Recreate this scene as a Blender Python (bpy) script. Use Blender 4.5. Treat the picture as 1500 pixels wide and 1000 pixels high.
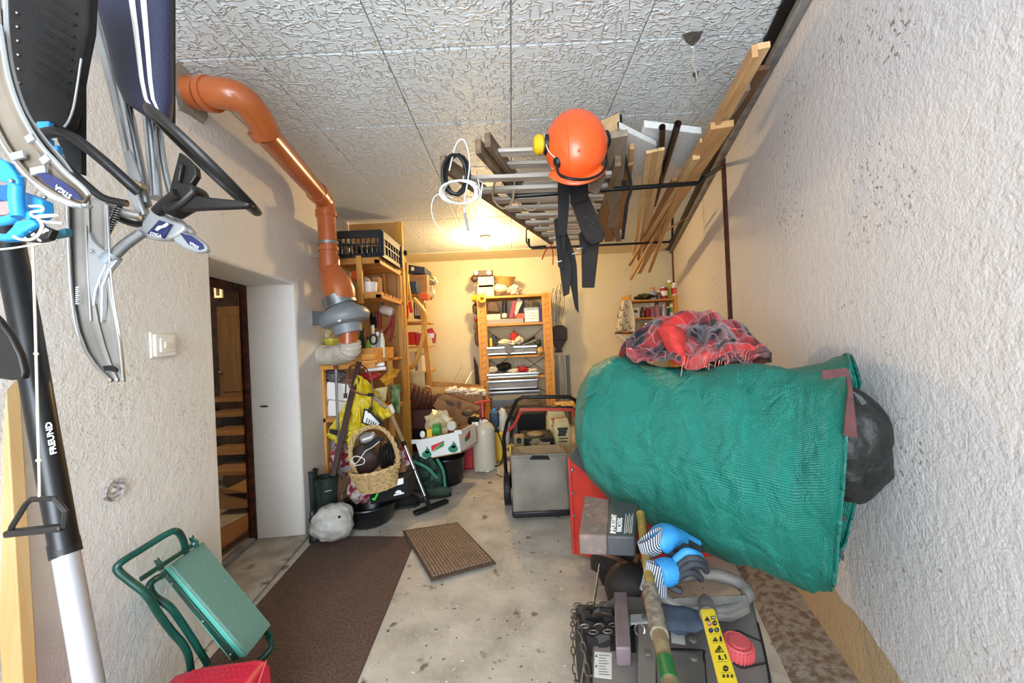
import bpy, bmesh, math, random
from mathutils import Vector as V, Matrix, noise
sc = bpy.context.scene
for o in list(bpy.data.objects): bpy.data.objects.remove(o)
COL = sc.collection
PI = math.pi
random.seed(7)

# ---------------------------------------------------------------- camera, light, exposure
F = 555.0; ROLL = .045; CAMZ = 1.25; CEIL = 2.49; TILE = .54
cam_d = bpy.data.cameras.new('camera'); cam = bpy.data.objects.new('camera', cam_d); COL.objects.link(cam)
cam_d.sensor_width = 36; cam_d.lens = F / 1500 * 36; cam_d.clip_start = .02; cam_d.clip_end = 60
_c, _s = math.cos(ROLL), math.sin(ROLL)
cam.matrix_world = Matrix(((_c, _s, 0, 0), (0, 0, -1, 0), (-_s, _c, 0, CAMZ), (0, 0, 0, 1)))
sc.camera = cam

w = bpy.data.worlds.new('world'); sc.world = w; w.use_nodes = True
wb = w.node_tree.nodes['Background']; wb.inputs[0].default_value = (.80, .89, 1, 1); wb.inputs[1].default_value = 1.0

def light(name, kind, loc, energy, color, size=.1, size_y=None, rot=(0, 0, 0)):
    d = bpy.data.lights.new(name, kind); d.energy = energy; d.color = color
    if kind == 'AREA':
        d.shape = 'RECTANGLE'; d.size = size; d.size_y = size_y or size
    else: d.shadow_soft_size = size
    o = bpy.data.objects.new(name, d); o.location = loc; o.rotation_euler = rot; COL.objects.link(o)
    return o
# daylight that comes through the open garage door behind the camera
light('daylight_from_garage_door', 'AREA', (-.05, -1.45, 1.35), 165, (.80, .90, 1), 2.3, 2.1, (math.radians(90), 0, 0))
# the bulb under the ceiling at the back, and an added unseen lamp brightening the cellar behind the glass door
light('bulb_light', 'POINT', (-.255, 4.42, 2.30), 60, (1, .67, .29), .05)
light('cellar_fill', 'POINT', (-2.35, 2.6, 1.75), 22, (1, .75, .45), .08)
vs = sc.view_settings
vs.view_transform = 'Standard'; vs.look = 'None'; vs.exposure = .5; vs.gamma = 1; vs.use_curve_mapping = False

# ---------------------------------------------------------------- measuring: photo point + distance -> place
def ray(px, py):
    u = (px - 750) / F; v = (500 - py) / F
    return V((u * _c + v * _s, 1.0, -u * _s + v * _c))
def at(px, py, Y): return V((0, 0, CAMZ)) + ray(px, py) * Y
def onz(px, py, z=0.0):
    d = ray(px, py); return V((0, 0, CAMZ)) + d * ((z - CAMZ) / d.z)
def m(px, Y): return px * Y / F          # photo pixels -> metres at distance Y
def wl(s, z=0., d=0.): return V((-1.2 - .097 * s - d, s - .097 * d, z))      # left wall point, d = depth into the wall
def wr(s, z=0., d=0.): return V((.735 + .302 * s + d, s - .302 * d, z))      # right wall
def on_wl(px, py, d=0.):
    r = ray(px, py); t = (-1.2 - d * 1.0094) / (r.x + .097 * r.y); return V((0, 0, CAMZ)) + r * t

# ---------------------------------------------------------------- materials
def lin(h):
    h = h.lstrip('#'); o = []
    for i in (0, 2, 4):
        c = int(h[i:i + 2], 16) / 255; o.append(c / 12.92 if c <= .04045 else ((c + .055) / 1.055) ** 2.4)
    return (*o, 1)
MATS = {}
def M(name, col, rough=.6, metal=0, col2=None, scale=8, stretch=(1, 1, 1), bump=0, bscale=60, detail=5, contrast=(.35, .65),
      coat=0, trans=0, alpha=1, emit=0, uv=False, ntype='FBM', bdist=.004, rnd=0, sheen=0, col3=None):
    if name in MATS: return MATS[name]
    mt = bpy.data.materials.new(name); mt.use_nodes = True; MATS[name] = mt
    nt = mt.node_tree; N = nt.nodes; L = nt.links; b = N['Principled BSDF']
    b.inputs['Base Color'].default_value = lin(col); b.inputs['Roughness'].default_value = rough; b.inputs['Metallic'].default_value = metal
    if coat: b.inputs['Coat Weight'].default_value = coat; b.inputs['Coat Roughness'].default_value = .15
    if trans: b.inputs['Transmission Weight'].default_value = trans
    if sheen: b.inputs['Sheen Weight'].default_value = sheen
    if alpha < 1: b.inputs['Alpha'].default_value = alpha
    if emit: b.inputs['Emission Color'].default_value = lin(col); b.inputs['Emission Strength'].default_value = emit
    tc = N.new('ShaderNodeTexCoord'); mp = N.new('ShaderNodeMapping'); L.new(tc.outputs['UV' if uv else 'Object'], mp.inputs[0]); mp.inputs['Scale'].default_value = stretch
    src = None
    if col2:
        n = N.new('ShaderNodeTexNoise'); n.inputs['Scale'].default_value = scale; n.inputs['Detail'].default_value = detail
        L.new(mp.outputs[0], n.inputs['Vector'])
        r = N.new('ShaderNodeValToRGB'); r.color_ramp.elements[0].position = contrast[0]; r.color_ramp.elements[1].position = contrast[1]
        r.color_ramp.elements[0].color = lin(col); r.color_ramp.elements[1].color = lin(col2)
        if col3:
            e = r.color_ramp.elements.new(min(.98, contrast[1] + .1)); e.color = lin(col3)
        L.new(n.outputs['Fac'], r.inputs[0]); src = r.outputs[0]; L.new(src, b.inputs['Base Color'])
    if rnd:
        oi = N.new('ShaderNodeObjectInfo'); hs = N.new('ShaderNodeHueSaturation'); mr = N.new('ShaderNodeMapRange')
        mr.inputs['To Min'].default_value = 1 - rnd; mr.inputs['To Max'].default_value = 1 + rnd
        L.new(oi.outputs['Random'], mr.inputs['Value']); L.new(mr.outputs[0], hs.inputs['Value'])
        if src: L.new(src, hs.inputs['Color'])
        else: hs.inputs['Color'].default_value = lin(col)
        L.new(hs.outputs[0], b.inputs['Base Color'])
    if bump:
        n = N.new('ShaderNodeTexNoise'); n.inputs['Scale'].default_value = bscale; n.inputs['Detail'].default_value = 3
        if ntype != 'FBM': n.noise_type = ntype
        L.new(mp.outputs[0], n.inputs['Vector'])
        bp = N.new('ShaderNodeBump'); bp.inputs['Strength'].default_value = bump; bp.inputs['Distance'].default_value = bdist
        L.new(n.outputs['Fac'], bp.inputs['Height']); L.new(bp.outputs[0], b.inputs['Normal'])
    return mt

def wood(name, c1, c2, axis='z', scale=9, rough=.55, rnd=.12, k=14):
    st = {'x': (1, k, k), 'y': (k, 1, k), 'z': (k, k, 1)}[axis]
    return M(name, c1, rough, 0, c2, scale / 4, st, .25, 20, 6, (.3, .7), rnd=rnd, bdist=.001)

def plaster(name, base, spot, warm=None, stain=None):
    mt = bpy.data.materials.new(name); mt.use_nodes = True; MATS[name] = mt
    nt = mt.node_tree; N = nt.nodes; L = nt.links; b = N['Principled BSDF']; b.inputs['Roughness'].default_value = .75
    tc = N.new('ShaderNodeTexCoord')
    def noi(scale, det=4, typ=None):
        n = N.new('ShaderNodeTexNoise'); n.inputs['Scale'].default_value = scale; n.inputs['Detail'].default_value = det
        if typ: n.noise_type = typ
        L.new(tc.outputs['Object'], n.inputs['Vector']); return n
    def ramp(sock, p0, p1, c0, c1):
        r = N.new('ShaderNodeValToRGB'); e = r.color_ramp.elements; e[0].position = p0; e[1].position = p1; e[0].color = c0; e[1].color = c1
        L.new(sock, r.inputs[0]); return r.outputs[0]
    big = noi(1.3, 4); c = ramp(big.outputs['Fac'], .35, .68, lin(base), lin(warm or base))
    # pits where the paint has flaked, gathered in patches
    pit = noi(70, 2); patch = noi(2.2, 5)
    pm = ramp(pit.outputs['Fac'], .63, .67, (0, 0, 0, 1), (1, 1, 1, 1)); qm = ramp(patch.outputs['Fac'], .55, .64, (0, 0, 0, 1), (1, 1, 1, 1))
    mu = N.new('ShaderNodeMath'); mu.operation = 'MULTIPLY'; L.new(pm, mu.inputs[0]); L.new(qm, mu.inputs[1])
    mx = N.new('ShaderNodeMix'); mx.data_type = 'RGBA'; L.new(mu.outputs[0], mx.inputs[0]); L.new(c, mx.inputs[6]); mx.inputs[7].default_value = lin(spot)
    out = mx.outputs[2]
    if stain:                       # ochre damp stain low on the wall
        sx = N.new('ShaderNodeSeparateXYZ'); L.new(tc.outputs['Object'], sx.inputs[0])
        ad = N.new('ShaderNodeMath'); ad.operation = 'MULTIPLY_ADD'; L.new(big.outputs['Fac'], ad.inputs[0]); ad.inputs[1].default_value = -.55; L.new(sx.outputs[2], ad.inputs[2])
        sm = ramp(ad.outputs[0], -.26, -.04, (1, 1, 1, 1), (0, 0, 0, 1))
        m2 = N.new('ShaderNodeMix'); m2.data_type = 'RGBA'; L.new(sm, m2.inputs[0]); L.new(out, m2.inputs[6]); m2.inputs[7].default_value = lin(stain); out = m2.outputs[2]
    L.new(out, b.inputs['Base Color'])
    n1 = noi(34, 4); n2 = noi(120, 3)
    a = N.new('ShaderNodeMath'); a.operation = 'MULTIPLY_ADD'; L.new(n2.outputs['Fac'], a.inputs[0]); a.inputs[1].default_value = .55; L.new(n1.outputs['Fac'], a.inputs[2])
    s2 = N.new('ShaderNodeMath'); s2.operation = 'SUBTRACT'; L.new(a.outputs[0], s2.inputs[0]); L.new(mu.outputs[0], s2.inputs[1])
    bp = N.new('ShaderNodeBump'); bp.inputs['Strength'].default_value = .75; bp.inputs['Distance'].default_value = .0055
    L.new(s2.outputs[0], bp.inputs['Height']); L.new(bp.outputs[0], b.inputs['Normal'])
    return mt

# ---------------------------------------------------------------- mesh building
class MB:
    def __init__(s): s.v = []; s.f = []; s.uv = {}
    def add(s, vs, fs, uvs=None):
        k = len(s.v); s.v += [V(a) for a in vs]
        for i, f in enumerate(fs):
            if uvs: s.uv[len(s.f)] = uvs[i]
            s.f.append(tuple(k + j for j in f))
        return s
    def obox(s, c, ax, ay, az):
        c = V(c); ax = V(ax); ay = V(ay); az = V(az); vs = []
        for z in (-1, 1):
            for y in (-1, 1):
                for x in (-1, 1): vs.append(c + ax * x + ay * y + az * z)
        return s.add(vs, [(0, 2, 3, 1), (4, 5, 7, 6), (0, 1, 5, 4), (2, 6, 7, 3), (0, 4, 6, 2), (1, 3, 7, 5)])
    def box(s, x0, x1, y0, y1, z0, z1):
        return s.obox(((x0 + x1) / 2, (y0 + y1) / 2, (z0 + z1) / 2), ((x1 - x0) / 2, 0, 0), (0, (y1 - y0) / 2, 0), (0, 0, (z1 - z0) / 2))
    def beam(s, p, q, w, h, up=(0, 0, 1)):
        p = V(p); q = V(q); d = (q - p); u = V(up); sd = d.cross(u)
        if sd.length < 1e-6: sd = d.cross(V((1, 0, 0)))
        sd.normalize(); u = sd.cross(d).normalized()
        return s.obox((p + q) / 2, d / 2, sd * w / 2, u * h / 2)
    def tube(s, pts, r, n=10, closed=False, cap=True, flat=1.0, fup=None):
        pts = [V(p) for p in pts]; N = len(pts); R = r if isinstance(r, (list, tuple)) else [r] * N
        k = len(s.v); up = None
        for i, p in enumerate(pts):
            a = pts[(i - 1) % N] if (closed or i > 0) else p; b = pts[(i + 1) % N] if (closed or i < N - 1) else p
            t = (b - a).normalized() if (b - a).length > 1e-9 else V((0, 0, 1))
            if up is None:
                up = V(fup) if fup else (V((0, 0, 1)) if abs(t.z) < .9 else V((1, 0, 0)))
            up = (up - t * up.dot(t))
            up = up.normalized() if up.length > 1e-6 else t.orthogonal().normalized()
            sd = t.cross(up)
            for j in range(n):
                an = 2 * PI * j / n; s.v.append(p + (up * math.cos(an) * flat + sd * math.sin(an)) * R[i])
        for i in range(N if closed else N - 1):
            for j in range(n):
                a = k + i * n + j; b = k + i * n + (j + 1) % n; i2 = (i + 1) % N
                c = k + i2 * n + (j + 1) % n; d = k + i2 * n + j; s.f.append((a, b, c, d))
        if cap and not closed:
            s.f.append(tuple(k + j for j in reversed(range(n)))); s.f.append(tuple(k + (N - 1) * n + j for j in range(n)))
        return s
    def lathe(s, prof, o, axis=(0, 0, 1), n=24, sx=1, sy=1):
        o = V(o); ax = V(axis).normalized(); u = ax.orthogonal().normalized() if abs(ax.z) < .95 else V((1, 0, 0)); u = (u - ax * u.dot(ax)).normalized(); v = ax.cross(u); k = len(s.v)
        for (r, z) in prof:
            for j in range(n):
                a = 2 * PI * j / n; s.v.append(o + ax * z + u * (math.cos(a) * r * sx) + v * (math.sin(a) * r * sy))
        for i in range(len(prof) - 1):
            for j in range(n):
                s.f.append((k + i * n + j, k + i * n + (j + 1) % n, k + (i + 1) * n + (j + 1) % n, k + (i + 1) * n + j))
        if prof[0][0] > 1e-5: s.f.append(tuple(k + j for j in reversed(range(n))))
        if prof[-1][0] > 1e-5: s.f.append(tuple(k + (len(prof) - 1) * n + j for j in range(n)))
        return s
    def prism(s, poly, t):
        t = V(t); n = len(poly); k = len(s.v); s.v += [V(p) for p in poly] + [V(p) + t for p in poly]
        s.f.append(tuple(k + i for i in reversed(range(n)))); s.f.append(tuple(k + n + i for i in range(n)))
        for i in range(n): s.f.append((k + i, k + (i + 1) % n, k + n + (i + 1) % n, k + n + i))
        return s
    def grid(s, fn, nu, nv, cu=False, cv=False):
        k = len(s.v)
        for i in range(nu + (0 if cu else 1)):
            for j in range(nv + (0 if cv else 1)): s.v.append(V(fn(i / nu, j / nv)))
        W = nv + (0 if cv else 1); NU = nu + (0 if cu else 1)
        for i in range(nu):
            for j in range(nv):
                a, b, c, d = i * W + j, ((i + 1) % NU) * W + j, ((i + 1) % NU) * W + (j + 1) % W, i * W + (j + 1) % W
                s.uv[len(s.f)] = [(i / nu, j / nv), ((i + 1) / nu, j / nv), ((i + 1) / nu, (j + 1) / nv), (i / nu, (j + 1) / nv)]
                s.f.append((k + a, k + b, k + c, k + d))
        return s
    def blob(s, c, r, seed=0, amp=.25, fr=1.6, sub=3, ridge=False):
        bm = bmesh.new(); bmesh.ops.create_icosphere(bm, subdivisions=sub, radius=1)
        r = V(r) if not isinstance(r, (int, float)) else V((r, r, r)); off = V((seed * 3.7, seed * 1.3, seed * 5.1)); c = V(c); vs = []
        for v in bm.verts:
            n = noise.noise(v.co * fr + off)
            if ridge: n = (abs(noise.noise(v.co * fr * 1.6 + off)) - .2) * 1.5 + n * .5
            n += .4 * noise.noise(v.co * fr * 2.7 + off)
            q = v.co * (1 + amp * n); vs.append(V((q.x * r.x, q.y * r.y, q.z * r.z)) + c)
        for v in bm.verts: v.index
        bm.verts.index_update(); s.add(vs, [tuple(v.index for v in f.verts) for f in bm.faces]); bm.free(); return s

ORG = {}
def obj(name, mb, mat, parent=None, label=None, cat=None, group=None, kind=None, bevel=0, smooth=35, solid=0, sub=0, at0=None):
    # one mesh object; vertices are given in room coordinates
    if parent is not None: o0 = ORG[parent.name]
    elif at0 is not None: o0 = V(at0)
    elif kind == 'structure': o0 = V((0, 0, 0))
    else:
        xs = [v.x for v in mb.v]; ys = [v.y for v in mb.v]; zs = [v.z for v in mb.v]
        o0 = V(((min(xs) + max(xs)) / 2, (min(ys) + max(ys)) / 2, min(zs)))
    me = bpy.data.meshes.new(name); me.from_pydata([tuple(v - o0) for v in mb.v], [], mb.f)
    if mb.uv:
        ul = me.uv_layers.new(name='UVMap')
        for p in me.polygons:
            u = mb.uv.get(p.index)
            if u:
                for k, li in enumerate(p.loop_indices): ul.data[li].uv = u[k]
    me.validate()
    bm = bmesh.new(); bm.from_mesh(me); bmesh.ops.recalc_face_normals(bm, faces=bm.faces); bm.to_mesh(me); bm.free()
    if smooth:
        for p in me.polygons: p.use_smooth = True
        me.set_sharp_from_angle(angle=math.radians(smooth))
    me.materials.append(mat if not isinstance(mat, str) else MATS[mat])
    o = bpy.data.objects.new(name, me); COL.objects.link(o); ORG[o.name] = o0
    if parent is not None: o.parent = parent
    else: o.location = o0
    if solid:
        md = o.modifiers.new('solid', 'SOLIDIFY'); md.thickness = solid; md.offset = 0
    if sub:
        md = o.modifiers.new('sub', 'SUBSURF'); md.levels = sub; md.render_levels = sub
    if bevel:
        md = o.modifiers.new('bevel', 'BEVEL'); md.width = bevel; md.segments = 2; md.limit_method = 'ANGLE'; md.angle_limit = math.radians(40)
    for k_, v_ in (('label', label), ('category', cat), ('group', group), ('kind', kind)):
        if v_: o[k_] = v_
    return o
def thing(name, label, cat, loc, group=None):
    o = bpy.data.objects.new(name, None); o.empty_display_size = .05; COL.objects.link(o); o.location = V(loc); ORG[o.name] = V(loc)
    o['label'] = label; o['category'] = cat
    if group: o['group'] = group
    return o
def text(body, org, xd, yd, size, mat, parent, name='lettering', thick=.0006, bold=0):
    # flat lettering standing a hair proud of the surface it is printed on
    cu = bpy.data.curves.new(name, 'FONT'); cu.body = body; cu.size = size; cu.extrude = thick; cu.offset = bold; cu.resolution_u = 2
    to = bpy.data.objects.new(name, cu); COL.objects.link(to)
    me = bpy.data.meshes.new_from_object(to.evaluated_get(bpy.context.evaluated_depsgraph_get())) if False else None
    dg = bpy.context.evaluated_depsgraph_get(); dg.update(); me = bpy.data.meshes.new_from_object(to.evaluated_get(dg))
    bpy.data.objects.remove(to)
    xd = V(xd).normalized(); yd = V(yd); yd = (yd - xd * yd.dot(xd)).normalized(); zd = xd.cross(yd); org = V(org)
    mb = MB(); mb.add([org + xd * v.co.x + yd * v.co.y + zd * v.co.z for v in me.vertices], [tuple(p.vertices) for p in me.polygons])
    bpy.data.meshes.remove(me)
    return obj(name, mb, mat, parent, smooth=0)
def spline(pts, n=6):
    # Catmull-Rom through the points
    pts = [V(p) for p in pts]; out = []
    for i in range(len(pts) - 1):
        a = pts[max(i - 1, 0)]; b = pts[i]; c = pts[i + 1]; d = pts[min(i + 2, len(pts) - 1)]
        for k in range(n):
            t = k / n; out.append(.5 * ((2 * b) + (c - a) * t + (2 * a - 5 * b + 4 * c - d) * t * t + (3 * b - 3 * c + d - a) * t ** 3))
    out.append(pts[-1]); return out
def ppoly(pts, Y): return [at(p[0], p[1], p[2] if len(p) > 2 else Y) for p in pts]
def plate(name, pts, Y, th, mat, parent, **k):      # a plate of real thickness seen face on
    return obj(name, MB().prism(ppoly(pts, Y), (0, th, 0)), mat, parent, **k)
def front(x0, y0, x1, y1, Y, d, rest=None, top=None):      # box whose front face covers that part of the photo at distance Y
    a = at(x0, (y0 + y1) / 2, Y); b = at(x1, (y0 + y1) / 2, Y); t = at((x0 + x1) / 2, y0, Y).z; bo = at((x0 + x1) / 2, y1, Y).z
    if rest is not None: bo = rest
    if top is not None: t = top
    return (a.x, b.x, Y, Y + d, bo, t)
def fbox(name, label, cat, x0, y0, x1, y1, Y, d, mat, rest=None, bevel=.003, group=None, parent=None):
    return obj(name, MB().box(*front(x0, y0, x1, y1, Y, d, rest)), mat, parent, label=label, cat=cat, group=group, bevel=bevel)
def sweep_cable(name, pts, r, mat, parent=None, n=6, seg=6, **k): return obj(name, MB().tube(spline(pts, seg), r, n), mat, parent, **k)
# ---------------------------------------------------------------- shared materials
plaster('plaster_left', '#e3e0dc', '#d2ccc2', '#dcd6cd')
plaster('plaster_right', '#d8d4d3', '#8d857e', '#d9d3d0', stain='#c0a680')
plaster('plaster_back', '#e3d8b8', '#a08c60', '#dccfa9')
M('concrete', '#9c9488', .8, 0, '#c3bbae', 5, bump=.6, bscale=30, contrast=(.3, .7), detail=9)
M('tile', '#d9dfe1', .5)
def worm_relief(mt):                       # short raised worm-like strokes pressed into the polystyrene tiles
    nt = mt.node_tree; N = nt.nodes; L = nt.links; b = N['Principled BSDF']; tc = N.new('ShaderNodeTexCoord'); hs = []
    for i, (st, rot) in enumerate((((1, 2.3, 1), .5), ((2.3, 1, 1), .35), ((1, 2.2, 1), -.6))):
        mp = N.new('ShaderNodeMapping'); mp.inputs['Scale'].default_value = st; mp.inputs['Rotation'].default_value = (0, 0, rot); mp.inputs['Location'].default_value = (i * 3.3, i * 7.1, 0)
        L.new(tc.outputs['Object'], mp.inputs[0])
        n = N.new('ShaderNodeTexNoise'); n.inputs['Scale'].default_value = 13; n.inputs['Detail'].default_value = 1.0; L.new(mp.outputs[0], n.inputs['Vector'])
        a = N.new('ShaderNodeMath'); a.operation = 'SUBTRACT'; L.new(n.outputs['Fac'], a.inputs[0]); a.inputs[1].default_value = .5
        c = N.new('ShaderNodeMath'); c.operation = 'ABSOLUTE'; L.new(a.outputs[0], c.inputs[0])
        r = N.new('ShaderNodeMapRange'); r.interpolation_type = 'SMOOTHSTEP'; L.new(c.outputs[0], r.inputs['Value'])
        r.inputs['From Min'].default_value = .05; r.inputs['From Max'].default_value = .0
        k = N.new('ShaderNodeTexNoise'); k.inputs['Scale'].default_value = 24; k.inputs['Detail'].default_value = 0; L.new(mp.outputs[0], k.inputs['Vector'])
        kr = N.new('ShaderNodeMapRange'); kr.interpolation_type = 'SMOOTHSTEP'; kr.inputs['From Min'].default_value = .40; kr.inputs['From Max'].default_value = .54; L.new(k.outputs['Fac'], kr.inputs['Value'])
        mm = N.new('ShaderNodeMath'); mm.operation = 'MULTIPLY'; L.new(r.outputs[0], mm.inputs[0]); L.new(kr.outputs[0], mm.inputs[1]); hs.append(mm.outputs[0])
    m0 = N.new('ShaderNodeMath'); m0.operation = 'MAXIMUM'; L.new(hs[0], m0.inputs[0]); L.new(hs[1], m0.inputs[1]); mx = N.new('ShaderNodeMath'); mx.operation = 'MAXIMUM'; L.new(m0.outputs[0], mx.inputs[0]); L.new(hs[2], mx.inputs[1])
    n = N.new('ShaderNodeTexNoise'); n.inputs['Scale'].default_value = 260; L.new(tc.outputs['Object'], n.inputs['Vector'])
    ma = N.new('ShaderNodeMath'); ma.operation = 'MULTIPLY_ADD'; L.new(n.outputs['Fac'], ma.inputs[0]); ma.inputs[1].default_value = .25; L.new(mx.outputs[0], ma.inputs[2])
    bp = N.new('ShaderNodeBump'); bp.inputs['Strength'].default_value = 1; bp.inputs['Distance'].default_value = .006; L.new(ma.outputs[0], bp.inputs['Height']); L.new(bp.outputs[0], b.inputs['Normal'])
worm_relief(MATS['tile'])
M('groove', '#b9b6b0', .8)
M('dark_steel', '#1d1b1a', .45, .6)
M('black_steel', '#151515', .4, .3)
M('rust', '#5a2a17', .9, .1, '#27140d', 25, bump=.8, bscale=60)
M('rust_light', '#7a4a30', .9, 0, '#4a2a1c', 20, bump=.6)
M('grey_trim', '#8b8986', .7, 0, '#6b6865', 12, bump=.4)
M('pvc', '#b8622f', .28, 0, '#a9552a', 5, coat=.4)
M('galv', '#a6abae', .38, .85, '#888d91', 14)
M('fan_grey', '#7f868c', .45, .1, '#8d949a', 6)
M('white_plastic', '#e9e6df', .4)
M('cream_plastic', '#ddd8c4', .4)
M('black_plastic', '#0c0c0e', .45)
M('black_rubber', '#111213', .65)
M('matte_black', '#060606', .85)
M('steel', '#b9bcbf', .28, .95)
M('brushed', '#a9abac', .4, .8, '#8a8c8e', 30)
M('white', '#f0efec', .6); M('paper', '#e2dccb', .8, 0, '#cfc7b2', 20)
M('white_print', '#f4f4f2', .5); M('black_print', '#101010', .5); M('navy_print', '#1e2452', .4)
M('cardboard', '#a87d50', .8, 0, '#976d43', 9, rnd=.08)
M('red_plastic', '#c32a26', .4); M('yellow_plastic', '#dcb41e', .45); M('blue_plastic', '#2f8fd0', .4)
M('green_plastic', '#2f8a35', .45); M('orange_plastic', '#e2571c', .4)
wood('pine_x', '#d79a45', '#b97a30', 'x'); wood('pine_y', '#d79a45', '#b97a30', 'y'); wood('pine_z', '#d9a04a', '#bb7d33', 'z')
wood('plank', '#c49a68', '#a87c4e', 'y'); wood('plank_grey', '#8f8272', '#6f6355', 'y'); wood('plank_dark', '#6a4a33', '#4a3222', 'y')
wood('plank_pale', '#d2b184', '#bb9564', 'y'); wood('plank_orange', '#a5733f', '#7f5530', 'y')
wood('old_wood', '#8a735a', '#5f4c3a', 'y')

# ---------------------------------------------------------------- setting
def wlbox(mb, s0, s1, z0, z1, d0, d1):
    c = [wl(s, z, d) for z in (z0, z1) for (s, d) in ((s0, d0), (s1, d0), (s1, d1), (s0, d1))]
    mb.add(c, [(0, 1, 2, 3), (7, 6, 5, 4), (0, 4, 5, 1), (1, 5, 6, 2), (2, 6, 7, 3), (3, 7, 4, 0)]); return mb
def wrbox(mb, s0, s1, z0, z1, d0, d1):
    c = [wr(s, z, d) for z in (z0, z1) for (s, d) in ((s0, d0), (s1, d0), (s1, d1), (s0, d1))]
    mb.add(c, [(3, 2, 1, 0), (4, 5, 6, 7), (0, 1, 5, 4), (1, 2, 6, 5), (2, 3, 7, 6), (3, 0, 4, 7)]); return mb
ST = 'structure'
floor = obj('floor', MB().box(-4.2, 4.2, -2.6, 6.2, -.15, 0), 'concrete', kind=ST, smooth=0)
mt = MATS['concrete']; nt = mt.node_tree; N = nt.nodes; L = nt.links; b = N['Principled BSDF']
base = b.inputs['Base Color'].links[0].from_socket; tc = [n for n in N if n.type == 'TEX_COORD'][0]
def spots(scale, p0, p1, col, base, det=3):
    n = N.new('ShaderNodeTexNoise'); n.inputs['Scale'].default_value = scale; n.inputs['Detail'].default_value = det; L.new(tc.outputs['Object'], n.inputs['Vector'])
    r = N.new('ShaderNodeValToRGB'); r.color_ramp.elements[0].position = p0; r.color_ramp.elements[1].position = p1; L.new(n.outputs['Fac'], r.inputs[0])
    mx = N.new('ShaderNodeMix'); mx.data_type = 'RGBA'; L.new(r.outputs[0], mx.inputs[0]); L.new(base, mx.inputs[6]); mx.inputs[7].default_value = lin(col); return mx.outputs[2]
base = spots(60, .55, .75, '#b9b0a2', base, 6); base = spots(9, .64, .70, '#6a6055', base, 5); base = spots(32, .69, .72, '#4c4138', base, 2); base = spots(45, .70, .74, '#ddd8cf', base, 2); base = spots(5.1, .70, .76, '#8a6a48', base)
L.new(base, b.inputs['Base Color'])

DO = (1.74, 2.55, 1.70, .36)                 # doorway: near jamb, far jamb, height, wall thickness
wpoly = [wl(-1.5, 0), wl(DO[0], 0), wl(DO[0], DO[2]), wl(DO[1], DO[2]), wl(DO[1], 0), wl(5.9, 0), wl(5.9, CEIL + .05), wl(-1.5, CEIL + .05)]
wmb = MB().prism(wpoly, wl(0, 0, .36) - wl(0, 0, 0))
wall_left = obj('wall_left', wmb, 'plaster_left', kind=ST, bevel=.014)
wall_right = obj('wall_right', wrbox(MB(), -1.5, 6.0, 0, CEIL + .05, 0, .25), 'plaster_right', kind=ST, smooth=0)
wall_back = obj('wall_back', MB().box(-1.76, 2.45, 5.63, 5.83, 0, CEIL + .05), 'plaster_back', kind=ST, smooth=0)
ceiling = obj('ceiling', MB().box(-1.75, 2.55, -1.5, 5.9, CEIL + .014, CEIL + .2), 'groove', kind=ST, smooth=0)
obj('ceiling_strip', MB().box(-1.70, 2.26, 5.105, 5.63, CEIL - .004, CEIL + .014), 'plaster_back', ceiling, smooth=0)
def clip(poly, a, b_, c):                    # keep a*x + b*y + c >= 0
    out = []
    for i in range(len(poly)):
        p, q = poly[i], poly[(i + 1) % len(poly)]; fp = a * p[0] + b_ * p[1] + c; fq = a * q[0] + b_ * q[1] + c
        if fp >= 0: out.append(p)
        if fp * fq < 0: t = fp / (fp - fq); out.append((p[0] + (q[0] - p[0]) * t, p[1] + (q[1] - p[1]) * t))
    return out
for r in range(-4, 7):
    y0 = 1.589 + TILE * r; y1 = min(y0 + TILE, 5.1)
    for k in range(-4, 5):
        x0 = .052 + TILE * k; p = [(x0 + .002, y0 + .002), (x0 + TILE - .002, y0 + .002), (x0 + TILE - .002, y1 - .002), (x0 + .002, y1 - .002)]
        p = clip(p, 1, .097, 1.2 - .004); p = clip(p, -1, .302, .735 - .085) if len(p) > 2 else p
        if len(p) < 3: continue
        ar = abs(sum(p[i][0] * p[(i + 1) % len(p)][1] - p[(i + 1) % len(p)][0] * p[i][1] for i in range(len(p)))) / 2
        if ar < .004: continue
        obj('ceiling_tile', MB().prism([(a, b_, CEIL) for a, b_ in p], (0, 0, .014)), 'tile', ceiling, bevel=.005, smooth=0)
M('hole_grey', '#4e4b46', .95, 0, '#6b665e', 40, bump=1, bscale=50)
for pts in ([(999, 51), (1012, 47), (1030, 46), (1024, 58), (1014, 68), (1005, 62)], [(1014, 108), (1024, 104), (1022, 112), (1017, 114)], [(1018, 117), (1023, 115), (1021, 119)]):
    obj('broken_tile_hole', MB().prism([onz(a, b_, CEIL - .0025) for a, b_ in pts], (0, 0, .003)), 'hole_grey', ceiling, label='dark broken hole in a ceiling tile', smooth=0)
cp = [onz(a, b_, CEIL - .002) for a, b_ in ((1014, 68), (1017, 80), (1014, 92), (1019, 103), (1022, 118), (1020, 126))]
obj('tile_crack', MB().tube(cp, [.006, .004, .005, .004, .005, .002], 6), 'white', ceiling, label='crumbling white crack running from the hole')

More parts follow.
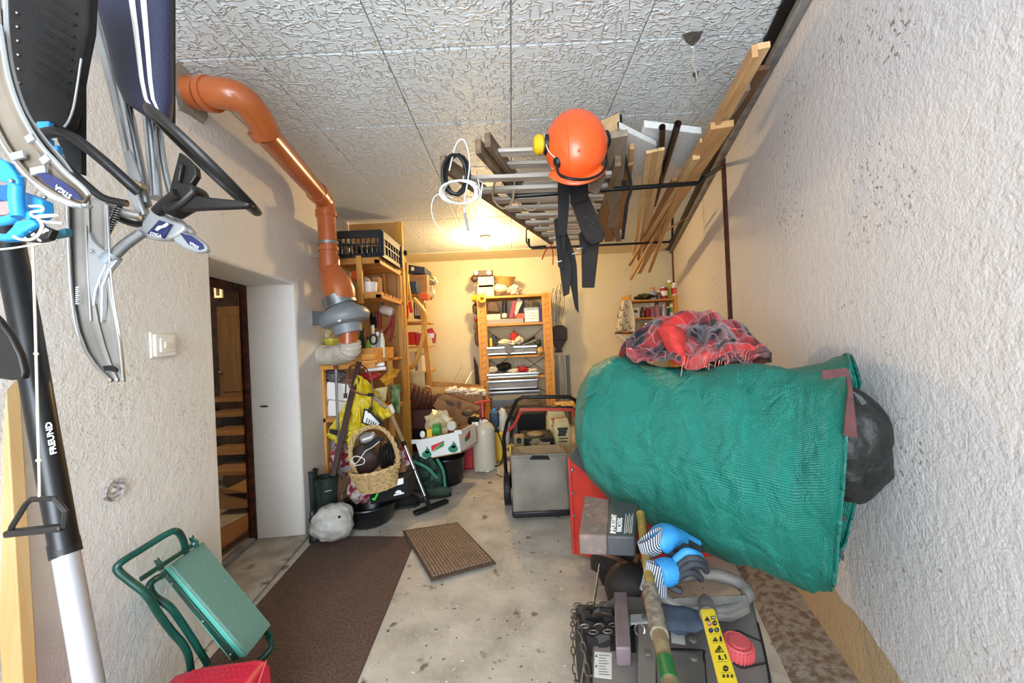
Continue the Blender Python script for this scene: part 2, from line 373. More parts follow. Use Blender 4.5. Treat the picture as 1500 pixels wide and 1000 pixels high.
# steel and trims of the right wall
obj('trim_1', wrbox(MB(), -1.2, 5.55, CEIL - .012, CEIL + .013, -.084, -.04), 'dark_steel', kind=ST, smooth=0)
obj('trim_2', wrbox(MB(), -1.2, 5.6, CEIL - .045, CEIL + .013, -.038, 0), 'grey_trim', kind=ST, bevel=.008)
obj('trim_3', wrbox(MB(), 2.60, 2.665, 0, CEIL - .05, -.014, .01), 'rust', kind=ST, bevel=.004)
obj('trim_4', wrbox(MB(), 5.50, 5.60, 1.95, CEIL - .05, -.012, .01), 'rust_light', kind=ST, bevel=.004)
kb = MB().grid(lambda u, v: wr(-1.2 + 6.6 * u, .002 + (.028 if 0 < v else 0) + .008 * noise.noise(V((u * 60, v * 3, 0))) + .02 * max(0, v - .1), -.19 + .19 * v), 130, 5)
obj('trim_5', kb, M('kerb', '#8b8175', .9, 0, '#6b5747', 34, bump=.9, bscale=60, contrast=(.42, .6), detail=8), kind=ST)
# threshold of the cellar door
th = MB(); wlbox(th, DO[0], DO[1] - .0, 0, .018, -.03, .33)
obj('threshold', th, M('threshold', '#8b8479', .85, 0, '#b2aa9c', 7, bump=.9, bscale=24, contrast=(.35, .6), detail=8, col3='#4d463f'), wall_left, bevel=.006, label='worn grey concrete threshold')

# the cellar behind the glass door
M('stone', '#5a4536', .9, 0, '#2e221b', 9, bump=1, bscale=12, bdist=.03); M('cellar_dark', '#2c2520', .9)
cel = MB().box(-3.6, -1.9, 4.1, 4.2, -.1, 2.5).box(-3.7, -3.55, .9, 4.2, -.1, 2.5).box(-3.6, -1.75, .8, .9, -.1, 2.5).box(-3.7, -1.72, .8, 4.2, 2.45, 2.5)
obj('wall_cellar', cel, 'stone', kind=ST, smooth=0)
door = obj('door_1', wlbox(wlbox(MB(), DO[1] - .024, DO[1], 0, DO[2] - .02, .30, .345), DO[0], DO[1], DO[2] - .05, DO[2], .30, .345), 'rust', kind=ST, bevel=.004)
obj('sill', wlbox(MB(), DO[0], DO[1] - .045, .018, .045, .29, .345), 'grey_trim', door, bevel=.003)
gl = M('glass', '#f5efe6', .02, trans=1); gl.node_tree.nodes['Principled BSDF'].inputs['IOR'].default_value = 1.12
obj('pane', wlbox(MB(), DO[0], DO[1] - .024, .045, DO[2] - .05, .325, .329), gl, door, smooth=0)
obj('hinge_pin', MB().tube([on_wl(382, 595, .20), on_wl(391, 595, .08)], .006, 6), 'dark_steel', wall_left)
wood('cellar_pine', '#a08158', '#7c6040', 'z', rnd=.05); wood('cellar_tread', '#c09458', '#94703f', 'x')
dr = thing('cellar_door_leaf', 'pale pine panelled door standing in the cellar behind the glass door', 'door', at(338, 720, 4.05))
a = at(314, 440, 4.0); b2 = at(352, 440, 4.0); zt = at(338, 448, 4.0).z
obj('frame', MB().box(a.x, b2.x, 4.02, 4.06, -.05, zt), 'cellar_pine', dr, bevel=.004)
for (za, zb) in ((.1, .75), (.85, zt - .1)): obj('panel', MB().box(a.x + .05, b2.x - .04, 4.0, 4.02, za, zb), 'cellar_pine', dr, bevel=.008)
obj('door_knob', MB().blob(at(322, 545, 3.98), .02, 1, .05), 'brushed', dr)
def frame_pic(nm, label, x0, y0, x1, y1, Y):
    f = front(x0, y0, x1, y1, Y, .02); t = thing(nm, label, 'picture', (f[0], Y, f[4]))
    obj('picture_frame', MB().box(*f), 'cream_plastic', t, bevel=.002); g = (x1 - x0) * .28
    obj('print', MB().box(*front(x0 + g, y0 + g, x1 - g, y1 - g, Y - .003, .003)), 'stone', t, smooth=0)
frame_pic('framed_picture', 'small pale framed picture on the dark stone wall behind the glass', 351, 478, 364, 494, 4.06)
frame_pic('framed_picture', 'white framed picture high up at the near edge of the glass door', 313, 413, 324, 436, 3.2)
st = thing('cellar_stairs', 'open wooden stairs with pale treads seen through the glass door', 'stairs', at(345, 740, 3.4))
for i, (y, Y) in enumerate(((582, 3.85), (604, 3.72), (631, 3.58), (659, 3.44), (689, 3.30))):
    f = front(300, y, 374 - i, y + 15, Y, .28); obj('tread', MB().box(*f[:4], f[5] - .045, f[5]), 'cellar_tread', st, bevel=.004)
    obj('riser', MB().box(f[0], f[1], Y + .2, Y + .215, f[5] - .20, f[5] - .045), 'cellar_dark' if i % 2 else 'cellar_pine', st, smooth=0)
obj('stringer', MB().beam(at(372, 570, 3.95), at(377, 735, 3.1), .03, .2), 'cellar_pine', st)
bxx = fbox('open_carton', 'flat open carton on the cellar floor behind the glass', 'box', 318, 722, 362, 745, 2.95, .35, 'cellar_tread', bevel=.004)
obj('carton_flap', MB().prism(ppoly([(318, 722), (362, 732), (366, 722), (322, 714)], 2.95), (0, .01, 0)), 'cardboard', bxx)
obj('cellar_floor_board', MB().prism([onz(318, 812, .03), onz(376, 770, .03), onz(376, 750, .03), onz(318, 780, .03)], (0, 0, .02)), 'plank_orange', label='orange-brown board on the floor just behind the glass door', cat='board')

# light switch
sw = thing('light_switch', 'square white light switch on the left wall', 'switch', on_wl(236, 522))
def wlrect(x0, y0, x1, y1, d0, d1):
    a = on_wl(x0, (y0 + y1) / 2); b_ = on_wl(x1, (y0 + y1) / 2); zt = on_wl((x0 + x1) / 2, y0).z; zb = on_wl((x0 + x1) / 2, y1).z
    return wlbox(MB(), a.y, b_.y, zb, zt, -d1, -d0)
obj('back_box', wlrect(219, 487, 252, 524, -.01, .006), 'cream_plastic', sw, bevel=.002)
obj('switch_plate', wlrect(221, 490, 252, 522, .006, .016), 'white_plastic', sw, bevel=.004)
obj('inner_frame', wlrect(227, 496, 247, 516, .016, .021), 'white_plastic', sw, bevel=.003)
obj('rocker', wlrect(232, 501, 244, 510, .021, .026), 'cream_plastic', sw, bevel=.002)
hp = on_wl(165, 718)
nrm = V((1, .097, 0)).normalized()
hole = MB().lathe([(.030, -.002), (.036, .004), (.033, .010), (.026, .007), (.022, -.004), (.012, .002), (.004, .010), (0, .011)], hp, nrm, 18)
for v in hole.v: v += V(noise.noise_vector(v * 60)) * .004
obj('plaster_hole', hole, M('hole_rim', '#cbc3bf', .9, 0, '#6d625c', 60, bump=1), wall_left, label='round broken plug hole')
for (x, y, s_) in ((300, 125, 0),):
    pass
patch = MB().prism([on_wl(a, b_, -.004) for a, b_ in ((252, 96), (268, 88), (284, 104), (300, 118), (305, 172), (298, 182), (278, 168), (262, 160), (255, 130))], nrm * -.006)
obj('mortar_patch', patch, M('mortar', '#a39c8e', .9, 0, '#8d8678', 12, bump=.8, bscale=40), wall_left, label='grey mortar round the pipe')

# ---------------------------------------------------------------- ceiling bulb
bl = thing('ceiling_bulb', 'glowing warm bulb on a round white holder under the ceiling', 'lamp', (-.255, 4.42, 2.28))
obj('holder', MB().lathe([(.06, 0), (.062, .02), (.05, .055), (.03, .06)], (-.255, 4.42, CEIL - .06), (0, 0, 1), 20), 'cream_plastic', bl)
obj('bulb', MB().lathe([(0, -.075), (.025, -.07), (.042, -.045), (.045, -.02), (.035, .01), (.02, .03)], (-.255, 4.42, CEIL - .075), (0, 0, 1), 20), M('bulb_glow', '#ffe2a8', .4, emit=14), bl)
bpy.data.objects['bulb_light'].location = (-.255, 4.42, CEIL - .20)

# ---------------------------------------------------------------- ventilation pipe with duct fan
pp = thing('ventilation_pipe', 'orange-brown plastic ventilation pipe with elbows along the top of the left wall', 'pipe', at(478, 480, 2.72))
A = on_wl(280, 135); E1 = at(345, 140, 1.66); E2 = at(383, 190, 1.75); F1 = at(470, 285, 2.66); F2 = at(476, 305, 2.72); G = at(484, 385, 2.72)
R_ = .062
obj('wall_stub', MB().tube([A - nrm * .03, at(300, 138, 1.64)], R_ * 1.06, 24), 'pvc', pp)
obj('elbow', MB().tube(spline([at(300, 138, 1.64), at(325, 137, 1.63), at(355, 146, 1.66), at(378, 172, 1.74), at(390, 196, 1.81)], 6), R_, 24), 'pvc', pp)
obj('collar', MB().tube([at(303, 138, 1.64), at(311, 138, 1.635)], R_ * 1.14, 24), 'pvc', pp)
obj('collar', MB().tube([at(382, 186, 1.79), at(391, 198, 1.82)], R_ * 1.12, 24), 'pvc', pp)
obj('straight_run', MB().tube([at(387, 192, 1.80), at(469, 287, 2.62)], R_ * .96, 24), 'pvc', pp)
obj('collar', MB().tube([at(463, 280, 2.55), at(468, 286, 2.61)], R_ * 1.12, 24), 'pvc', pp)
obj('elbow', MB().tube(spline([at(467, 285, 2.60), at(474, 293, 2.69), at(477, 303, 2.72), at(478, 320, 2.72)], 5), R_ * 1.03, 24), 'pvc', pp)
obj('collar', MB().tube([at(477.5, 309, 2.72), at(478, 317, 2.72)], R_ * 1.15, 24), 'pvc', pp)
obj('downpipe', MB().tube([at(478, 316, 2.72), at(483, 388, 2.72)], R_ * 1.0, 24), 'pvc', pp)
obj('collar', MB().tube([at(481, 362, 2.72), at(481.5, 368, 2.72)], R_ * 1.14, 24), 'pvc', pp)
obj('collar', MB().tube([at(482, 376, 2.72), at(483, 392, 2.72)], R_ * 1.16, 24), 'pvc', pp)
obj('reducer', MB().tube([at(483, 390, 2.72), at(486, 400, 2.72), at(493, 414, 2.70), at(497, 426, 2.70), at(498, 440, 2.70)], [R_ * 1.1, R_ * 1.3, R_ * 1.66, R_ * 1.72, R_ * 1.72], 28), 'pvc', pp)
for y, y2 in ((355, 359), (377, 380.5)):
    obj('pipe_clamp', MB().tube([at(480.5, y, 2.72), at(481, y2, 2.72)], R_ * 1.12, 24), 'galv', pp, label='bright metal strap')
    obj('clamp_arm', MB().beam(at(468, y + 1, 2.72), on_wl(455, y), .012, .004), 'galv', pp)
obj('lower_stub', MB().tube([at(510, 480, 2.70), at(510, 505, 2.70)], R_, 24), 'pvc', pp)
fn = thing('duct_fan', 'round grey inline duct fan bracketed to the left wall under the orange pipe', 'fan', at(498, 490, 2.70))
fp = lambda y, dx=0: at(498 + (y - 440) * .28 + dx, y, 2.70)
obj('fan_body', MB().tube([fp(438), fp(446), fp(450), fp(457), fp(463), fp(468), fp(473), fp(476), fp(488)], [.085, .085, .10, .155, .172, .172, .155, .10, .092], 36), 'fan_grey', fn)
obj('joint_ring', MB().tube([fp(434, -2), fp(448)], .110, 28), 'galv', fn)
bb = MB().prism([at(452, 455, 2.85), at(452, 477, 2.85), at(492, 474, 2.58), at(498, 470, 2.56), at(498, 460, 2.56), at(490, 457, 2.58)], (0, .012, 0))
obj('wall_bracket', bb, 'galv', fn); obj('bracket_foot', MB().beam(at(450.5, 451, 2.84), at(450.5, 480, 2.84), .012, .05, (1, 0, 0)), 'galv', fn)
obj('bracket_clip', MB().beam(at(497, 460, 2.545), at(497, 471, 2.545), .02, .006, (0, 1, 0)), 'white_plastic', fn)
M('insul', '#cfc8bb', .75, 0, '#b9b1a2', 14, bump=.7, bscale=40)
dp = spline([at(512, 500, 2.70), at(512, 512, 2.72), at(498, 519, 2.80), at(478, 520, 2.88), at(464, 519, 2.93)], 8)
obj('flexible_duct', MB().tube(dp, [.07 + .006 * (i % 2) for i in range(len(dp))], 20), 'insul', label='white insulated flexible duct bending into the left wall under the fan', cat='duct')

# ---------------------------------------------------------------- mats on the floor
M('coir', '#43302a', .95, 0, '#6b5548', 140, bump=1, bscale=160, detail=3, contrast=(.35, .7), bdist=.006)
fm = [V((-1.36, 2.535, 0)), V((-.681, 2.474, 0)), V((-.650, 1.8, 0)), V((-.60, .55, 0)), V((-1.235, .55, 0))]
obj('floor_mat', MB().prism(fm, (0, 0, .009)), 'coir', label='large dark brown coir mat along the left wall', cat='mat', bevel=.003)
q = [onz(a, b_, .012) for a, b_ in ((589, 778), (670, 766), (727, 826), (632, 852))]
mt_ = thing('door_mat', 'small ribbed brown door mat lying askew over the corner of the large mat', 'mat', (q[0] + q[2]) / 2 * 1.0)
up = V((0, 0, .006))
obj('mat_base', MB().prism(q, up), M('mat_edge', '#42342b', .9, 0, '#554539', 60), mt_, bevel=.002)
rb = MB()
for i in range(19):
    u = .06 + .88 * i / 18; p0 = q[0].lerp(q[1], u); p1 = q[3].lerp(q[2], u); d = (p1 - p0); rb.beam(p0 + d * .05 + up * 1.5, p1 - d * .05 + up * 1.5, .0125, .010)
obj('ribs', rb, M('mat_rib', '#9a7f66', .95, 0, '#75604d', 90, bump=.8, bscale=120), mt_, kind='stuff')
# ---------------------------------------------------------------- ceiling rack on the right, ladder and boards
RZ = 2.10
rk = thing('ceiling_rack', 'black steel hanging rack under the ceiling that carries ladder and boards', 'rack', (.5, 2.7, RZ))
def bracket(ax, ay, bx, by):
    pts = [V((ax, ay, RZ + .09)), V((ax, ay, RZ + .03)), V((ax + .03, ay, RZ)), V((bx - .03, by, RZ)), V((bx, by, RZ + .03))]
    return pts
b1a = onz(742, 288, RZ); b1b = onz(1030, 268, RZ); b2a = onz(775, 364, RZ); b2b = onz(985, 354, RZ)
obj('front_bar', MB().tube(bracket(b1a.x, b1a.y, b1b.x, b1b.y) + [wr(2.63, 2.40, -.01)], .013, 8), 'black_steel', rk)
obj('rear_bar', MB().tube(bracket(b2a.x, b2a.y, b2b.x, b2b.y) + [V((b2b.x + .02, b2b.y, CEIL))], .011, 8), 'black_steel', rk)
h = onz(915, 275, RZ); obj('hanger', MB().beam(V((h.x, h.y, RZ)), V((h.x - .03, h.y - .05, CEIL)), .03, .008, (0, 1, 0)), 'black_steel', rk)

def board(label, n, f, w_, th, mat, z0=2.13, z1=2.12, name='board', cat='board', tilt=0, group=None):
    a = onz(n[0], n[1], z0); b_ = onz(f[0], f[1], z1)
    if b_.y > 5.5: b_ = a.lerp(b_, (5.5 - a.y) / (b_.y - a.y))
    up = V((math.sin(tilt), 0, math.cos(tilt)))
    return obj(name, MB().beam(a, b_, w_, th, up), mat, label=label, cat=cat, bevel=.002, group=group)
board('longest pale timber lath, topmost along the right wall, its near end highest in the picture', (1118, 66), (936, 400), .045, .022, 'plank_pale', 2.22, 2.06)
board('long lath lying edge on beside the longest pale one near the right wall', (1106, 74), (924, 408), .02, .045, 'plank', 2.20, 2.02)
board('thin brown lath reaching farthest back from the rack, ending low by the back wall', (1004, 252), (951, 398), .03, .022, 'plank', 2.14, 2.0)
board('wide weathered plank with a sawn pale end under the long laths by the right wall', (1058, 182), (952, 352), .095, .030, 'plank', 2.16, 2.135)
board('dark brown round-ended old plank tight in the corner of ceiling and right wall', (1108, 100), (1040, 220), .10, .022, 'plank_dark', 2.34, 2.30)
board('grey-brown plank end beneath the longest lath, near the right wall', (1088, 128), (1000, 262), .06, .03, 'plank_grey', 2.25, 2.20)
board('leftmost lath of the three yellow pine ones in the centre of the rack', (951, 222), (927, 382), .03, .016, 'plank_pale', 2.16, 2.115)
board('middle lath of the three yellow pine ones in the centre of the rack', (960, 220), (935, 380), .03, .016, 'plank_pale', 2.165, 2.12)
board('rightmost lath of the three yellow pine ones in the centre of the rack', (969, 218), (943, 372), .03, .016, 'plank_pale', 2.16, 2.115)
board('short orange-brown board left of the three yellow pine laths', (922, 240), (908, 335), .04, .018, 'plank_orange', 2.15, 2.13)
board('wide grey weathered plank hanging right of the orange helmet', (905, 196), (898, 330), .085, .03, 'plank_grey', 2.17, 2.12)
board('narrow brown lath between the grey plank and the orange-brown board', (926, 214), (916, 325), .022, .03, 'plank', 2.19, 2.14)
board('yellow-brown plank lying behind the helmet, its lower end by the straps', (872, 255), (893, 352), .08, .022, 'plank_orange', 2.13, 2.125)
board('narrow plank between the yellow-brown plank and the wide grey one', (880, 232), (906, 352), .05, .022, 'plank_grey', 2.145, 2.13)
board('long brown lath left of the wide weathered plank, under the pale laths', (1030, 205), (922, 388), .03, .022, 'plank', 2.16, 2.09)
board('second long brown lath beside the wide weathered plank', (1020, 230), (940, 360), .035, .022, 'plank_pale', 2.135, 2.12)
board('reddish lath squeezed right of the three yellow pine laths', (988, 262), (932, 372), .028, .02, 'plank_orange', 2.14, 2.115)
obj('board', MB().prism([onz(877, 178, 2.36), onz(908, 164, 2.36), onz(908, 190, 2.30), onz(884, 196, 2.30)], (0, .25, -.02)), 'plank_pale', label='short pale board end sticking up right above the helmet', cat='board', bevel=.003)
obj('splinter', MB().prism([onz(985, 330, 2.2), onz(1016, 312, 2.2), onz(1000, 322, 2.18)], (0, .3, .0)), 'plank_orange', label='loose wedge of orange wood by the wall at the far bar of the rack', cat='wood')
obj('wood_wedge', MB().prism([onz(888, 334, 2.13), onz(904, 328, 2.13), onz(903, 345, 2.13), onz(893, 340, 2.13)], (0, .2, .02)), 'plank_orange', label='small orange wood wedge left of the far end of the dark straps', cat='wood')
M('styro', '#e8e8e6', .8, 0, '#d8d8d6', 60, bump=.3)
def slab(label, pts, zs, th, mat):
    return obj('insulation_board', MB().prism([onz(p[0], p[1], zs) for p in pts], (0, 0, th)), mat, label=label, cat='board', bevel=.003)
slab('white foam board lying higher up, right of the two dark pipes', [(944, 186), (1028, 196), (1000, 245), (930, 236)], 2.27, .035, 'styro')
slab('white foam board with a slanting front edge left of the two dark pipes', [(907, 187), (962, 214), (950, 262), (906, 250)], 2.235, .03, 'styro')
M('brown_pipe', '#33231f', .35)
for (a, b_, r, lb) in (((993, 181), (958, 300), .016, 'dark brown pipe with open end, the longer of the two on the rack'), ((970, 186), (966, 270), .015, 'short dark brown pipe with open end left of the longer one')):
    p = onz(*a, 2.23); q_ = onz(*b_, 2.19); t = thing('plastic_pipe', lb, 'pipe', p)
    d = (q_ - p).normalized(); obj('pipe_wall', MB().tube([p + d * .05, p, q_], [r, r, r], 14, cap=False), 'brown_pipe', t, solid=.003); obj('far_cap', MB().tube([q_, q_ + d * .003], r, 14), 'black_plastic', t)

# folded wooden step ladder with pale slatted treads
LZ = 2.135
ld = thing('step_ladder', 'folded wooden step ladder with whitish grimy treads lying on the ceiling rack', 'ladder', onz(780, 300, LZ))
ra, rb_ = onz(648, 238, LZ), onz(808, 352, LZ); sa, sb = onz(700, 214, LZ + .06), onz(800, 330, LZ + .06); ta, tb = onz(714, 204, LZ + .09), onz(802, 325, LZ + .09)
obj('side_rail', MB().beam(ra, rb_, .03, .075), 'old_wood', ld, bevel=.003)
obj('side_rail', MB().beam(sa, sb, .03, .07), 'old_wood', ld, bevel=.003)
obj('side_rail', MB().beam(ta, tb, .03, .07), 'old_wood', ld, bevel=.003)
rr = onz(905, 232, LZ); rr2 = onz(866, 345, LZ)
obj('side_rail', MB().beam(rr, rr2, .03, .075), 'old_wood', ld, bevel=.003)
wood('tread_wood', '#ddd6ca', '#8d8074', 'x', 12, rnd=.05)
for i in range(9):
    t_ = .10 + .82 * i / 8; p = ra.lerp(rb_, t_); q_ = rr.lerp(rr2, t_ + .02); q_.y = p.y + .02; q_.z = p.z
    obj('tread', MB().beam(p + V((.01, 0, -.02)), q_ + V((0, 0, -.02)), .07 if i else .05, .02), 'tread_wood', ld, bevel=.002)
for i in range(8):
    t_ = .10 + .82 * i / 7.5; p = sa.lerp(sb, t_); q_ = rr.lerp(rr2, t_ + .02); q_.y = p.y + .02; q_.z = p.z
    obj('upper_tread', MB().beam(p + V((.01, 0, .03)), q_ + V((0, 0, .03)), .06, .018), 'tread_wood', ld, bevel=.002)
M('webbing', '#9a8566', .85)
sweep_cable('hanging_strap', [onz(725, 265, LZ - .03), at(722, 290, 2.15), at(736, 305, 2.15), at(750, 295, 2.15), at(754, 262, 2.15)], .006, 'webbing', ld)
sweep_cable('hanging_strap', [at(752, 292, 2.2), at(768, 305, 2.2), at(782, 307, 2.2), at(790, 296, 2.2)], .005, 'webbing', ld)
red = [at(808, 360, 3.42), at(800, 366, 3.4), at(794, 380, 3.4)]
sweep_cable('red_string', red, .006, 'red_plastic', ld, label='red string tied at the far end'); sweep_cable('red_string', [at(808, 360, 3.4), at(810, 372, 3.4), at(810, 388, 3.4)], .005, 'red_plastic', ld, label='red string tied at the far end')
obj('wire_frame', MB().tube([at(800, 360, 3.6), at(776, 362, 3.6), at(771, 354, 3.6), at(771, 336, 3.6), at(790, 334, 3.6)], .008, 6), 'black_steel', rk)

# coils of cable on the ladder rail
M('white_cable', '#d8d6cf', .5); M('black_cable', '#141414', .5)
def coil(name, label, c, Y, rx, ry, turns, r, mat, cat='cable', tail=None, seed=1, tiltx=.3):
    rnd = random.Random(seed); pts = []
    for i in range(turns * 18):
        a = 2 * PI * i / 18; k = 1 + .10 * math.sin(i * .37 + seed) + rnd.uniform(-.02, .02)
        pts.append(at(c[0] + rx * k * math.cos(a) + 3 * math.sin(i * .11), c[1] + ry * k * math.sin(a), Y + .03 * math.sin(i * .23) + .02 * math.cos(a)))
    if tail: pts += [at(x, y, Y) for x, y in tail]
    return obj(name, MB().tube(pts, r, 6), mat, label=label, cat=cat)
coil('cable_coil', 'thick black cable coiled over the end of the ladder rail', (667, 258), 1.84, 17, 29, 5, .0075, 'black_cable', seed=2)
coil('cable_coil', 'thin white cable coil wound round the black one on the ladder rail', (673, 280), 1.81, 26, 17, 7, .0038, 'white_cable', seed=5, tail=[(700, 262), (707, 268), (704, 290), (690, 292)])
sweep_cable('cable_tail', [at(658, 250, 1.82), at(668, 212, 1.82), at(680, 206, 1.82), at(688, 240, 1.82), at(680, 300, 1.82), at(684, 325, 1.82), at(686, 338, 1.82)], .004, 'white_cable', label='loose white cable end looping above and below the coils', cat='cable')
sweep_cable('cable_tail', [at(664, 290, 1.83), at(640, 285, 1.83), at(632, 305, 1.83), at(640, 330, 1.83), at(664, 345, 1.83), at(684, 325, 1.83), at(692, 300, 1.83)], .003, 'white_cable', label='thin white cable hanging in a wide loop below the coils', cat='cable')
obj('cable_plug', MB().beam(at(681, 312, 1.82), at(686, 338, 1.82), .014, .012), M('grey_plastic', '#8f8f8f', .5), label='grey cable plug dangling under the coils by the ceiling bulb', cat='plug', bevel=.003)

# forestry helmet hanging from the rack
HC = at(843, 214, 1.62); hr = m(44, 1.62)
hm = thing('forestry_helmet', 'orange forestry helmet with ear muffs and visor hanging from the rack', 'helmet', HC)
M('helmet', '#e8571c', .33, coat=.3)
ax = V((-.10, -.86, .34)).normalized(); ux = ax.cross(V((0, 0, 1))).normalized(); uy = ux.cross(ax)
def hfn(u, v):
    a = 2 * PI * u; b_ = v * PI * .54; k = 1 + .012 * (math.cos(a * 2) > .97) 
    rr_ = math.sin(b_) * k; return HC + ux * (math.cos(a) * rr_ * hr * 1.02) + uy * (math.sin(a) * rr_ * hr * 1.24) + ax * (math.cos(b_) * hr * .95)
obj('shell', MB().grid(hfn, 48, 20, cu=True), 'helmet', hm, solid=.003)
for k in (-.25, .25): obj('ridge', MB().tube([HC + (ux * math.sin(k + .05 * math.sin(t)) + uy * math.cos(t) * 1.24 * math.cos(k) + ax * math.sin(t) * .95 * math.cos(k)) * hr * 1.0 for t in [PI * i / 20 for i in range(21)]], .003, 6), 'helmet', hm)
for (x, y) in ((842, 195), (845, 208), (848, 222), (838, 203)): obj('vent', MB().lathe([(.009, 0), (.006, .010), (0, .014)], at(x, y, 1.62 - hr * .88), ax, 8), 'helmet', hm)
for i in range(7): obj('vent_hole', MB().lathe([(.0022, 0), (0, .002)], at(826 + 3 * (i % 3), 216 + 4 * (i // 3), 1.62 - hr * .80), ax, 6), 'matte_black', hm)
bp_ = [HC - uy * (hr * 1.22) * math.cos(t) + ux * hr * 1.05 * math.sin(t) - ax * .01 for t in [(-.6 + 1.2 * i / 10) for i in range(11)]]
bill = MB().grid(lambda u, v: HC + (-uy * 1.2 * math.cos(-.85 + 1.7 * u) + ux * 1.0 * math.sin(-.85 + 1.7 * u)) * hr * (1 + .26 * v) + ax * (-.01 - .01 * v), 14, 3)
obj('brim', bill, 'helmet', hm, solid=.003)
hb = [at(816, 245, 1.50), at(820, 256, 1.47), at(838, 262, 1.45), at(862, 262, 1.48), at(880, 254, 1.54), at(888, 240, 1.6), at(886, 218, 1.64)]
obj('visor_frame', MB().tube(spline(hb, 5), .006, 8), 'black_plastic', hm)
obj('visor_mesh', MB().prism([at(884, 235, 1.66), at(888, 258, 1.66), at(876, 285, 1.66), at(862, 280, 1.66), at(866, 262, 1.63)], (0, .003, 0)), M('visor', '#5a4636', .7), hm)
obj('ear_muff_clamp', MB().blob(at(818, 236, 1.56), (.022, .02, .026), 3, .1), 'black_plastic', hm)
obj('ear_muff', MB().lathe([(.030, 0), (.042, .01), (.045, .03), (.03, .045), (0, .05)], at(797, 212, 1.60), (-1, -.1, 0), 20, sx=1, sy=.9), 'yellow_plastic', hm, label='yellow ear muff')
obj('muff_cushion', MB().tube([at(797, 212, 1.60), at(803, 212, 1.60)], .040, 18), 'black_plastic', hm)
obj('ear_muff', MB().blob(at(888, 205, 1.66), (.02, .03, .042), 5, .05), 'black_plastic', hm)
sweep_cable('muff_wire', [at(797, 196, 1.58), at(802, 218, 1.56), at(812, 230, 1.55), at(819, 234, 1.55)], .002, 'white_cable', hm)

# brushcutter harness of dark straps
M('strap_dark', '#1c1615', .85, 0, '#261e1b', 30, bump=.3); M('strap_black', '#090808', .8)
hn = thing('brushcutter_harness', 'dark padded harness with buckles hanging below the orange helmet', 'harness', at(840, 350, 1.95))
def sp(nm, pts, Y, mat='strap_dark', th=.008, **k): return plate(nm, pts, Y, th, mat, hn, bevel=.002, **k)
sp('pad', [(836, 292), (862, 286), (887, 342), (884, 352), (868, 358), (858, 350)], 1.86, th=.03)
sp('strap', [(817, 262), (834, 262), (834, 300), (830, 345), (818, 345)], 1.80, 'strap_black')
sp('strap', [(834, 262), (862, 268), (862, 292), (836, 300)], 1.82, 'strap_black')
sp('leg_pad', [(811, 322), (820, 320), (838, 395), (834, 430), (826, 434)], 1.88, 'strap_dark', .02)
sp('leg_pad', [(820, 340), (830, 338), (842, 372), (845, 388), (848, 458), (843, 450), (832, 395)], 1.90, 'strap_black', .02)
sp('belt', [(862, 330), (878, 356), (871, 421), (853, 421), (852, 372), (854, 350)], 1.93, 'strap_dark', .012)
sp('belt', [(848, 342), (862, 330), (866, 352), (856, 372), (850, 362)], 1.92, 'strap_black', .012)
for (x, y) in ((818, 384), (842, 372), (848, 365)): obj('buckle', MB().beam(at(x - 4, y, 1.865), at(x + 5, y - 2, 1.865), .006, .004), 'brushed', hn, label='metal buckle')
for i in range(9): obj('rivet', MB().blob(at(858 + 2.2 * i + (i % 3) * 3, 318 + 4 * i, 1.856), .0028, i, 0, sub=1), 'brushed', hn) if i < 6 else None
sp('strap', [(831, 262), (836, 262), (826, 390), (822, 350)], 1.81, 'strap_black')
sp('hip_plate', [(812, 320), (822, 318), (826, 395), (818, 390)], 1.865, 'strap_black', .012)
sweep_cable('shoulder_strap', [at(907, 178, 1.9), at(913, 220, 1.95), at(924, 272, 2.05), at(918, 300, 2.1), at(912, 350, 2.2)], .010, 'strap_black', hn)

# ---------------------------------------------------------------- green woven bag on the right
M('tarp', '#12806c', .36, 0, '#1d9280', 4, uv=True)
def weave(mt, n1, n2, dark, lite):
    nt = mt.node_tree; N = nt.nodes; L = nt.links; b = N['Principled BSDF']; tc = N.new('ShaderNodeTexCoord'); sx = N.new('ShaderNodeSeparateXYZ'); L.new(tc.outputs['UV'], sx.inputs[0]); o = []
    for i, n in ((0, n1), (1, n2)):
        a = N.new('ShaderNodeMath'); a.operation = 'MULTIPLY'; L.new(sx.outputs[i], a.inputs[0]); a.inputs[1].default_value = n * PI
        c = N.new('ShaderNodeMath'); c.operation = 'SINE'; L.new(a.outputs[0], c.inputs[0]); q = N.new('ShaderNodeMath'); q.operation = 'ABSOLUTE'; L.new(c.outputs[0], q.inputs[0]); o.append(q.outputs[0])
    mu = N.new('ShaderNodeMath'); mu.operation = 'MULTIPLY'; L.new(o[0], mu.inputs[0]); L.new(o[1], mu.inputs[1])
    mx = N.new('ShaderNodeMix'); mx.data_type = 'RGBA'; L.new(mu.outputs[0], mx.inputs[0])
    mx.inputs[6].default_value = lin(dark); mx.inputs[7].default_value = lin(lite); L.new(mx.outputs[2], b.inputs['Base Color'])
    ns = N.new('ShaderNodeTexNoise'); ns.inputs['Scale'].default_value = 9; ns.inputs['Detail'].default_value = 6; ns.inputs['Distortion'].default_value = 1.5; L.new(tc.outputs['Object'], ns.inputs['Vector'])
    ad = N.new('ShaderNodeMath'); ad.operation = 'MULTIPLY_ADD'; L.new(mu.outputs[0], ad.inputs[0]); ad.inputs[1].default_value = .08; L.new(ns.outputs['Fac'], ad.inputs[2])
    bp = N.new('ShaderNodeBump'); bp.inputs['Strength'].default_value = 1; bp.inputs['Distance'].default_value = .03; L.new(ad.outputs[0], bp.inputs['Height']); L.new(bp.outputs[0], b.inputs['Normal'])
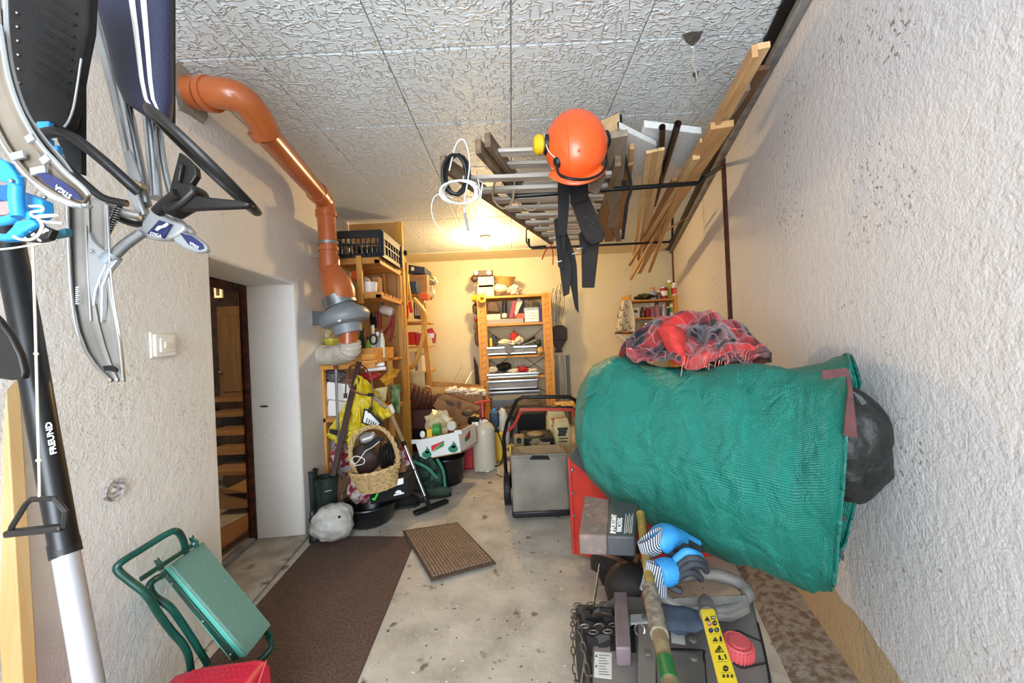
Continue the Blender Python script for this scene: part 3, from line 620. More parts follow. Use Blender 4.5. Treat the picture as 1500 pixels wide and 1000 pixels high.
weave(MATS['tarp'], 260, 330, '#0b5c50', '#2ba390')
# sections along the bag: top and bottom of its outline, distance, half thickness, yaw of the thin side
SEC = [(0.00, (852, 588), (852, 620), 2.05, .03), (.03, (854, 560), (850, 650), 2.03, .12), (.10, (872, 535), (866, 690), 1.98, .19), (.20, (905, 524), (905, 728), 1.90, .22),
       (.35, (962, 540), (965, 764), 1.75, .24), (.50, (1020, 541), (1020, 786), 1.60, .25), (.65, (1085, 541), (1080, 808), 1.45, .25), (.80, (1150, 546), (1140, 832), 1.30, .23), (.90, (1195, 536), (1180, 845), 1.19, .20), (1.0, (1236, 523), (1212, 851), 1.10, .16)]
def sec(u):
    for i in range(len(SEC) - 1):
        if u <= SEC[i + 1][0] + 1e-9:
            a, b_ = SEC[i], SEC[i + 1]; t = (u - a[0]) / (b_[0] - a[0]); 
            T = V(at(*a[1], a[3])).lerp(at(*b_[1], b_[3]), t); B = V(at(*a[2], a[3])).lerp(at(*b_[2], b_[3]), t)
            return T, B, a[4] + (b_[4] - a[4]) * t
def bagpt(u, v, sh=1, wr_=1):
    uu = u ** 1.3; T, B, d = sec(uu); c = (T + B) / 2; mj = (T - B) / 2; a = 2 * PI * v
    mn = V((-.45, -.9, 0)) * d; ca, sa_ = math.cos(a), math.sin(a)
    sq = lambda x, e: math.copysign(abs(x) ** e, x)
    p = c + (mj * sq(ca, .9) + mn * sq(sa_, .8) ) * sh
    n = (mj.normalized() * ca + mn.normalized() * sa_)
    # creases run along and across the sack
    wv = .014 * noise.noise(V((uu * 5, v * 9, 2))) + .03 * abs(noise.noise(V((uu * 3.2 + v * 2.2, v * 6.5 - uu * 4, 5)))) + .007 * noise.noise(V((uu * 16 + v * 12, v * 30 - uu * 9, 9))) + .006 * abs(noise.noise(V((uu * 30, v * 22, 3))))
    return p + n * wv * wr_ * min(1, uu * 8 + .2) + V((-(.018 if sa_ > 0 else .12) * sa_ * uu ** 5, .02 * sa_ * uu ** 5, 0))
bag = thing('garden_bag', 'big bright green woven garden bag lying on its side, opening to the right', 'bag', bagpt(.5, .5))
obj('bag_body', MB().grid(lambda u, v: bagpt(u, v), 110, 120, cv=True), 'tarp', bag, solid=.002, smooth=80)
obj('bag_bottom', MB().grid(lambda u, v: bagpt(0.0, v, u), 3, 60, cv=True), 'tarp', bag, solid=.002, smooth=80)
obj('folded_corner', MB().grid(lambda u, v: at(858 + 92 * u - 8 * v, 572 - 46 * u ** .6 + 28 * v * (1 - .3 * u) , 1.86 - .05 * u - .07 * v) + V((0, 0, .012 * noise.noise(V((u * 6, v * 5, 1))))), 24, 10), 'tarp', bag, solid=.003, smooth=80)
rim = [bagpt(1.0, i / 60, 1.003) for i in range(60)]
obj('rim_hem', MB().tube(rim, .005, 6, closed=True), 'tarp', bag)
M('webbing_red', '#5f3838', .9, 0, '#4d2c2c', 30, bump=.4)
def ribbon(nm, pts, w_, mat, parent, up=(0, 1, 0), th=.003): 
    pts = spline(pts, 5); mb = MB(); mb.tube(pts, w_ / 2, 4, flat=th / w_ * 2, fup=up); return obj(nm, mb, mat, parent, smooth=60)
obj('handle_patch', MB().prism(ppoly([(1204, 542), (1240, 539), (1243, 550), (1206, 556)], 0.955), (0, .003, 0)), 'webbing_red', bag, label='dull red handle webbing')
obj('handle_strap', MB().prism(ppoly([(1238, 541, .965), (1243, 541, .965), (1248, 560, .965), (1256, 641, .97), (1236, 637, .97), (1243, 570, .965)], .96), (0, .003, 0)), 'webbing_red', bag, label='dull red handle webbing')
M('black_sack', '#0c0d0c', .55, 0, '#1d1e1b', 10, bump=1, bscale=14, bdist=.02)
sk = thing('black_sack', 'black plastic sack sticking out of the mouth of the green bag', 'sack', at(1255, 640, 1.05))
bs = MB().blob(at(1236, 648, 1.10), (.11, .10, .165), 4, .16, 1.9, 4)
obj('sack_body', bs, 'black_sack', sk); obj('sack_flap', MB().prism(ppoly([(1248, 572), (1262, 580), (1290, 614), (1280, 612), (1262, 592)], 1.03), (0, .01, 0)), M('grey_sack', '#4b5050', .5), sk)
for (pts) in ([(1216, 760), (1228, 753), (1239, 755), (1239, 763), (1228, 762)], [(1217, 790), (1226, 800), (1237, 812), (1236, 822), (1222, 806)]):
    obj('inner_handle', MB().prism(ppoly(pts, 1.17), (0, .006, 0)), M('strap_plum', '#4a2e33', .8), bag, label='dark plum handle inside the bag')

# plaid blanket heaped on the bag
def plaid():
    mt = bpy.data.materials.new('plaid'); MATS['plaid'] = mt; mt.use_nodes = True; nt = mt.node_tree; N = nt.nodes; L = nt.links; b = N['Principled BSDF']; b.inputs['Roughness'].default_value = .95; b.inputs['Sheen Weight'].default_value = .3
    tc = N.new('ShaderNodeTexCoord'); sx = N.new('ShaderNodeSeparateXYZ'); cs = []
    wn_ = N.new('ShaderNodeTexNoise'); wn_.inputs['Scale'].default_value = 2.2; wn_.inputs['Detail'].default_value = 1; L.new(tc.outputs['UV'], wn_.inputs['Vector'])
    mp = N.new('ShaderNodeMapping'); mp.inputs['Rotation'].default_value = (0, 0, .55); mp.inputs['Scale'].default_value = (1.0, .45, 1); L.new(tc.outputs['UV'], mp.inputs[0])
    va = N.new('ShaderNodeVectorMath'); va.operation = 'MULTIPLY_ADD'; L.new(wn_.outputs['Color'], va.inputs[0]); va.inputs[1].default_value = (.4, .3, 0); L.new(mp.outputs[0], va.inputs[2]); L.new(va.outputs[0], sx.inputs[0])
    for i, n in ((0, 2.6), (1, 2.6)):
        a = N.new('ShaderNodeMath'); a.operation = 'MULTIPLY'; L.new(sx.outputs[i], a.inputs[0]); a.inputs[1].default_value = n
        f = N.new('ShaderNodeMath'); f.operation = 'FRACT'; L.new(a.outputs[0], f.inputs[0]); r = N.new('ShaderNodeValToRGB'); cr = r.color_ramp; cr.interpolation = 'CONSTANT'
        stops = [(0, '#c8322e'), (.20, '#d98a84'), (.215, '#8d1f24'), (.34, '#0a0c1a'), (.46, '#d98a84'), (.475, '#0a0c1a'), (.62, '#6d1a20'), (.70, '#d98a84'), (.715, '#2b2826'), (.86, '#c8322e')]
        cr.elements[0].position = 0; cr.elements[0].color = lin(stops[0][1]); cr.elements[1].position = stops[1][0]; cr.elements[1].color = lin(stops[1][1])
        for p, c in stops[2:]: e = cr.elements.new(p); e.color = lin(c)
        L.new(f.outputs[0], r.inputs[0]); cs.append(r.outputs[0])
    mx = N.new('ShaderNodeMix'); mx.data_type = 'RGBA'; mx.inputs[0].default_value = .5; L.new(cs[0], mx.inputs[6]); L.new(cs[1], mx.inputs[7])
    L.new(mx.outputs[2], b.inputs['Base Color']); n = N.new('ShaderNodeTexNoise'); n.inputs['Scale'].default_value = 220; L.new(tc.outputs['Object'], n.inputs['Vector'])
    bp = N.new('ShaderNodeBump'); bp.inputs['Strength'].default_value = .6; bp.inputs['Distance'].default_value = .004; L.new(n.outputs['Fac'], bp.inputs['Height']); L.new(bp.outputs[0], b.inputs['Normal'])
plaid()
pb = thing('plaid_blanket', 'red and navy plaid wool blanket with fringe heaped on top of the green bag', 'blanket', at(1020, 530, 1.72))
def pl(u, v):
    x = 918 + 212 * u; top = 0
    prof = [(0, 500), (.08, 488), (.2, 468), (.35, 461), (.5, 456), (.62, 462), (.72, 472), (.82, 480), (.9, 500), (1, 530)]
    for i in range(len(prof) - 1):
        if u <= prof[i + 1][0] + 1e-9: t = (u - prof[i][0]) / (prof[i + 1][0] - prof[i][0]); top = prof[i][1] + (prof[i + 1][1] - prof[i][1]) * t; break
    bot = 522 + 16 * math.sin(PI * u) + 6 * math.sin(u * 17)
    y = top + (bot - top) * v ** .9
    Y = 1.86 - .18 * u - .20 * math.sin(v * PI / 2) * (.6 + .4 * math.sin(PI * u))
    fold = .13 * abs(noise.noise(V((u * 6 + v * 1.8, v * 2.4 - u * 2, 3)))) + .05 * noise.noise(V((u * 13, v * 5, 8))) + .012 * noise.noise(V((u * 30, v * 14, 1)))
    return at(x, y, Y - fold * 1.2) + V((0, 0, fold * .35))
obj('cloth', MB().grid(pl, 90, 40), 'plaid', pb, solid=.006, smooth=80)
def back(u, v): p = pl(u, 0); return p + V((0, .25 * v, -.20 * v * v))
obj('cloth_back', MB().grid(back, 60, 8), 'plaid', pb, solid=.006, smooth=80)
fl = MB().grid(lambda u, v: at(962 + 38 * u + 26 * v - 8 * u * v, 482 + 58 * v * (.9 + .2 * u) - 6 * math.sin(PI * u), 1.58 - .05 * math.sin(PI * u) + .02 * v), 18, 18)
obj('folded_corner', fl, M('plaid_red', '#c93a33', .95, 0, '#a82b28', 30, bump=.5, bscale=200), pb, solid=.006, smooth=80, label='plain red folded corner')
fr = MB(); rn = random.Random(3)
for i in range(34):
    x = 1000 + 105 * rn.random(); y = 508 + 16 * rn.random(); dx = rn.uniform(-14, 8); 
    fr.tube(spline([at(x, y, 1.555), at(x + dx * .6, y + 10, 1.53), at(x + dx, y + 16 + rn.uniform(0, 14), 1.53)], 3), .0016, 4)
obj('fringe', fr, M('fringe', '#e07a70', .95), pb, kind='stuff')
# ---------------------------------------------------------------- snow blower under the green bag
M('red_paint', '#cf3a2c', .38, 0, '#b52f24', 6, coat=.2)
sb = thing('snow_blower', 'red snow blower housing with a row of bolt heads standing under the green bag', 'snow blower', (.6, 2.15, 0))
SY = 2.12
pts = [(833, 668), (835, 740), (837, 790), (842, 811), (900, 824), (985, 829), (1074, 830), (1079, 824), (1060, 790), (1030, 760), (930, 742), (880, 705), (845, 672)]
obj('rear_panel', MB().prism(ppoly(pts, SY), (0, .006, 0)), 'red_paint', sb, bevel=.002)
obj('side_flange', MB().prism(ppoly([(832, 668), (836, 668), (843, 812), (839, 812)], SY - .012), (0, .03, 0)), 'red_paint', sb, bevel=.002)
obj('side_flange', MB().prism(ppoly([(1072, 800), (1079, 822), (1076, 832), (1068, 832)], SY), (0, .25, 0)), 'red_paint', sb, bevel=.002)
obj('scraper', MB().beam(at(843, 818, SY + .05), at(1076, 834, SY + .05), .08, .012), 'red_paint', sb)
obj('auger_drum', MB().tube([at(846, 762, SY + .18), at(1060, 780, SY + .18)], .12, 20), 'black_plastic', sb)
for y in (688, 722, 755, 790): obj('bolt_head', MB().lathe([(.011, 0), (.011, .003), (.007, .007), (0, .008)], at(838 + (y - 688) * .03, y, SY - .004), (0, -1, 0), 10), 'brushed', sb)
obj('rim_seal', MB().prism(ppoly([(832, 668), (846, 655), (858, 664), (884, 690), (908, 728), (912, 742), (890, 722), (866, 700), (838, 676)], SY - .04), (0, .02, 0)), M('shield', '#3c4039', .55, 0, '#2c2f29', 8), sb, bevel=.004, label='dark rubber shield')
# battery-like worn cover
cz = .56
cv = thing('machine_cover', 'worn grey and rusty box shaped cover with white warning print beside the green bag', 'cover', at(890, 800, 1.6))
c0, c1, c2, c3 = onz(856, 725, cz), onz(936, 738, cz), onz(930, 786, cz), onz(848, 783, cz)
M('worn_cover', '#8d7268', .85, 0, '#6d625c', 16, bump=.7, bscale=60, contrast=(.35, .6), col3='#9d8478'); M('cover_grey', '#4a4a4c', .5, 0, '#3f4042', 8)
obj('cover_top', MB().prism([c0, c0.lerp(c1, .47), c0.lerp(c1, .50).lerp(c3.lerp(c2, .5), .5), c3.lerp(c2, .5), c3], (0, 0, -.07)), 'worn_cover', cv, bevel=.006)
obj('cover_side', MB().prism([c0.lerp(c1, .47), c1, c2, c3.lerp(c2, .5), c0.lerp(c1, .50).lerp(c3.lerp(c2, .5), .5)], (0, 0, -.07)), 'cover_grey', cv, bevel=.006)
# lettering runs away from the camera
rd = (c1 - c2).normalized(); cd_ = (c1 - c0).normalized()
def cvt(s, x, y, size): text(s, onz(x, y, cz + .0012), onz(x + 2.5, y - 42, cz + .0012) - onz(x, y, cz + .0012), onz(x - 10, y - 1, cz + .0012) - onz(x, y, cz + .0012), size, 'white_print', cv, bold=.0006)
cvt('IMPORTANT', 901.5, 781, .026); cvt('WICHTIG', 910.5, 779, .025)
for k in range(5): obj('print_line', MB().beam(onz(914.5 + 2.6 * k, 781 - (k % 3), cz + .0006), onz(917 + 2.6 * k, 752 + 3 * (k % 2), cz + .0006), .0018, .0006), 'white_print', cv)
obj('burnt_mouth', MB().blob(at(905, 822, 1.62), (.11, .12, .10), 6, .35, 2.0, 3), M('charred', '#17120f', .9, 0, '#2b201b', 20, bump=1, bscale=30), cv)
obj('rusty_lip', MB().tube(spline([at(852, 792, 1.42), at(872, 806, 1.42), at(900, 815, 1.45), at(925, 828, 1.5), at(935, 812, 1.5)], 4), .010, 7), 'rust_light', cv)
obj('red_guard', MB().prism(ppoly([(905, 845), (925, 840), (948, 850), (935, 872), (905, 868)], 1.50), (0, .03, 0)), 'red_paint', sb, bevel=.004)
obj('dark_housing', MB().blob(at(925, 862, 1.45), (.10, .10, .09), 9, .12), M('housing', '#2c2522', .6), sb)
obj('control_rod', MB().tube([at(880, 815, 1.62), at(866, 910, 1.25), at(851, 1010, .98)], .0042, 8), 'galv', sb, label='thin bare metal control rod')

# ---------------------------------------------------------------- machine with grey hood in front
HZ = .40
dk = thing('ride_on_machine', 'garden machine with dusty grey hood, red tank cap and chained tyre in the foreground', 'machine', (.5, 1.05, 0))
M('hood', '#5b5753', .6, 0, '#6b6560', 7, bump=.25, bscale=80, detail=8); M('hood_dark', '#484644', .6, 0, '#56524e', 9)
dp_ = [(900, 872), (868, 892), (868, 1010), (870, 1060), (1150, 1060), (1136, 1010), (1102, 874)]
obj('hood', MB().prism([onz(a, b_, HZ) for a, b_ in dp_], (0, 0, -.06)), 'hood', dk, bevel=.008)
obj('hood_skirt', MB().prism([onz(a, b_, HZ - .06) for a, b_ in [(905, 880), (880, 900), (880, 1050), (1130, 1050), (1090, 882)]], (0, 0, -.16)), 'hood_dark', dk)
def hbox(nm, pts, z0, z1, mat, **k): return obj(nm, MB().prism([onz(a, b_, z1) for a, b_ in pts], (0, 0, z0 - z1)), mat, dk, bevel=k.pop('bevel', .004), **k)
M('lever_plum', '#6b5d60', .5, 0, '#5a4c4f', 12)
hbox('lever_block', [(899, 866), (919, 866), (924, 948), (902, 948)], HZ, HZ + .05, 'lever_plum')
hbox('lever_slot', [(893, 916), (930, 912), (932, 955), (894, 952)], HZ - .001, HZ + .002, 'matte_black', bevel=0)
hbox('ridge_panel', [(934, 912), (957, 912), (962, 950), (960, 1040), (934, 1040)], HZ, HZ + .022, 'hood')
hbox('engine_cover', [(960, 950), (1026, 952), (1032, 968), (1036, 1040), (964, 1040)], HZ, HZ + .026, 'hood_dark', bevel=.008)
hbox('bracket_plate', [(922, 899), (952, 897), (954, 911), (923, 913)], HZ + .02, HZ + .026, 'grey_plastic')
for (x, y) in ((945, 905), (949, 957), (1016, 964), (1015, 938)): obj('bolt', MB().lathe([(.010, 0), (.009, .006), (.004, .007), (0, .006)], onz(x, y, HZ + .026), (0, 0, 1), 8), 'hood_dark', dk)
kn = onz(944, 884, HZ + .05); obj('throttle_knob', MB().tube([kn, kn + V((.012, .0, 0))], .030, 14), 'rust_light', dk); obj('knob_stem', MB().tube([kn + V((.01, 0, 0)), kn + V((.05, .01, -.01))], .010, 8), 'hood_dark', dk)
for (x, y) in ((937, 922),): obj('key_ring', MB().tube([onz(x, y, HZ + .03) + V((math.cos(t) * .014, .004 * math.sin(t), math.sin(t) * .014)) for t in [2 * PI * i / 14 for i in range(14)]], .002, 5, closed=True), 'steel', dk)
M('label_grey', '#bdbdba', .6); M('ink', '#4a4a4a', .6)
l1 = hbox('warning_label', [(871, 954), (896, 956), (896, 994), (870, 991)], HZ, HZ + .0008, 'label_grey', bevel=0)
l2 = hbox('warning_label', [(981, 903), (1000, 905), (1004, 944), (984, 941)], HZ, HZ + .0008, 'label_grey', bevel=0)
for k in range(8):
    y = 959 + 4.0 * k; obj('print_line', MB().beam(onz(877, y, HZ + .0012), onz(893 - (k * 5) % 7, y + 1, HZ + .0012), .0016, .0004), 'ink', l1)
for k in range(4): obj('print_line', MB().beam(onz(994, 912 + 6 * k, HZ + .0012), onz(999, 912 + 6 * k, HZ + .0012), .0016, .0004), 'ink', l2)
def tri(x, y, s, z, mat, parent): return obj('triangle', MB().prism([onz(x - s, y + s, z), onz(x + s, y + s, z), onz(x, y - s, z)], (0, 0, .0005)), mat, parent, smooth=0)
tri(873.5, 960, 1.8, HZ + .0009, 'black_print', l1); tri(873.5, 975, 1.8, HZ + .0009, 'black_print', l1); tri(990, 921, 4.5, HZ + .0009, 'black_print', l2)
# raised edge round the tank cap, seams of the hood
for s_ in ([(1065, 934), (1070, 926), (1082, 924), (1094, 930), (1117, 940)], [(1068, 960), (1076, 972), (1088, 978), (1102, 975), (1122, 971)], [(1110, 912), (1116, 936), (1123, 968), (1128, 1000), (1131, 1030)], [(934, 952), (960, 950), (1026, 952), (1031, 960), (1034, 1000)]):
    obj('seam', MB().tube(spline([onz(a, b_, HZ + .001) for a, b_ in s_], 5), .0028, 5), 'matte_black', dk)
cc = onz(1080, 947, HZ + .02)
M('cap_red', '#b3474a', .55)
co = obj('tank_cap', MB().lathe([(.036, -.02), (.038, .0), (.036, .012), (.032, .016), (.031, .013), (.022, .013), (.021, .018), (0, .018)], cc, (.05, -.1, 1), 28), 'cap_red', dk, label='red ribbed tank cap')
for i in range(26):
    a = 2 * PI * i / 26; p = cc + V((math.cos(a) * .0375, math.sin(a) * .0375, 0)); obj('cap_rib', MB().beam(p + V((0, 0, -.018)), p + V((0, 0, .010)), .004, .004, (math.cos(a), math.sin(a), 0)), 'cap_red', co, smooth=0)
# front tyre with tread blocks and a snow chain
TC = V((.235, 1.12, .205)); TR = .205; TW = .13
ty = obj('tyre', MB().lathe([(TR * .55, -TW / 2), (TR * .86, -TW / 2), (TR * .96, -TW * .40), (TR * .97, 0), (TR * .96, TW * .40), (TR * .86, TW / 2), (TR * .55, TW / 2)], TC, (1, 0, 0), 40), 'black_rubber', dk)
obj('rim', MB().lathe([(0, -TW * .3), (TR * .5, -TW * .35), (TR * .57, -TW * .5), (TR * .57, TW * .5), (0, TW * .3)], TC, (1, 0, 0), 28), 'hood_dark', dk)
for i in range(26):
    a = 2 * PI * i / 26
    for s_ in (-1, 1):
        aa = a + (.06 if s_ > 0 else 0); rdv = V((0, math.cos(aa), math.sin(aa))); tv = V((0, -math.sin(aa), math.cos(aa)))
        mb = MB(); c = TC + rdv * TR * .985; mb.obox(c + V((s_ * TW * .14, 0, 0)), V((TW * .13, 0, 0)) + tv * .006 * s_, tv * .008, rdv * .009); mb.obox(c + V((s_ * TW * .36, 0, 0)) + tv * .012 * s_, V((TW * .10, 0, 0)) - tv * .004 * s_, tv * .010, rdv * .010)
        obj('tread_block', mb, 'black_rubber', ty, smooth=0)
ch = MB(); rn = random.Random(8)
for i in range(44):
    a = 2 * PI * i / 44; rdv = V((0, math.cos(a), math.sin(a))); tv = V((0, -math.sin(a), math.cos(a)))
    for sx_ in (-1, 1):
        c = TC + rdv * TR * .90 + V((sx_ * TW * .56, 0, 0)); o1 = tv if i % 2 else tv; o2 = (V((1, 0, 0)) if i % 2 else rdv)
        ch.tube([c + o1 * .016 * math.cos(t) + o2 * .007 * math.sin(t) for t in [2 * PI * k / 8 for k in range(8)]], .0022, 4, closed=True)
    if i % 4 == 0:
        for k in range(7):
            c = TC + rdv * TR * 1.04 + V(((-3 + k) * TW * .16, 0, 0)) + tv * (.012 if k % 2 else -.008); ch.tube([c + V((1, 0, 0)) * .013 * math.cos(t) + (tv if k % 2 else rdv) * .006 * math.sin(t) for t in [2 * PI * q / 8 for q in range(8)]], .0022, 4, closed=True)
obj('snow_chain', ch, M('chain', '#6f665e', .6, .5, '#4b382c', 30), ty, kind='stuff', label='rusty steel snow chain')

# ---------------------------------------------------------------- long tool with loop handle and yellow warning strip
lt = thing('long_handled_tool', 'grey loop handle on a shaft with a yellow strip of warning symbols', 'tool', onz(1060, 1000, .42))
LC = at(1031, 866, 1.16); hx = m(62, 1.16)
lp = []
for i in range(40):
    a = 2 * PI * i / 40; lp.append(LC + V((math.cos(a) * hx, .055 * math.sin(a), .02 * math.sin(a))))
M('grip', '#55524f', .6, 0, '#6a645e', 20, bump=.5, bscale=100)
obj('loop_handle', MB().tube(lp, [.019 if math.sin(2 * PI * i / 40) > -.35 else .014 for i in range(40)], 12, closed=True), 'grip', lt)
obj('cross_web', MB().prism([LC + V((-hx * .85, -.03, -.01)), LC + V((hx * .88, -.03, -.01)), LC + V((hx * .8, -.06, -.03)), LC + V((.035, -.08, -.04)), LC + V((-hx * .7, -.06, -.03))], (0, 0, .018)), 'grip', lt, bevel=.004)
s0 = at(1034, 884, 1.04); s1 = at(1038, 901, 1.0); s2 = at(1078, 1040, .69); hub = MB().tube([at(1033, 876, 1.08), s0, s1], [.012, .021, .0225], 14)
obj('hub', hub, 'grip', lt); obj('hub_ring', MB().tube([at(1037.5, 897, 1.01), s1], .0235, 14), 'hood_dark', lt)
M('strip_yellow', '#e8cf28', .45)
# symbols printed on the strip: laid on the face turned to the camera
axs = (s2 - s1).normalized(); sdx = axs.cross(V((0, 1, -.9))).normalized()
if sdx.x < 0: sdx = -sdx
vw = ray(1056, 950); nf = -(vw - axs * vw.dot(axs)).normalized()
obj('shaft', MB().beam(s1, s2, .036, .034, nf), 'strip_yellow', lt, bevel=.005, smooth=0, label='yellow sticker-covered shaft')
def on_shaft(x, y):
    # point on the visible shaft face under this photo point
    n0 = nf; p0 = s1 + n0 * .0174; d = ray(x, y); o = V((0, 0, CAMZ)); t = (p0 - o).dot(n0) / d.dot(n0); return o + d * t
def mark(poly, mat='black_print', nm='symbol'): return obj(nm, MB().prism([on_shaft(a, b_) for a, b_ in poly], nf * .0006), mat, lt, smooth=0)
def ring(x, y, r, mat='black_print', k=14, nm='symbol', rin=0):
    mark([(x + r * math.cos(2 * PI * i / k), y + r * math.sin(2 * PI * i / k)) for i in range(k)], mat, nm)
mark([(1032, 909), (1040, 909), (1036, 902.5)]); mark([(1041, 902), (1048, 902), (1048.5, 907), (1041.5, 907)])
mark([(1042.3, 903), (1044.6, 903), (1044.8, 906), (1042.6, 906)], 'white_print'); mark([(1045.2, 903), (1047.2, 903), (1047.5, 906), (1045.4, 906)], 'white_print')
ring(1039, 913, 3.4, 'red_plastic'); ring(1039, 913, 2.6, 'white_print'); ring(1047, 912.5, 3.6); mark([(1044.5, 912), (1049.5, 911.6), (1049.5, 913), (1044.5, 913.2)], 'white_print')
ring(1041.5, 923, 3.6, 'navy_print'); ring(1050, 922.5, 3.6, 'black_print'); mark([(1040.5, 921), (1043, 922), (1041, 925)], 'white_print'); mark([(1048.5, 920.5), (1050, 920.5), (1050.5, 923), (1052, 924.5), (1049, 924.5)], 'white_print')
M('strip_line', '#a8961c', .5)
for y in (928.5, 941.5, 969, 985): mark([(1040 + (y - 928) * .27, y), (1056 + (y - 928) * .26, y - .4), (1056 + (y - 928) * .26, y + .3), (1040 + (y - 928) * .27, y + .7)], 'strip_line')
mark([(1044, 939), (1052, 939), (1048, 932.5)]); mark([(1047, 938), (1049, 938), (1048, 935)], 'strip_yellow'); mark([(1054, 932), (1057, 932), (1058, 939), (1054.5, 939)])
mark([(1047, 955.5), (1061, 955), (1054, 944.5)]); mark([(1049, 954.4), (1059.2, 954), (1054.1, 946.4)], 'strip_yellow'); mark([(1053, 948.5), (1055, 948.5), (1056, 953.5), (1053, 953.5)])
mark([(1052, 960), (1055, 959.6), (1056.5, 966), (1053, 966)]); mark([(1057, 965), (1060, 964.6), (1060.2, 965.8), (1057.2, 966.2)]); mark([(1060.5, 958.5), (1063, 958), (1065, 965), (1063, 965.2)])
ring(1063, 979, 4.2); mark([(1060, 978.6), (1066, 978.2), (1066, 979.6), (1060, 980)], 'strip_yellow')
for x in (1060, 1066, 1072): mark([(x - 1.6, 988), (x + 1.6, 987.8), (x + 2, 992), (x - 1.2, 992.2)])

# wooden shaft with gloves
M('bamboo', '#a08d68', .7, 0, '#6f5f45', 30, bump=.4, contrast=(.3, .6)); M('shaft_grey', '#8d8374', .7, 0, '#5c5347', 60, bump=.4)
ws = thing('wooden_tool_shaft', 'mottled wooden tool shaft with green sticker running from under the bag to the front', 'tool', at(985, 1000, .95))
a0, a1, a2, a3 = at(938, 752, 1.42), at(954, 868, 1.06), at(966, 930, .90), at(990, 1035, .72)
obj('upper_shaft', MB().tube([a0, a1], .0145, 12), M('mossy_wood', '#a48a3c', .8, 0, '#6e5c30', 20, bump=.4), ws)
obj('sleeve', MB().tube([at(952, 862, 1.07), a2], .0215, 14), 'shaft_grey', ws); obj('lower_shaft', MB().tube([a2, a3], [.0175, .0155], 14), 'bamboo', ws)
obj('sticker', MB().tube([a2.lerp(a3, .40), a2.lerp(a3, .70)], .0178, 14), M('sticker_green', '#1c6130', .5), ws, label='green sticker with white letters')
text('L V', a2.lerp(a3, .66) + V((.006, -.019, .012)), a2 - a3, V((-1, 0, .1)), .02, 'white_print', ws); 

# gloves: cuff, palm, four fingers and a thumb each
M('glove_blue', '#2474ac', .6, 0, '#318cc8', 14, bump=.3); M('glove_dark', '#33373f', .7, 0, '#22252b', 20, bump=.4)
def striped():
    mt = M('cuff', '#b9bcc0', .85); nt = mt.node_tree; N = nt.nodes; L = nt.links; tc = N.new('ShaderNodeTexCoord'); sx = N.new('ShaderNodeSeparateXYZ'); L.new(tc.outputs['UV'], sx.inputs[0])
    a = N.new('ShaderNodeMath'); a.operation = 'MULTIPLY'; L.new(sx.outputs[1], a.inputs[0]); a.inputs[1].default_value = 2 * PI * 30; s = N.new('ShaderNodeMath'); s.operation = 'SINE'; L.new(a.outputs[0], s.inputs[0])
    r = N.new('ShaderNodeValToRGB'); r.color_ramp.elements[0].position = .45; r.color_ramp.elements[1].position = .55; r.color_ramp.elements[0].color = lin('#3c4250'); r.color_ramp.elements[1].color = lin('#c9cdd2'); L.new(s.outputs[0], r.inputs[0]); L.new(r.outputs[0], N['Principled BSDF'].inputs['Base Color'])
striped()
def glove(label, cuffpts, palm, fingers, thumb, cw, Y):
    g = thing('work_glove', label, 'glove', at(*palm[1][:2], Y))
    def P3(p): return at(p[0], p[1], p[2] if len(p) > 2 else Y)
    cp = spline([P3(p) for p in cuffpts], 6)
    def cf(u, v):
        i = min(len(cp) - 2, int(u * (len(cp) - 1))); t = u * (len(cp) - 1) - i; c = cp[i].lerp(cp[i + 1], t); d = (cp[-1] - cp[0]).normalized(); sd = d.cross(V((0, 1, 0))).normalized(); a = 2 * PI * v; w_ = cw * (1.15 - .5 * u + .35 * u * u)
        return c + sd * math.cos(a) * w_ + V((0, 1, 0)) * math.sin(a) * w_ * .38
    obj('cuff', MB().grid(cf, 14, 28, cv=True), 'cuff', g, solid=.003)
    pp_ = [P3(p) for p in palm]; obj('palm', MB().tube(spline(pp_, 4), [cw * (.75 + .35 * math.sin(PI * min(1, i / (4 * (len(pp_) - 1)) + .15))) for i in range(4 * (len(pp_) - 1) + 1)], 16, flat=1.0, fup=(1, 0, 0)), 'glove_blue', g, smooth=80)
    for f in fingers + [thumb]:
        s_ = spline([P3(p) for p in f], 4); n = len(s_); obj('thumb' if f is thumb else 'finger', MB().tube(s_, [.0125 - .003 * i / n if i < n - 1 else .006 for i in range(n)], 10), 'glove_dark' if f is not fingers[0] else 'glove_blue', g, smooth=80)
glove('blue work glove with grey striped cuff, upper of the two hung on the shaft', [(952, 784, 1.20), (955, 800, 1.20), (966, 806, 1.21)], [(962, 800, 1.22), (975, 786, 1.23), (998, 790, 1.25)],
      [[(995, 780, 1.24), (1010, 788, 1.25), (1026, 796, 1.26)], [(995, 788, 1.23), (1012, 797, 1.24), (1028, 806, 1.25)], [(992, 795, 1.22), (1008, 803, 1.22), (1024, 812, 1.24)], [(985, 800, 1.21), (1000, 806, 1.21), (1014, 812, 1.22)]], [(970, 802, 1.2), (984, 812, 1.2), (996, 814, 1.2)], .040, 1.22)
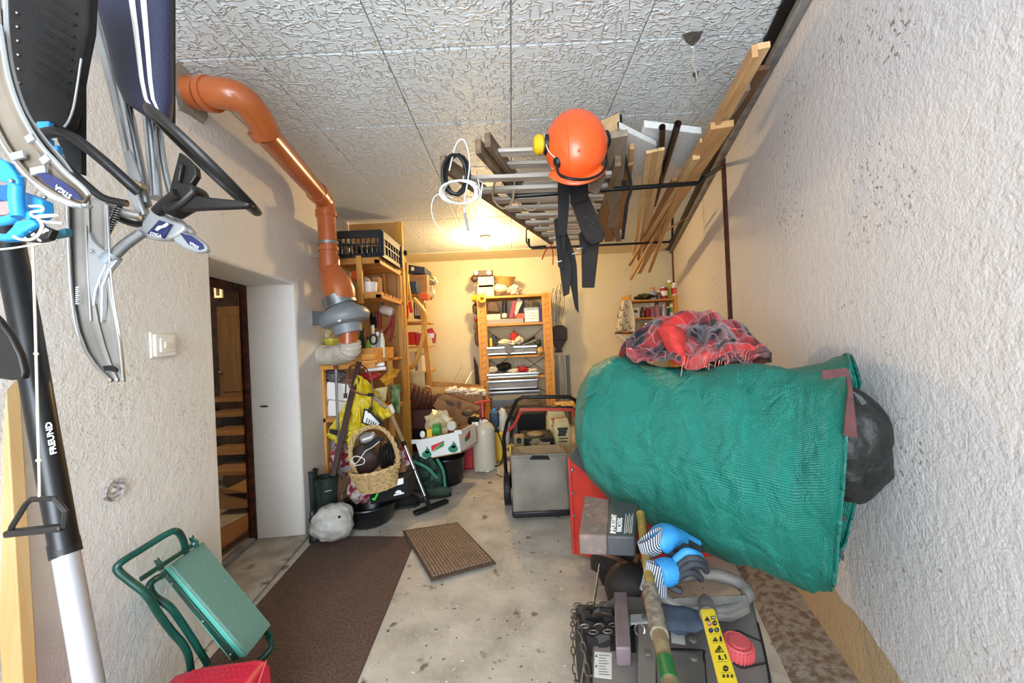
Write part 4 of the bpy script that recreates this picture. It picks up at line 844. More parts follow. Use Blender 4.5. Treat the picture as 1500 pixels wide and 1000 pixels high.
glove('blue and dark grey work glove, lower one with fingers curled over the loop handle', [(957, 868, 1.12), (960, 845, 1.13), (964, 826, 1.14)], [(964, 840, 1.14), (980, 836, 1.15), (1000, 832, 1.16)],
      [[(990, 820, 1.15), (1004, 808, 1.14), (1018, 810, 1.14), (1028, 816, 1.16)], [(994, 828, 1.14), (1010, 817, 1.13), (1026, 820, 1.13), (1034, 828, 1.15)], [(996, 837, 1.13), (1012, 826, 1.12), (1028, 828, 1.12), (1036, 838, 1.14)], [(992, 846, 1.13), (1006, 838, 1.12), (1020, 840, 1.12), (1028, 850, 1.14)]], [(975, 846, 1.14), (984, 860, 1.14), (1000, 866, 1.13)], .036, 1.14)
obj('rag', MB().blob(onz(1003, 905, HZ + .03), (.07, .05, .025), 12, .3, 2), M('rag_blue', '#2b3440', .9, 0, '#3b4756', 15), label='dark blue glove or rag crumpled on the grey hood below the loop handle', cat='rag')

# ---------------------------------------------------------------- lawn mower
M('bag_cloth', '#6f6a5f', .85, 0, '#8a8478', 5, bump=.5, bscale=200, contrast=(.3, .65), detail=8)
lm = thing('lawn_mower', 'lawn mower with grey cloth grass bag, black frame and red bail handle', 'lawn mower', (.18, 2.95, 0))
gx0, gx1 = at(751, 720, 2.62).x, at(833, 720, 2.62).x; gzt = at(790, 668, 2.62).z
def gb(u, v):      # front face of the cloth bag, sagging a little
    return V((gx0 + (gx1 - gx0) * u, 2.62 - .03 * math.sin(PI * u) * math.sin(PI * v) + .006 * noise.noise(V((u * 5, v * 5, 2))), .07 + (gzt - .07) * v))
obj('grass_bag', MB().grid(gb, 20, 20), 'bag_cloth', lm, solid=.004)
sd_ = MB()
for x in (gx0, gx1): sd_.add([V((x, 2.62, .07)), V((x, 3.0, .10)), V((x, 3.0, gzt)), V((x, 2.62, gzt))], [(0, 1, 2, 3)])
obj('bag_sides', sd_, 'bag_cloth', lm, solid=.006)
obj('bag_tray', MB().box(gx0 - .01, gx1 + .005, 2.61, 3.0, .03, .075), 'black_plastic', lm, bevel=.012)
obj('bag_lid', MB().prism([V((gx0, 2.61, gzt)), V((gx1, 2.61, gzt)), V((gx1 - .03, 2.92, gzt - .022)), V((gx0 + .02, 2.92, gzt - .022))], (0, 0, .015)), 'bag_cloth', lm, bevel=.004)
obj('lid_label', MB().prism(ppoly([(776, 664), (804, 664), (804, 668), (776, 667)], 2.70), (0, .01, 0)), 'yellow_plastic', lm)
obj('lid_grip', MB().prism(ppoly([(780, 667), (802, 667), (806, 673), (776, 673)], 2.604), (0, .03, 0)), 'matte_black', lm)
K = [(744, 735, 3.05), (741, 690, 2.98), (738, 640, 2.86), (743, 618, 2.80), (757, 586, 2.72), (766, 581, 2.71), (834, 581, 2.71), (843, 586, 2.72), (853, 608, 2.78), (856, 640, 2.86), (852, 690, 2.98)]
obj('handle_frame', MB().tube([at(*p) for p in K], .014, 10), 'black_steel', lm)
obj('rear_bar', MB().tube([at(748, 640, 2.95), at(756, 606, 2.9), at(762, 598, 2.9), at(838, 596, 2.9), at(846, 604, 2.9), at(850, 640, 2.95)], .010, 8), 'black_steel', lm)
obj('red_bail', MB().tube(spline([at(743, 630, 2.84), at(752, 624, 2.82), at(762, 604, 2.78), at(768, 600, 2.77), at(834, 600, 2.77), at(840, 604, 2.78), at(849, 626, 2.82)], 3), .012, 9), M('bail_red', '#a8382e', .4), lm, label='red bail handle')
M('engine_tan', '#83704a', .55, 0, '#6b5a3a', 9)
obj('engine_block', MB().box(*front(764, 642, 812, 668, 3.05, .3)), 'matte_black', lm, bevel=.01)
ec = at(784, 643, 3.15); obj('engine_dome', MB().lathe([(.11, -.02), (.115, 0), (.10, .03), (.075, .035), (.07, .05), (.04, .06), (0, .062)], ec, (0, 0, 1), 28), 'engine_tan', lm)
obj('starter_ring', MB().tube([ec + V((.085 * math.cos(t), .085 * math.sin(t), .038)) for t in [2 * PI * i / 24 for i in range(24)]], .006, 6, closed=True), 'black_plastic', lm)
obj('fuel_tank', MB().box(*front(753, 640, 768, 656, 3.0, .12)), 'engine_tan', lm, bevel=.008); obj('fuel_cap', MB().lathe([(.02, 0), (.02, .02), (0, .022)], at(760, 646, 3.0), (0, -.8, .6), 14), 'black_plastic', lm)
wlb = obj('warning_label', MB().box(*front(784, 655, 799, 662, 3.046, .004)), 'yellow_plastic', lm)
for x in (787.5, 791.5, 796): obj('symbol', MB().prism(ppoly([(x - 1.6, 661), (x + 1.6, 661), (x, 656.5)], 3.044), (0, .002, 0)), 'black_print', wlb)
obj('air_filter', MB().box(*front(779, 648, 806, 654, 3.04, .05)), M('tan_plastic', '#9a8560', .6), lm, bevel=.003); obj('side_label', MB().box(*front(746, 652, 753, 661, 3.0, .02)), 'yellow_plastic', lm)
obj('mower_deck', MB().box(gx0 - .02, gx1 + .02, 2.95, 3.5, .08, .24), 'black_plastic', lm, bevel=.03)
for x, Y in ((gx0 - .045, 2.93), (gx1 + .04, 2.93)):
    wp = V((x, Y, .115)); wh = obj('wheel', MB().lathe([(.05, -.025), (.10, -.025), (.113, -.015), (.113, .015), (.10, .025), (.05, .025)], wp, (1, 0, 0), 28), 'black_rubber', lm)
    tr = MB()
    for i in range(28): a = 2 * PI * i / 28; rv = V((0, math.cos(a), math.sin(a))); tr.obox(wp + rv * .114, (.022, 0, 0), V((0, -math.sin(a), math.cos(a))) * .005, rv * .004)
    obj('tread', tr, 'black_rubber', wh)
    obj('hub', MB().lathe([(0, -.02), (.05, -.022), (.05, .022), (0, .02)], wp, (1, 0, 0), 18), 'white_plastic', wh)

# ---------------------------------------------------------------- pressure sprayer and neighbours
sp_ = thing('pressure_sprayer', 'white garden pressure sprayer with a red pump handle standing on the floor', 'sprayer', onz(711, 692))
so = onz(711, 692); so.y += .10; so.x = at(711, 690, so.y).x
sr = m(17, so.y); st_ = at(711, 632, so.y).z
obj('tank', MB().lathe([(sr * .75, 0), (sr * .95, .012), (sr, .03), (sr, st_), (sr * .97, st_ + .03), (sr * .75, st_ + .07), (sr * .4, st_ + .10), (sr * .33, st_ + .12)], so, (0, 0, 1), 32), M('milky', '#c9c2ae', .35, coat=.2), sp_)
obj('collar', MB().lathe([(.045, 0), (.05, .02), (.03, .035)], so + V((0, 0, st_ + .09)), (0, 0, 1), 20), 'white_plastic', sp_)
obj('pump_rod', MB().tube([so + V((0, 0, st_ + .10)), so + V((0, 0, st_ + .29))], [.022, .014], 10), 'red_plastic', sp_, label='red pump rod'); obj('pump_grip', MB().tube([so + V((-.075, 0, st_ + .285)), so + V((.08, 0, st_ + .305))], .012, 8), 'red_plastic', sp_)
for i in range(5): a = 2 * PI * i / 5; obj('foot', MB().blob(so + V((math.cos(a) * sr * .8, math.sin(a) * sr * .8, .012)), (.025, .025, .012), i, 0, sub=2), 'white_plastic', sp_)
sy = so.y
sweep_cable('hose', [at(703, 620, sy), at(708, 612, sy - .05), at(722, 620, sy - .1), at(734, 645, sy - .1), at(737, 665, sy - .1), at(733, 680, sy - .05), at(724, 683, sy - .05)], .007, 'black_cable', sp_)
sweep_cable('spray_hose', [at(726, 694, sy - .2), at(737, 700, sy - .25), at(735, 710, sy - .3), at(715, 715, sy - .35), at(697, 708, sy - .3)], .004, 'black_cable', label='thin black hose lying in an arc on the floor in front of the sprayer', cat='hose')
def canister(name, label, cat, x0, y0, x1, y1, Y, d, mat, capm='black_plastic', rest=None, **k):
    f = front(x0, y0, x1, y1, Y, d, rest); t = thing(name, label, cat, ((f[0] + f[1]) / 2, Y + d / 2, f[4]), k.get('group'))
    hh = f[5] - f[4]; obj('body', MB().box(f[0], f[1], f[2], f[3], f[4], f[4] + hh * .86), mat, t, bevel=.02); obj('cap', MB().lathe([(.022, 0), (.022, .03), (0, .032)], ((f[0] + f[1]) / 2, Y + d / 2, f[4] + hh * .85), (0, 0, 1), 14), capm, t); return t
canister('yellow_canister', 'yellow plastic canister standing behind the white sprayer', 'canister', 719, 628, 738, 685, 3.95, .15, 'yellow_plastic', rest=0)
canister('blue_jug', 'dark blue jug sitting on top behind the sprayer handle', 'jug', 717, 600, 731, 626, 4.0, .1, M('blue_dark', '#27435f', .5), 'blue_plastic')
canister('red_box', 'red case on the floor between the black bucket and the white sprayer', 'case', 668, 628, 694, 688, 3.75, .2, M('case_red', '#a81a22', .5), 'black_plastic', rest=0)
obj('paper_bag', MB().blob(at(737, 628, 4.1), (.07, .06, .22), 31, .25, 2), 'paper', label='crumpled white paper bag standing between the sprayer and the mower', cat='bag')
# paper sacks behind the mower
def sack(label, x0, y0, x1, y1, Y, d, rest, mat, seed, lines=True, marks='black_print'):
    f = front(x0, y0, x1, y1, Y, d, rest); t = thing('paper_sack', label, 'sack', ((f[0] + f[1]) / 2, Y + d / 2, f[4])); cx = (f[0] + f[1]) / 2; hw = (f[1] - f[0]) / 2; hh = f[5] - f[4]
    def fn(u, v):
        a = 2 * PI * v; k = 1 - .25 * max(0, u - .75) * 4 + .05 * noise.noise(V((u * 5 + seed, v * 8, seed))); sg = lambda q: math.copysign(abs(q) ** .5, q)
        return V((cx + sg(math.cos(a)) * hw * k, Y + d / 2 + sg(math.sin(a)) * d / 2 * (k if u < .8 else k * .5), f[4] + hh * u))
    obj('sack_body', MB().grid(fn, 14, 28, cv=True), mat, t, solid=.003, smooth=60)
    obj('sack_top', MB().box(cx - hw * .75, cx + hw * .75, Y + d * .35, Y + d * .65, f[5] - .01, f[5] + .01), mat, t, bevel=.004)
    if lines:
        for k in range(5):
            obj('print', MB().box(cx - hw * (.6 - .1 * (k % 2)), cx + hw * (.55 - .12 * (k % 3)), Y - .006, Y - .003, f[4] + hh * (.75 - .09 * k), f[4] + hh * (.75 - .09 * k) + (.022 if k < 3 else .008)), marks, t)
    return t
M('sack_yellow', '#cdbd8c', .7, 0, '#bba873', 14, bump=.5, bscale=30)
sack('cream paper sack with rows of black lettering, standing right behind the mower engine', 812, 618, 838, 665, 3.1, .16, None, 'sack_yellow', 4)
sack('cream sack with a reddish printed square behind the lettered one', 802, 602, 832, 655, 3.35, .18, None, 'sack_yellow', 9, True, M('print_red', '#a8452e', .6))
obj('heap_box', MB().box(*front(758, 605, 800, 655, 3.6, .5, 0)), 'matte_black', label='black bin standing behind the mower engine', cat='bin', bevel=.02)
# ---------------------------------------------------------------- shelf unit against the back wall
BY = 5.18
def z_at(y, Y, x=750): return at(x, y, Y).z
bs_ = thing('shelving_unit', 'pine shelving unit with drilled posts standing against the back wall', 'shelf', (at(755, 500, BY).x, BY, 0))
def post(x, ytop, Y, w_, parent, holes=True, z0=0, mat='pine_z', d=.035):
    c = at(x, ytop, Y); p = obj('post', MB().box(c.x - w_ / 2, c.x + w_ / 2, Y, Y + d, z0, c.z), mat, parent, bevel=.003)
    if holes:
        k = 0; z = c.z - .06
        while z > z0 + .3:
            obj('peg_hole', MB().tube([V((c.x + (-.018 if k % 2 else .018), Y - .0012, z)), V((c.x + (-.018 if k % 2 else .018), Y + .001, z))], .007, 8), 'matte_black', p, smooth=0); z -= .075 if k % 2 else .012; k += 1
    return c.x
xl = post(704.5, 430, BY, .125, bs_); xr = post(800, 428, BY, .13, bs_)
for x in (xl, xr): obj('rear_post', MB().box(x - .03, x + .03, BY + .36, BY + .40, 0, z_at(430, BY)), 'pine_z', bs_, bevel=.003)
SH = {}
for nm, y in (('a', 434), ('b', 475), ('c', 522), ('d', 553), ('e', 600)):
    z = z_at(y, BY); SH[nm] = z + .014; obj('shelf_board', MB().box(xl + (0 if nm == 'a' else .06), xr - (0 if nm == 'a' else .06), BY - .01, BY + .40, z - .014, z + .014), 'pine_x', bs_, bevel=.002)
for (za, zb) in ((SH['b'], SH['c']), (SH['c'], SH['d'])):
    for s_ in (0, 1): obj('cross_wire', MB().tube([V((xl if s_ else xr, BY + .39, za - .04)), V((xr if s_ else xl, BY + .39, zb - .3))], .004, 5), 'black_steel', bs_)
def zb(label, name, cat, x0, y0, x1, sh, d, mat, Y=BY + .03, y1=None, rest=None, bevel=.003, **k):
    f = front(x0, y0, x1, y0 + 5, Y, d, rest=SH[sh] if rest is None else rest)
    return obj(name, MB().box(*f), mat, label=label, cat=cat, bevel=bevel, **k)
M('drawer_grey', '#8d9094', .5, 0, '#7b7e82', 10); M('toolbox_grey', '#9a968c', .5)
TP = SH['a']
# on top
zb('upper pale carton with small holes stacked on the shelving unit', 'carton', 'box', 700, 405, 723, None, .22, 'paper', rest=TP + .13)
zb('lower pale carton stacked on the top of the shelving unit', 'carton', 'box', 699, 417, 723, None, .24, 'paper', rest=TP)
hf = thing('head_set', 'dark brown ear-defender-like gadget with two pale discs on top of the cartons', 'gadget', at(706, 404, BY + .1))
obj('body', MB().box(*front(693, 396, 722, 404, BY + .06, .1)), M('brown_gadget', '#4b3322', .5), hf, bevel=.01)
for x in (697, 716): obj('disc', MB().tube([at(x, 399, BY + .05), at(x, 399, BY + .07)], .03, 14), 'white_plastic', hf)
obj('side_lobe', MB().blob(at(695, 408, BY + .06), (.05, .04, .05), 3, .1), 'brown_gadget', hf)
bk = thing('wicker_bowl', 'round woven bowl tilted on a pale bundle on top of the shelving unit', 'bowl', at(738, 415, BY + .12))
obj('bowl_body', MB().lathe([(.10, -.07), (.155, .05), (.165, .06), (.15, .05), (.095, -.06)], at(739, 411, BY + .14), (.1, -.15, 1), 24), M('wicker_light', '#c6a462', .7, 0, '#9a7b42', 40, bump=.6), bk)
obj('paper_bundle', MB().blob(at(734, 422, BY + .12), (.10, .09, .075), 14, .12), 'paper', label='round pale bundle under the woven bowl on the shelving unit', cat='bundle')
obj('crumpled_paper', MB().blob(at(753, 424, BY + .12), (.09, .08, .06), 17, .5, 2.4, ridge=True), 'paper', label='crumpled cream paper at the right on top of the shelving unit', cat='paper')
# first compartment
zb('grey metal toolbox lying flat on the upper shelf', 'flat_toolbox', 'toolbox', 713, 467, 767, 'b', .25, 'toolbox_grey'); tbx = SH['b'] + .062
zb('pale folded papers under the brown clutch bag on the toolbox', 'paper_stack', 'paper', 713, 460, 733, None, .2, 'paper', rest=tbx)
obj('clutch_bag', MB().prism(ppoly([(713, 456), (715, 445), (720, 441), (727, 442), (732, 453), (732, 457)], BY + .04), (0, .14, 0)), M('brown_leather', '#5d4632', .6, 0, '#4a3626', 12), label='brown leather pouch on the toolbox on the upper shelf', cat='pouch', bevel=.01)
cn = thing('spray_can', 'dark slim spray can with a white foot standing on the toolbox', 'can', at(739, 464, BY + .08))
obj('can_body', MB().tube([at(739, 464, BY + .08), at(739, 444, BY + .08)], .035, 18), M('can_dark', '#1e1c2a', .35), cn); obj('can_cap', MB().tube([at(739, 444, BY + .08), at(739, 441, BY + .08)], .028, 18), 'black_plastic', cn)
obj('can_foot', MB().tube([at(739, 465, BY + .08), at(739, 459, BY + .08)], .036, 18), 'white_plastic', cn)
for i, (p, mt_n, lb) in enumerate((([(746, 465), (752, 440), (756, 440), (751, 466)], 'red_plastic', 'narrow red folder leaning on the upper shelf'), ([(750, 456), (759, 436), (766, 441), (756, 462)], 'paper', 'tilted pale booklet leaning over the red folders'), ([(752, 465), (756, 448), (761, 449), (759, 466)], 'orange_plastic', 'orange-red strip of card leaning on the upper shelf'))):
    obj('folder', MB().prism(ppoly(p, BY + .06 + .03 * i), (0, .1, 0)), mt_n, label=lb, cat='folder')
zb('small orange box on the toolbox beside the drawer cabinet', 'orange_box', 'box', 758, 459, 768, None, .12, 'orange_plastic', rest=tbx)
zb('black box standing behind the orange box on the upper shelf', 'black_box', 'box', 757, 437, 768, None, .08, 'black_plastic', rest=tbx, Y=BY + .2)
dc = thing('small_parts_cabinet', 'small blue-grey cabinet of clear drawers on the upper shelf', 'cabinet', at(779, 473, BY + .05)); f = front(768, 450, 790, 472, BY + .02, .2, rest=SH['b'])
obj('cabinet_body', MB().box(*f), M('pale_blue', '#8ea0b4', .5), dc, bevel=.004)
for i in range(4):
    z = f[4] + .012 + (f[5] - f[4] - .05) * i / 4; dd = obj('drawer', MB().box(f[0] + .012, f[1] - .012, f[2] - .008, f[2] + .01, z, z + .036), 'white_plastic', dc, bevel=.002); obj('drawer_pull', MB().box((f[0] + f[1]) / 2 - .02, (f[0] + f[1]) / 2 + .02, f[2] - .016, f[2] - .008, z + .012, z + .02), 'steel', dd)
obj('tool_case', MB().prism(ppoly([(770, 450), (773, 440), (778, 435), (784, 440), (789, 443), (789, 450)], BY + .06), (0, .12, 0)), M('olive', '#5a5230', .6, 0, '#2c2818', 16, contrast=(.45, .55)), label='black and olive tool on top of the small drawer cabinet', cat='tool', bevel=.008)
zb('dark blue binder at the right end of the upper shelf', 'binder', 'binder', 790, 446, 794, 'b', .2, 'navy_print')
# second compartment: trays with clutter
def tray(label, x0, y0, x1, y1, Y, mat='drawer_grey', d=.32):
    f = front(x0, y0, x1, y1, Y, d); t = thing('metal_tray', label, 'tray', ((f[0] + f[1]) / 2, Y, f[4]))
    obj('drawer_tray', MB().box(f[0], f[1], Y, Y + d, f[4], f[5] - .012), mat, t, bevel=.004); obj('drawer_lip', MB().box(f[0] - .01, f[1] + .01, Y - .012, Y + .004, f[5] - .022, f[5]), 'steel', t, bevel=.002)
    obj('drawer_rail', MB().box(f[0] + .01, f[1] - .01, Y - .006, Y, f[4] + .01, f[4] + .022), 'steel', t); return f[5]
t1 = tray('upper grey metal drawer, with a darker patch, on the pine shelving unit', 714, 507, 786, 519, BY - .02)
obj('grey_cloth_tab', MB().prism(ppoly([(738, 506), (753, 506), (751, 516), (744, 520), (740, 515)], BY - .045), (0, .006, 0)), M('slate', '#6d7076', .6), label='slate grey cloth tab hanging over the upper metal drawer', cat='cloth')
t2 = tray('second grey metal drawer down on the pine shelving unit', 714, 546, 789, 553, BY - .02, 'toolbox_grey')
t3 = tray('third metal drawer, the widest dark grey one on the pine shelving unit', 715, 556, 787, 570, BY - .05, 'drawer_grey')
t4 = tray('lowest grey metal drawer, just above the mower handle', 716, 572, 790, 582, BY - .05, 'slate')
def junk(label, name, cat, x, y, rx, ry, Y, mat, seed, amp=.35, ridge=False, rz=None, rest=None):
    r = (m(rx, Y), m(rx * .8, Y) if rz is None else rz, m(ry, Y)); c = at(x, y, Y)
    if rest is not None: c.z = rest + r[2] * .9
    return obj(name, MB().blob(c, r, seed, amp, 1.8, 3, ridge), mat, label=label, cat=cat)
ys = zb('bright yellow bottle at the left of the second shelf', 'yellow_bottle', 'bottle', 717, 495, 721, None, .05, 'yellow_plastic', rest=t1, bevel=.01)
obj('cordless_grip', MB().prism(ppoly([(719, 492), (723, 489), (726, 493), (731, 505), (725, 506)], BY + .05), (0, .08, 0)), 'black_plastic', label='black cordless tool leaning by the yellow bottle', cat='tool', bevel=.008)
junk('crumpled cream work glove on the upper metal drawer', 'old_glove', 'glove', 741, 502, 13, 5, BY + .08, 'paper', 4, .5)
junk('red and pink cloth lump in the middle of the upper metal drawer', 'cloth', 'cloth', 753, 493, 6, 7, BY + .1, 'plaid_red', 5, .5)
junk('pale pink crumpled cloth right of the red lump', 'cloth', 'cloth', 760, 498, 6, 6, BY + .08, 'paper', 15, .5)
obj('hand_tool', MB().tube([at(763, 505, BY + .06), at(783, 493, BY + .1)], .02, 8), 'black_rubber', label='black-handled tool lying slanted on the upper metal drawer', cat='tool')
obj('hand_tool', MB().tube([at(765, 506, BY + .02), at(786, 498, BY + .04)], .016, 8), 'slate', label='grey-handled tool in front of the black one on the upper metal drawer', cat='tool')
junk('dark green lump at the right end of the upper metal drawer', 'pouch', 'pouch', 788, 502, 5, 5, BY + .06, M('dark_green', '#26382a', .7), 6)
junk('small brown and white figure at the end of the upper drawer', 'ornament', 'ornament', 791, 514, 5, 6, BY - .02, 'wicker_light', 7, .4)
for i, (x, y, rx, ry, mn_, lb) in enumerate(((722, 541, 9, 5, 'paper', 'cream crumpled cloth at the left of the third shelf'), (738, 537, 10, 6, 'matte_black', 'black shoe shaped lump on the third shelf'), (733, 540, 8, 3, 'blue_dark', 'dark blue lump between cream cloth and black lump'), (753, 543, 9, 4, 'paper', 'pale flattened cloth in the middle of the third shelf'), (766, 541, 8, 5, 'case_red', 'dark red folded cloth on the third shelf'), (780, 543, 8, 4, 'paper', 'cream paper lump at the right of the third shelf'))):
    junk(lb, 'cloth', 'cloth', x, y, rx, ry, BY + .1, mn_, 20 + i, .45, True)
# hung at the sides
for i in range(4): obj('thin_rod', MB().tube([at(694 + 1.6 * i, 522 + 4 * i, BY + .3), V((at(696 + 1.6 * i, 520, BY).x, BY + .12, .0))], .008, 6), 'matte_black' if i % 2 else 'plank_dark', label=['first', 'second', 'third', 'fourth'][i] + ' of the dark rods from the left beside the shelving unit', cat='rod')
tr_ = thing('tape_roll', 'yellow roll of tape hanging on the upper left post of the shelving unit', 'tape', at(706, 439, BY - .05))
obj('roll', MB().lathe([(.028, -.03), (.05, -.03), (.05, .03), (.028, .03), (.028, -.03)], at(706, 438, BY - .06), (.15, -1, 0), 24), 'yellow_plastic', tr_)
obj('tape_roll', MB().lathe([(.02, -.03), (.045, -.03), (.045, .03), (.02, .03), (.02, -.03)], at(696, 437, BY + .02), (1, -.5, 0), 20), 'yellow_plastic', label='second yellow tape roll seen edge on left of the post', cat='tape')
for i, (x, y, rx, ry, mn_, lb) in enumerate(((696, 452, 4, 8, 'brown_leather', 'brown strap hanging left of the shelving unit under the tape'), (697, 468, 2.5, 5, 'case_red', 'small red tag hanging left of the shelving unit'), (697, 478, 4, 6, 'steel', 'shiny metal hook cluster left of the shelving unit'), (699, 495, 4, 12, 'brown_leather', 'brown leather piece hanging low left of the shelving unit'))):
    junk(lb, 'hanging_item', 'tool', x, y, rx, ry, BY + .1, mn_, 40 + i, .3, rz=.03)
for i in range(6):
    x = 811 + 2 * i; obj('wire_loop', MB().tube(spline([at(x - 4, 470, BY + .15), at(x - 6 + i, 440, BY + .15), at(x - 3 + i, 424 - i * 2, BY + .15), at(x + 2 + i * .8, 440, BY + .16), at(x + 1, 474, BY + .16)], 4), .004, 5), 'black_cable' if i % 2 else 'galv', label=['thick black wire loop nearest the post of the shelving unit', 'bright thin wire loop next to the post', 'second black wire loop right of the shelving unit', 'middle bright wire loop right of the shelving unit', 'third black wire loop, reaching higher', 'outermost bright wire loop, reaching highest above the shelving unit'][i], cat='wire', group='wire loops beside the shelving unit')
lq = thing('hanging_lantern', 'dark brown metal lantern shape hung right of the shelving unit on the back wall', 'lantern', at(820, 495, BY + .2)); LM = M('lantern', '#2e1c16', .5, .3)
obj('lantern_top', MB().prism(ppoly([(808, 480), (815, 476), (824, 476), (831, 481), (831, 498), (808, 498)], BY + .15), (0, .16, 0)), LM, lq, bevel=.006)
obj('lantern_cone', MB().prism(ppoly([(809, 498), (830, 498), (821, 514), (817, 514)], BY + .17), (0, .12, 0)), LM, lq, bevel=.004); obj('lantern_foot', MB().box(*front(814, 513, 824, 516, BY + .18, .08)), LM, lq, bevel=.003)
obj('hanging_hook', MB().tube([at(819, 476, BY + .2), at(819, 468, BY + .2)], .004, 5), 'steel', lq)
for i in range(3): obj('strip', MB().beam(at(815 + 8 * i, 520, 5.55), V((at(815 + 8 * i, 520, 5.55).x, 5.55, .02)), .05, .02, (0, 1, 0)), 'slate' if i != 1 else 'toolbox_grey', label=['left pale grey strip', 'middle darker grey strip', 'right pale grey strip'][i] + ' leaning on the back wall under the lantern', cat='strip', group='grey strips on the back wall', bevel=.002)

# ---------------------------------------------------------------- corner shelf on the right of the back wall
CY = 5.25
cs = thing('corner_shelf', 'small open pine shelf full of bottles in the far right corner above the blanket', 'shelf', at(960, 500, CY))
CZ = {k: z_at(y, CY, 960) for k, y in (('t', 438), ('m', 464), ('b', 496))}
for k, z in CZ.items():
    a = at(922, 450, CY).x; b_ = at(992, 450, CY).x; obj('shelf_board', MB().box(a, b_, CY, CY + .3, z - .022, z), 'pine_x', cs, bevel=.002)
for x in (922, 993): c = at(x, 432, CY); obj('side_board', MB().box(c.x - .02 - (.03 if x > 950 else 0), c.x + .02, CY - .01, CY + .3, CZ['b'] - .5, c.z), 'pine_z', cs, bevel=.002)
def bottle(label, x, ytop, rpx, rest, Y, mat, cap='white_plastic', neck=.5, cat='bottle', name='bottle'):
    b_ = at(x, ytop, Y); r = m(rpx, Y); h = b_.z - rest; t = thing(name, label, cat, (b_.x, Y, rest))
    obj('bottle_body', MB().lathe([(r * .9, 0), (r, .005), (r, h * .62), (r * neck, h * .78), (r * neck, h * .9)], (b_.x, Y, rest), (0, 0, 1), 16), mat, t); obj('bottle_cap', MB().lathe([(r * neck * 1.15, h * .86), (r * neck * 1.15, h), (0, h)], (b_.x, Y, rest), (0, 0, 1), 14), cap, t); return t
def tin(label, x, ytop, rpx, rest, Y, mat, band=None, name='tin', cat='tin'):
    b_ = at(x, ytop, Y); r = m(rpx, Y); h = b_.z - rest; t = thing(name, label, cat, (b_.x, Y, rest)); obj('tin_body', MB().tube([V((b_.x, Y, rest)), V((b_.x, Y, b_.z))], r, 20), mat, t)
    obj('lid_rim', MB().tube([V((b_.x, Y, b_.z - .008)), V((b_.x, Y, b_.z + .004))], r * 1.04, 20), 'steel', t)
    if band: obj('label_band', MB().tube([V((b_.x, Y, rest + h * .3)), V((b_.x, Y, rest + h * .7))], r * 1.01, 20), band, t)
    return t
M('glass_brown', '#6d4a2c', .2, coat=.4); M('pink_liq', '#a8707a', .25); M('clear_grey', '#9aa0a8', .2)
Q = CY + .12
bottle('small clear bottle with orange cap on top of the corner shelf', 956, 421, 5, CZ['t'], Q, 'clear_grey', 'orange_plastic')
bottle('brown bottle in the middle on top of the corner shelf', 965, 426, 4, CZ['t'], Q, 'glass_brown', 'white_plastic')
tin('red-brown tin on top of the corner shelf', 972, 421, 5, CZ['t'], Q, 'case_red', 'white')
bottle('tall yellow-green bottle at the back of the corner shelf top', 981, 410, 4, CZ['t'], Q + .05, M('lime', '#a8a53a', .4), 'white_plastic', .8)
tin('tall pale tin with red stripe at the right end of the corner shelf top', 989, 415, 5.5, CZ['t'], Q, 'cream_plastic', 'red_plastic')
junk('dark cloth draped among the bottles on the corner shelf top', 'cloth', 'cloth', 945, 434, 14, 4, Q, 'olive', 3, .5)
obj('hand_drill_bit', MB().tube([at(929, 437, Q - .1), at(938, 437, Q - .1)], .014, 8), 'matte_black', label='small black knob on the left of the corner shelf top', cat='knob')
zb_ = fbox('printed_box', 'small cream box with dark print on the middle corner shelf', 'box', 925, 450, 937, 462, CY + .05, .12, 'cream_plastic', rest=CZ['m']); obj('print', MB().box(*front(928, 454, 934, 458, CY + .048, .003)), 'ink', zb_)
for i, (x, yt, r, mt_n, cp_, lb) in enumerate(((941, 450, 3.2, 'glass_brown', 'black_plastic', 'short brown bottle beside the printed box on the corner shelf'), (948, 448, 3.5, 'case_red', 'white_plastic', 'dark red bottle on the middle corner shelf'), (955, 446, 4, 'pink_liq', 'white_plastic', 'pinkish bottle in the middle of the corner shelf'), (962, 443, 4.5, 'pink_liq', 'navy_print', 'pale pink bottle with violet cap on the middle corner shelf'), (972, 446, 4, 'clear_grey', 'white_plastic', 'clear blue-grey bottle on the middle corner shelf'), (978, 449, 2.6, 'blue_dark', 'white_plastic', 'slim dark blue bottle on the middle corner shelf'))): bottle(lb, x, yt, r, CZ['m'], Q, mt_n, cp_)
tin('green and cream tin at the right of the middle corner shelf', 985, 444, 5, CZ['m'], Q, 'cream_plastic', 'green_plastic')
tin('yellow tin with cream lid on the lowest corner shelf', 946, 474, 6, CZ['b'], Q, 'yellow_plastic', 'cream_plastic'); tin('small white tin left of the yellow one on the lowest corner shelf', 936, 484, 3.5, CZ['b'], Q, 'white_plastic')
junk('crumpled pale paper behind the yellow tin on the lowest corner shelf', 'paper', 'paper', 956, 480, 8, 8, Q + .05, 'paper', 12, .4)
fb = thing('patterned_cover', 'cream cloth cover with dark curl pattern hanging left of the corner shelf', 'cover', at(912, 488, CY - .05))
def fbf(u, v): return at(911 - 9 * (1 - .35 * (1 - v)) + (24 + 4 * v) * (1 - .45 * (1 - v) ** 2) * u + 6 * (1 - v), 441 + 46 * v - 2 * math.sin(u * 3), CY - .06 - .03 * math.sin(PI * u * 2.2))
obj('cover_cloth', MB().grid(fbf, 16, 20), M('cover_cream', '#d8cbb0', .85), fb, solid=.004)
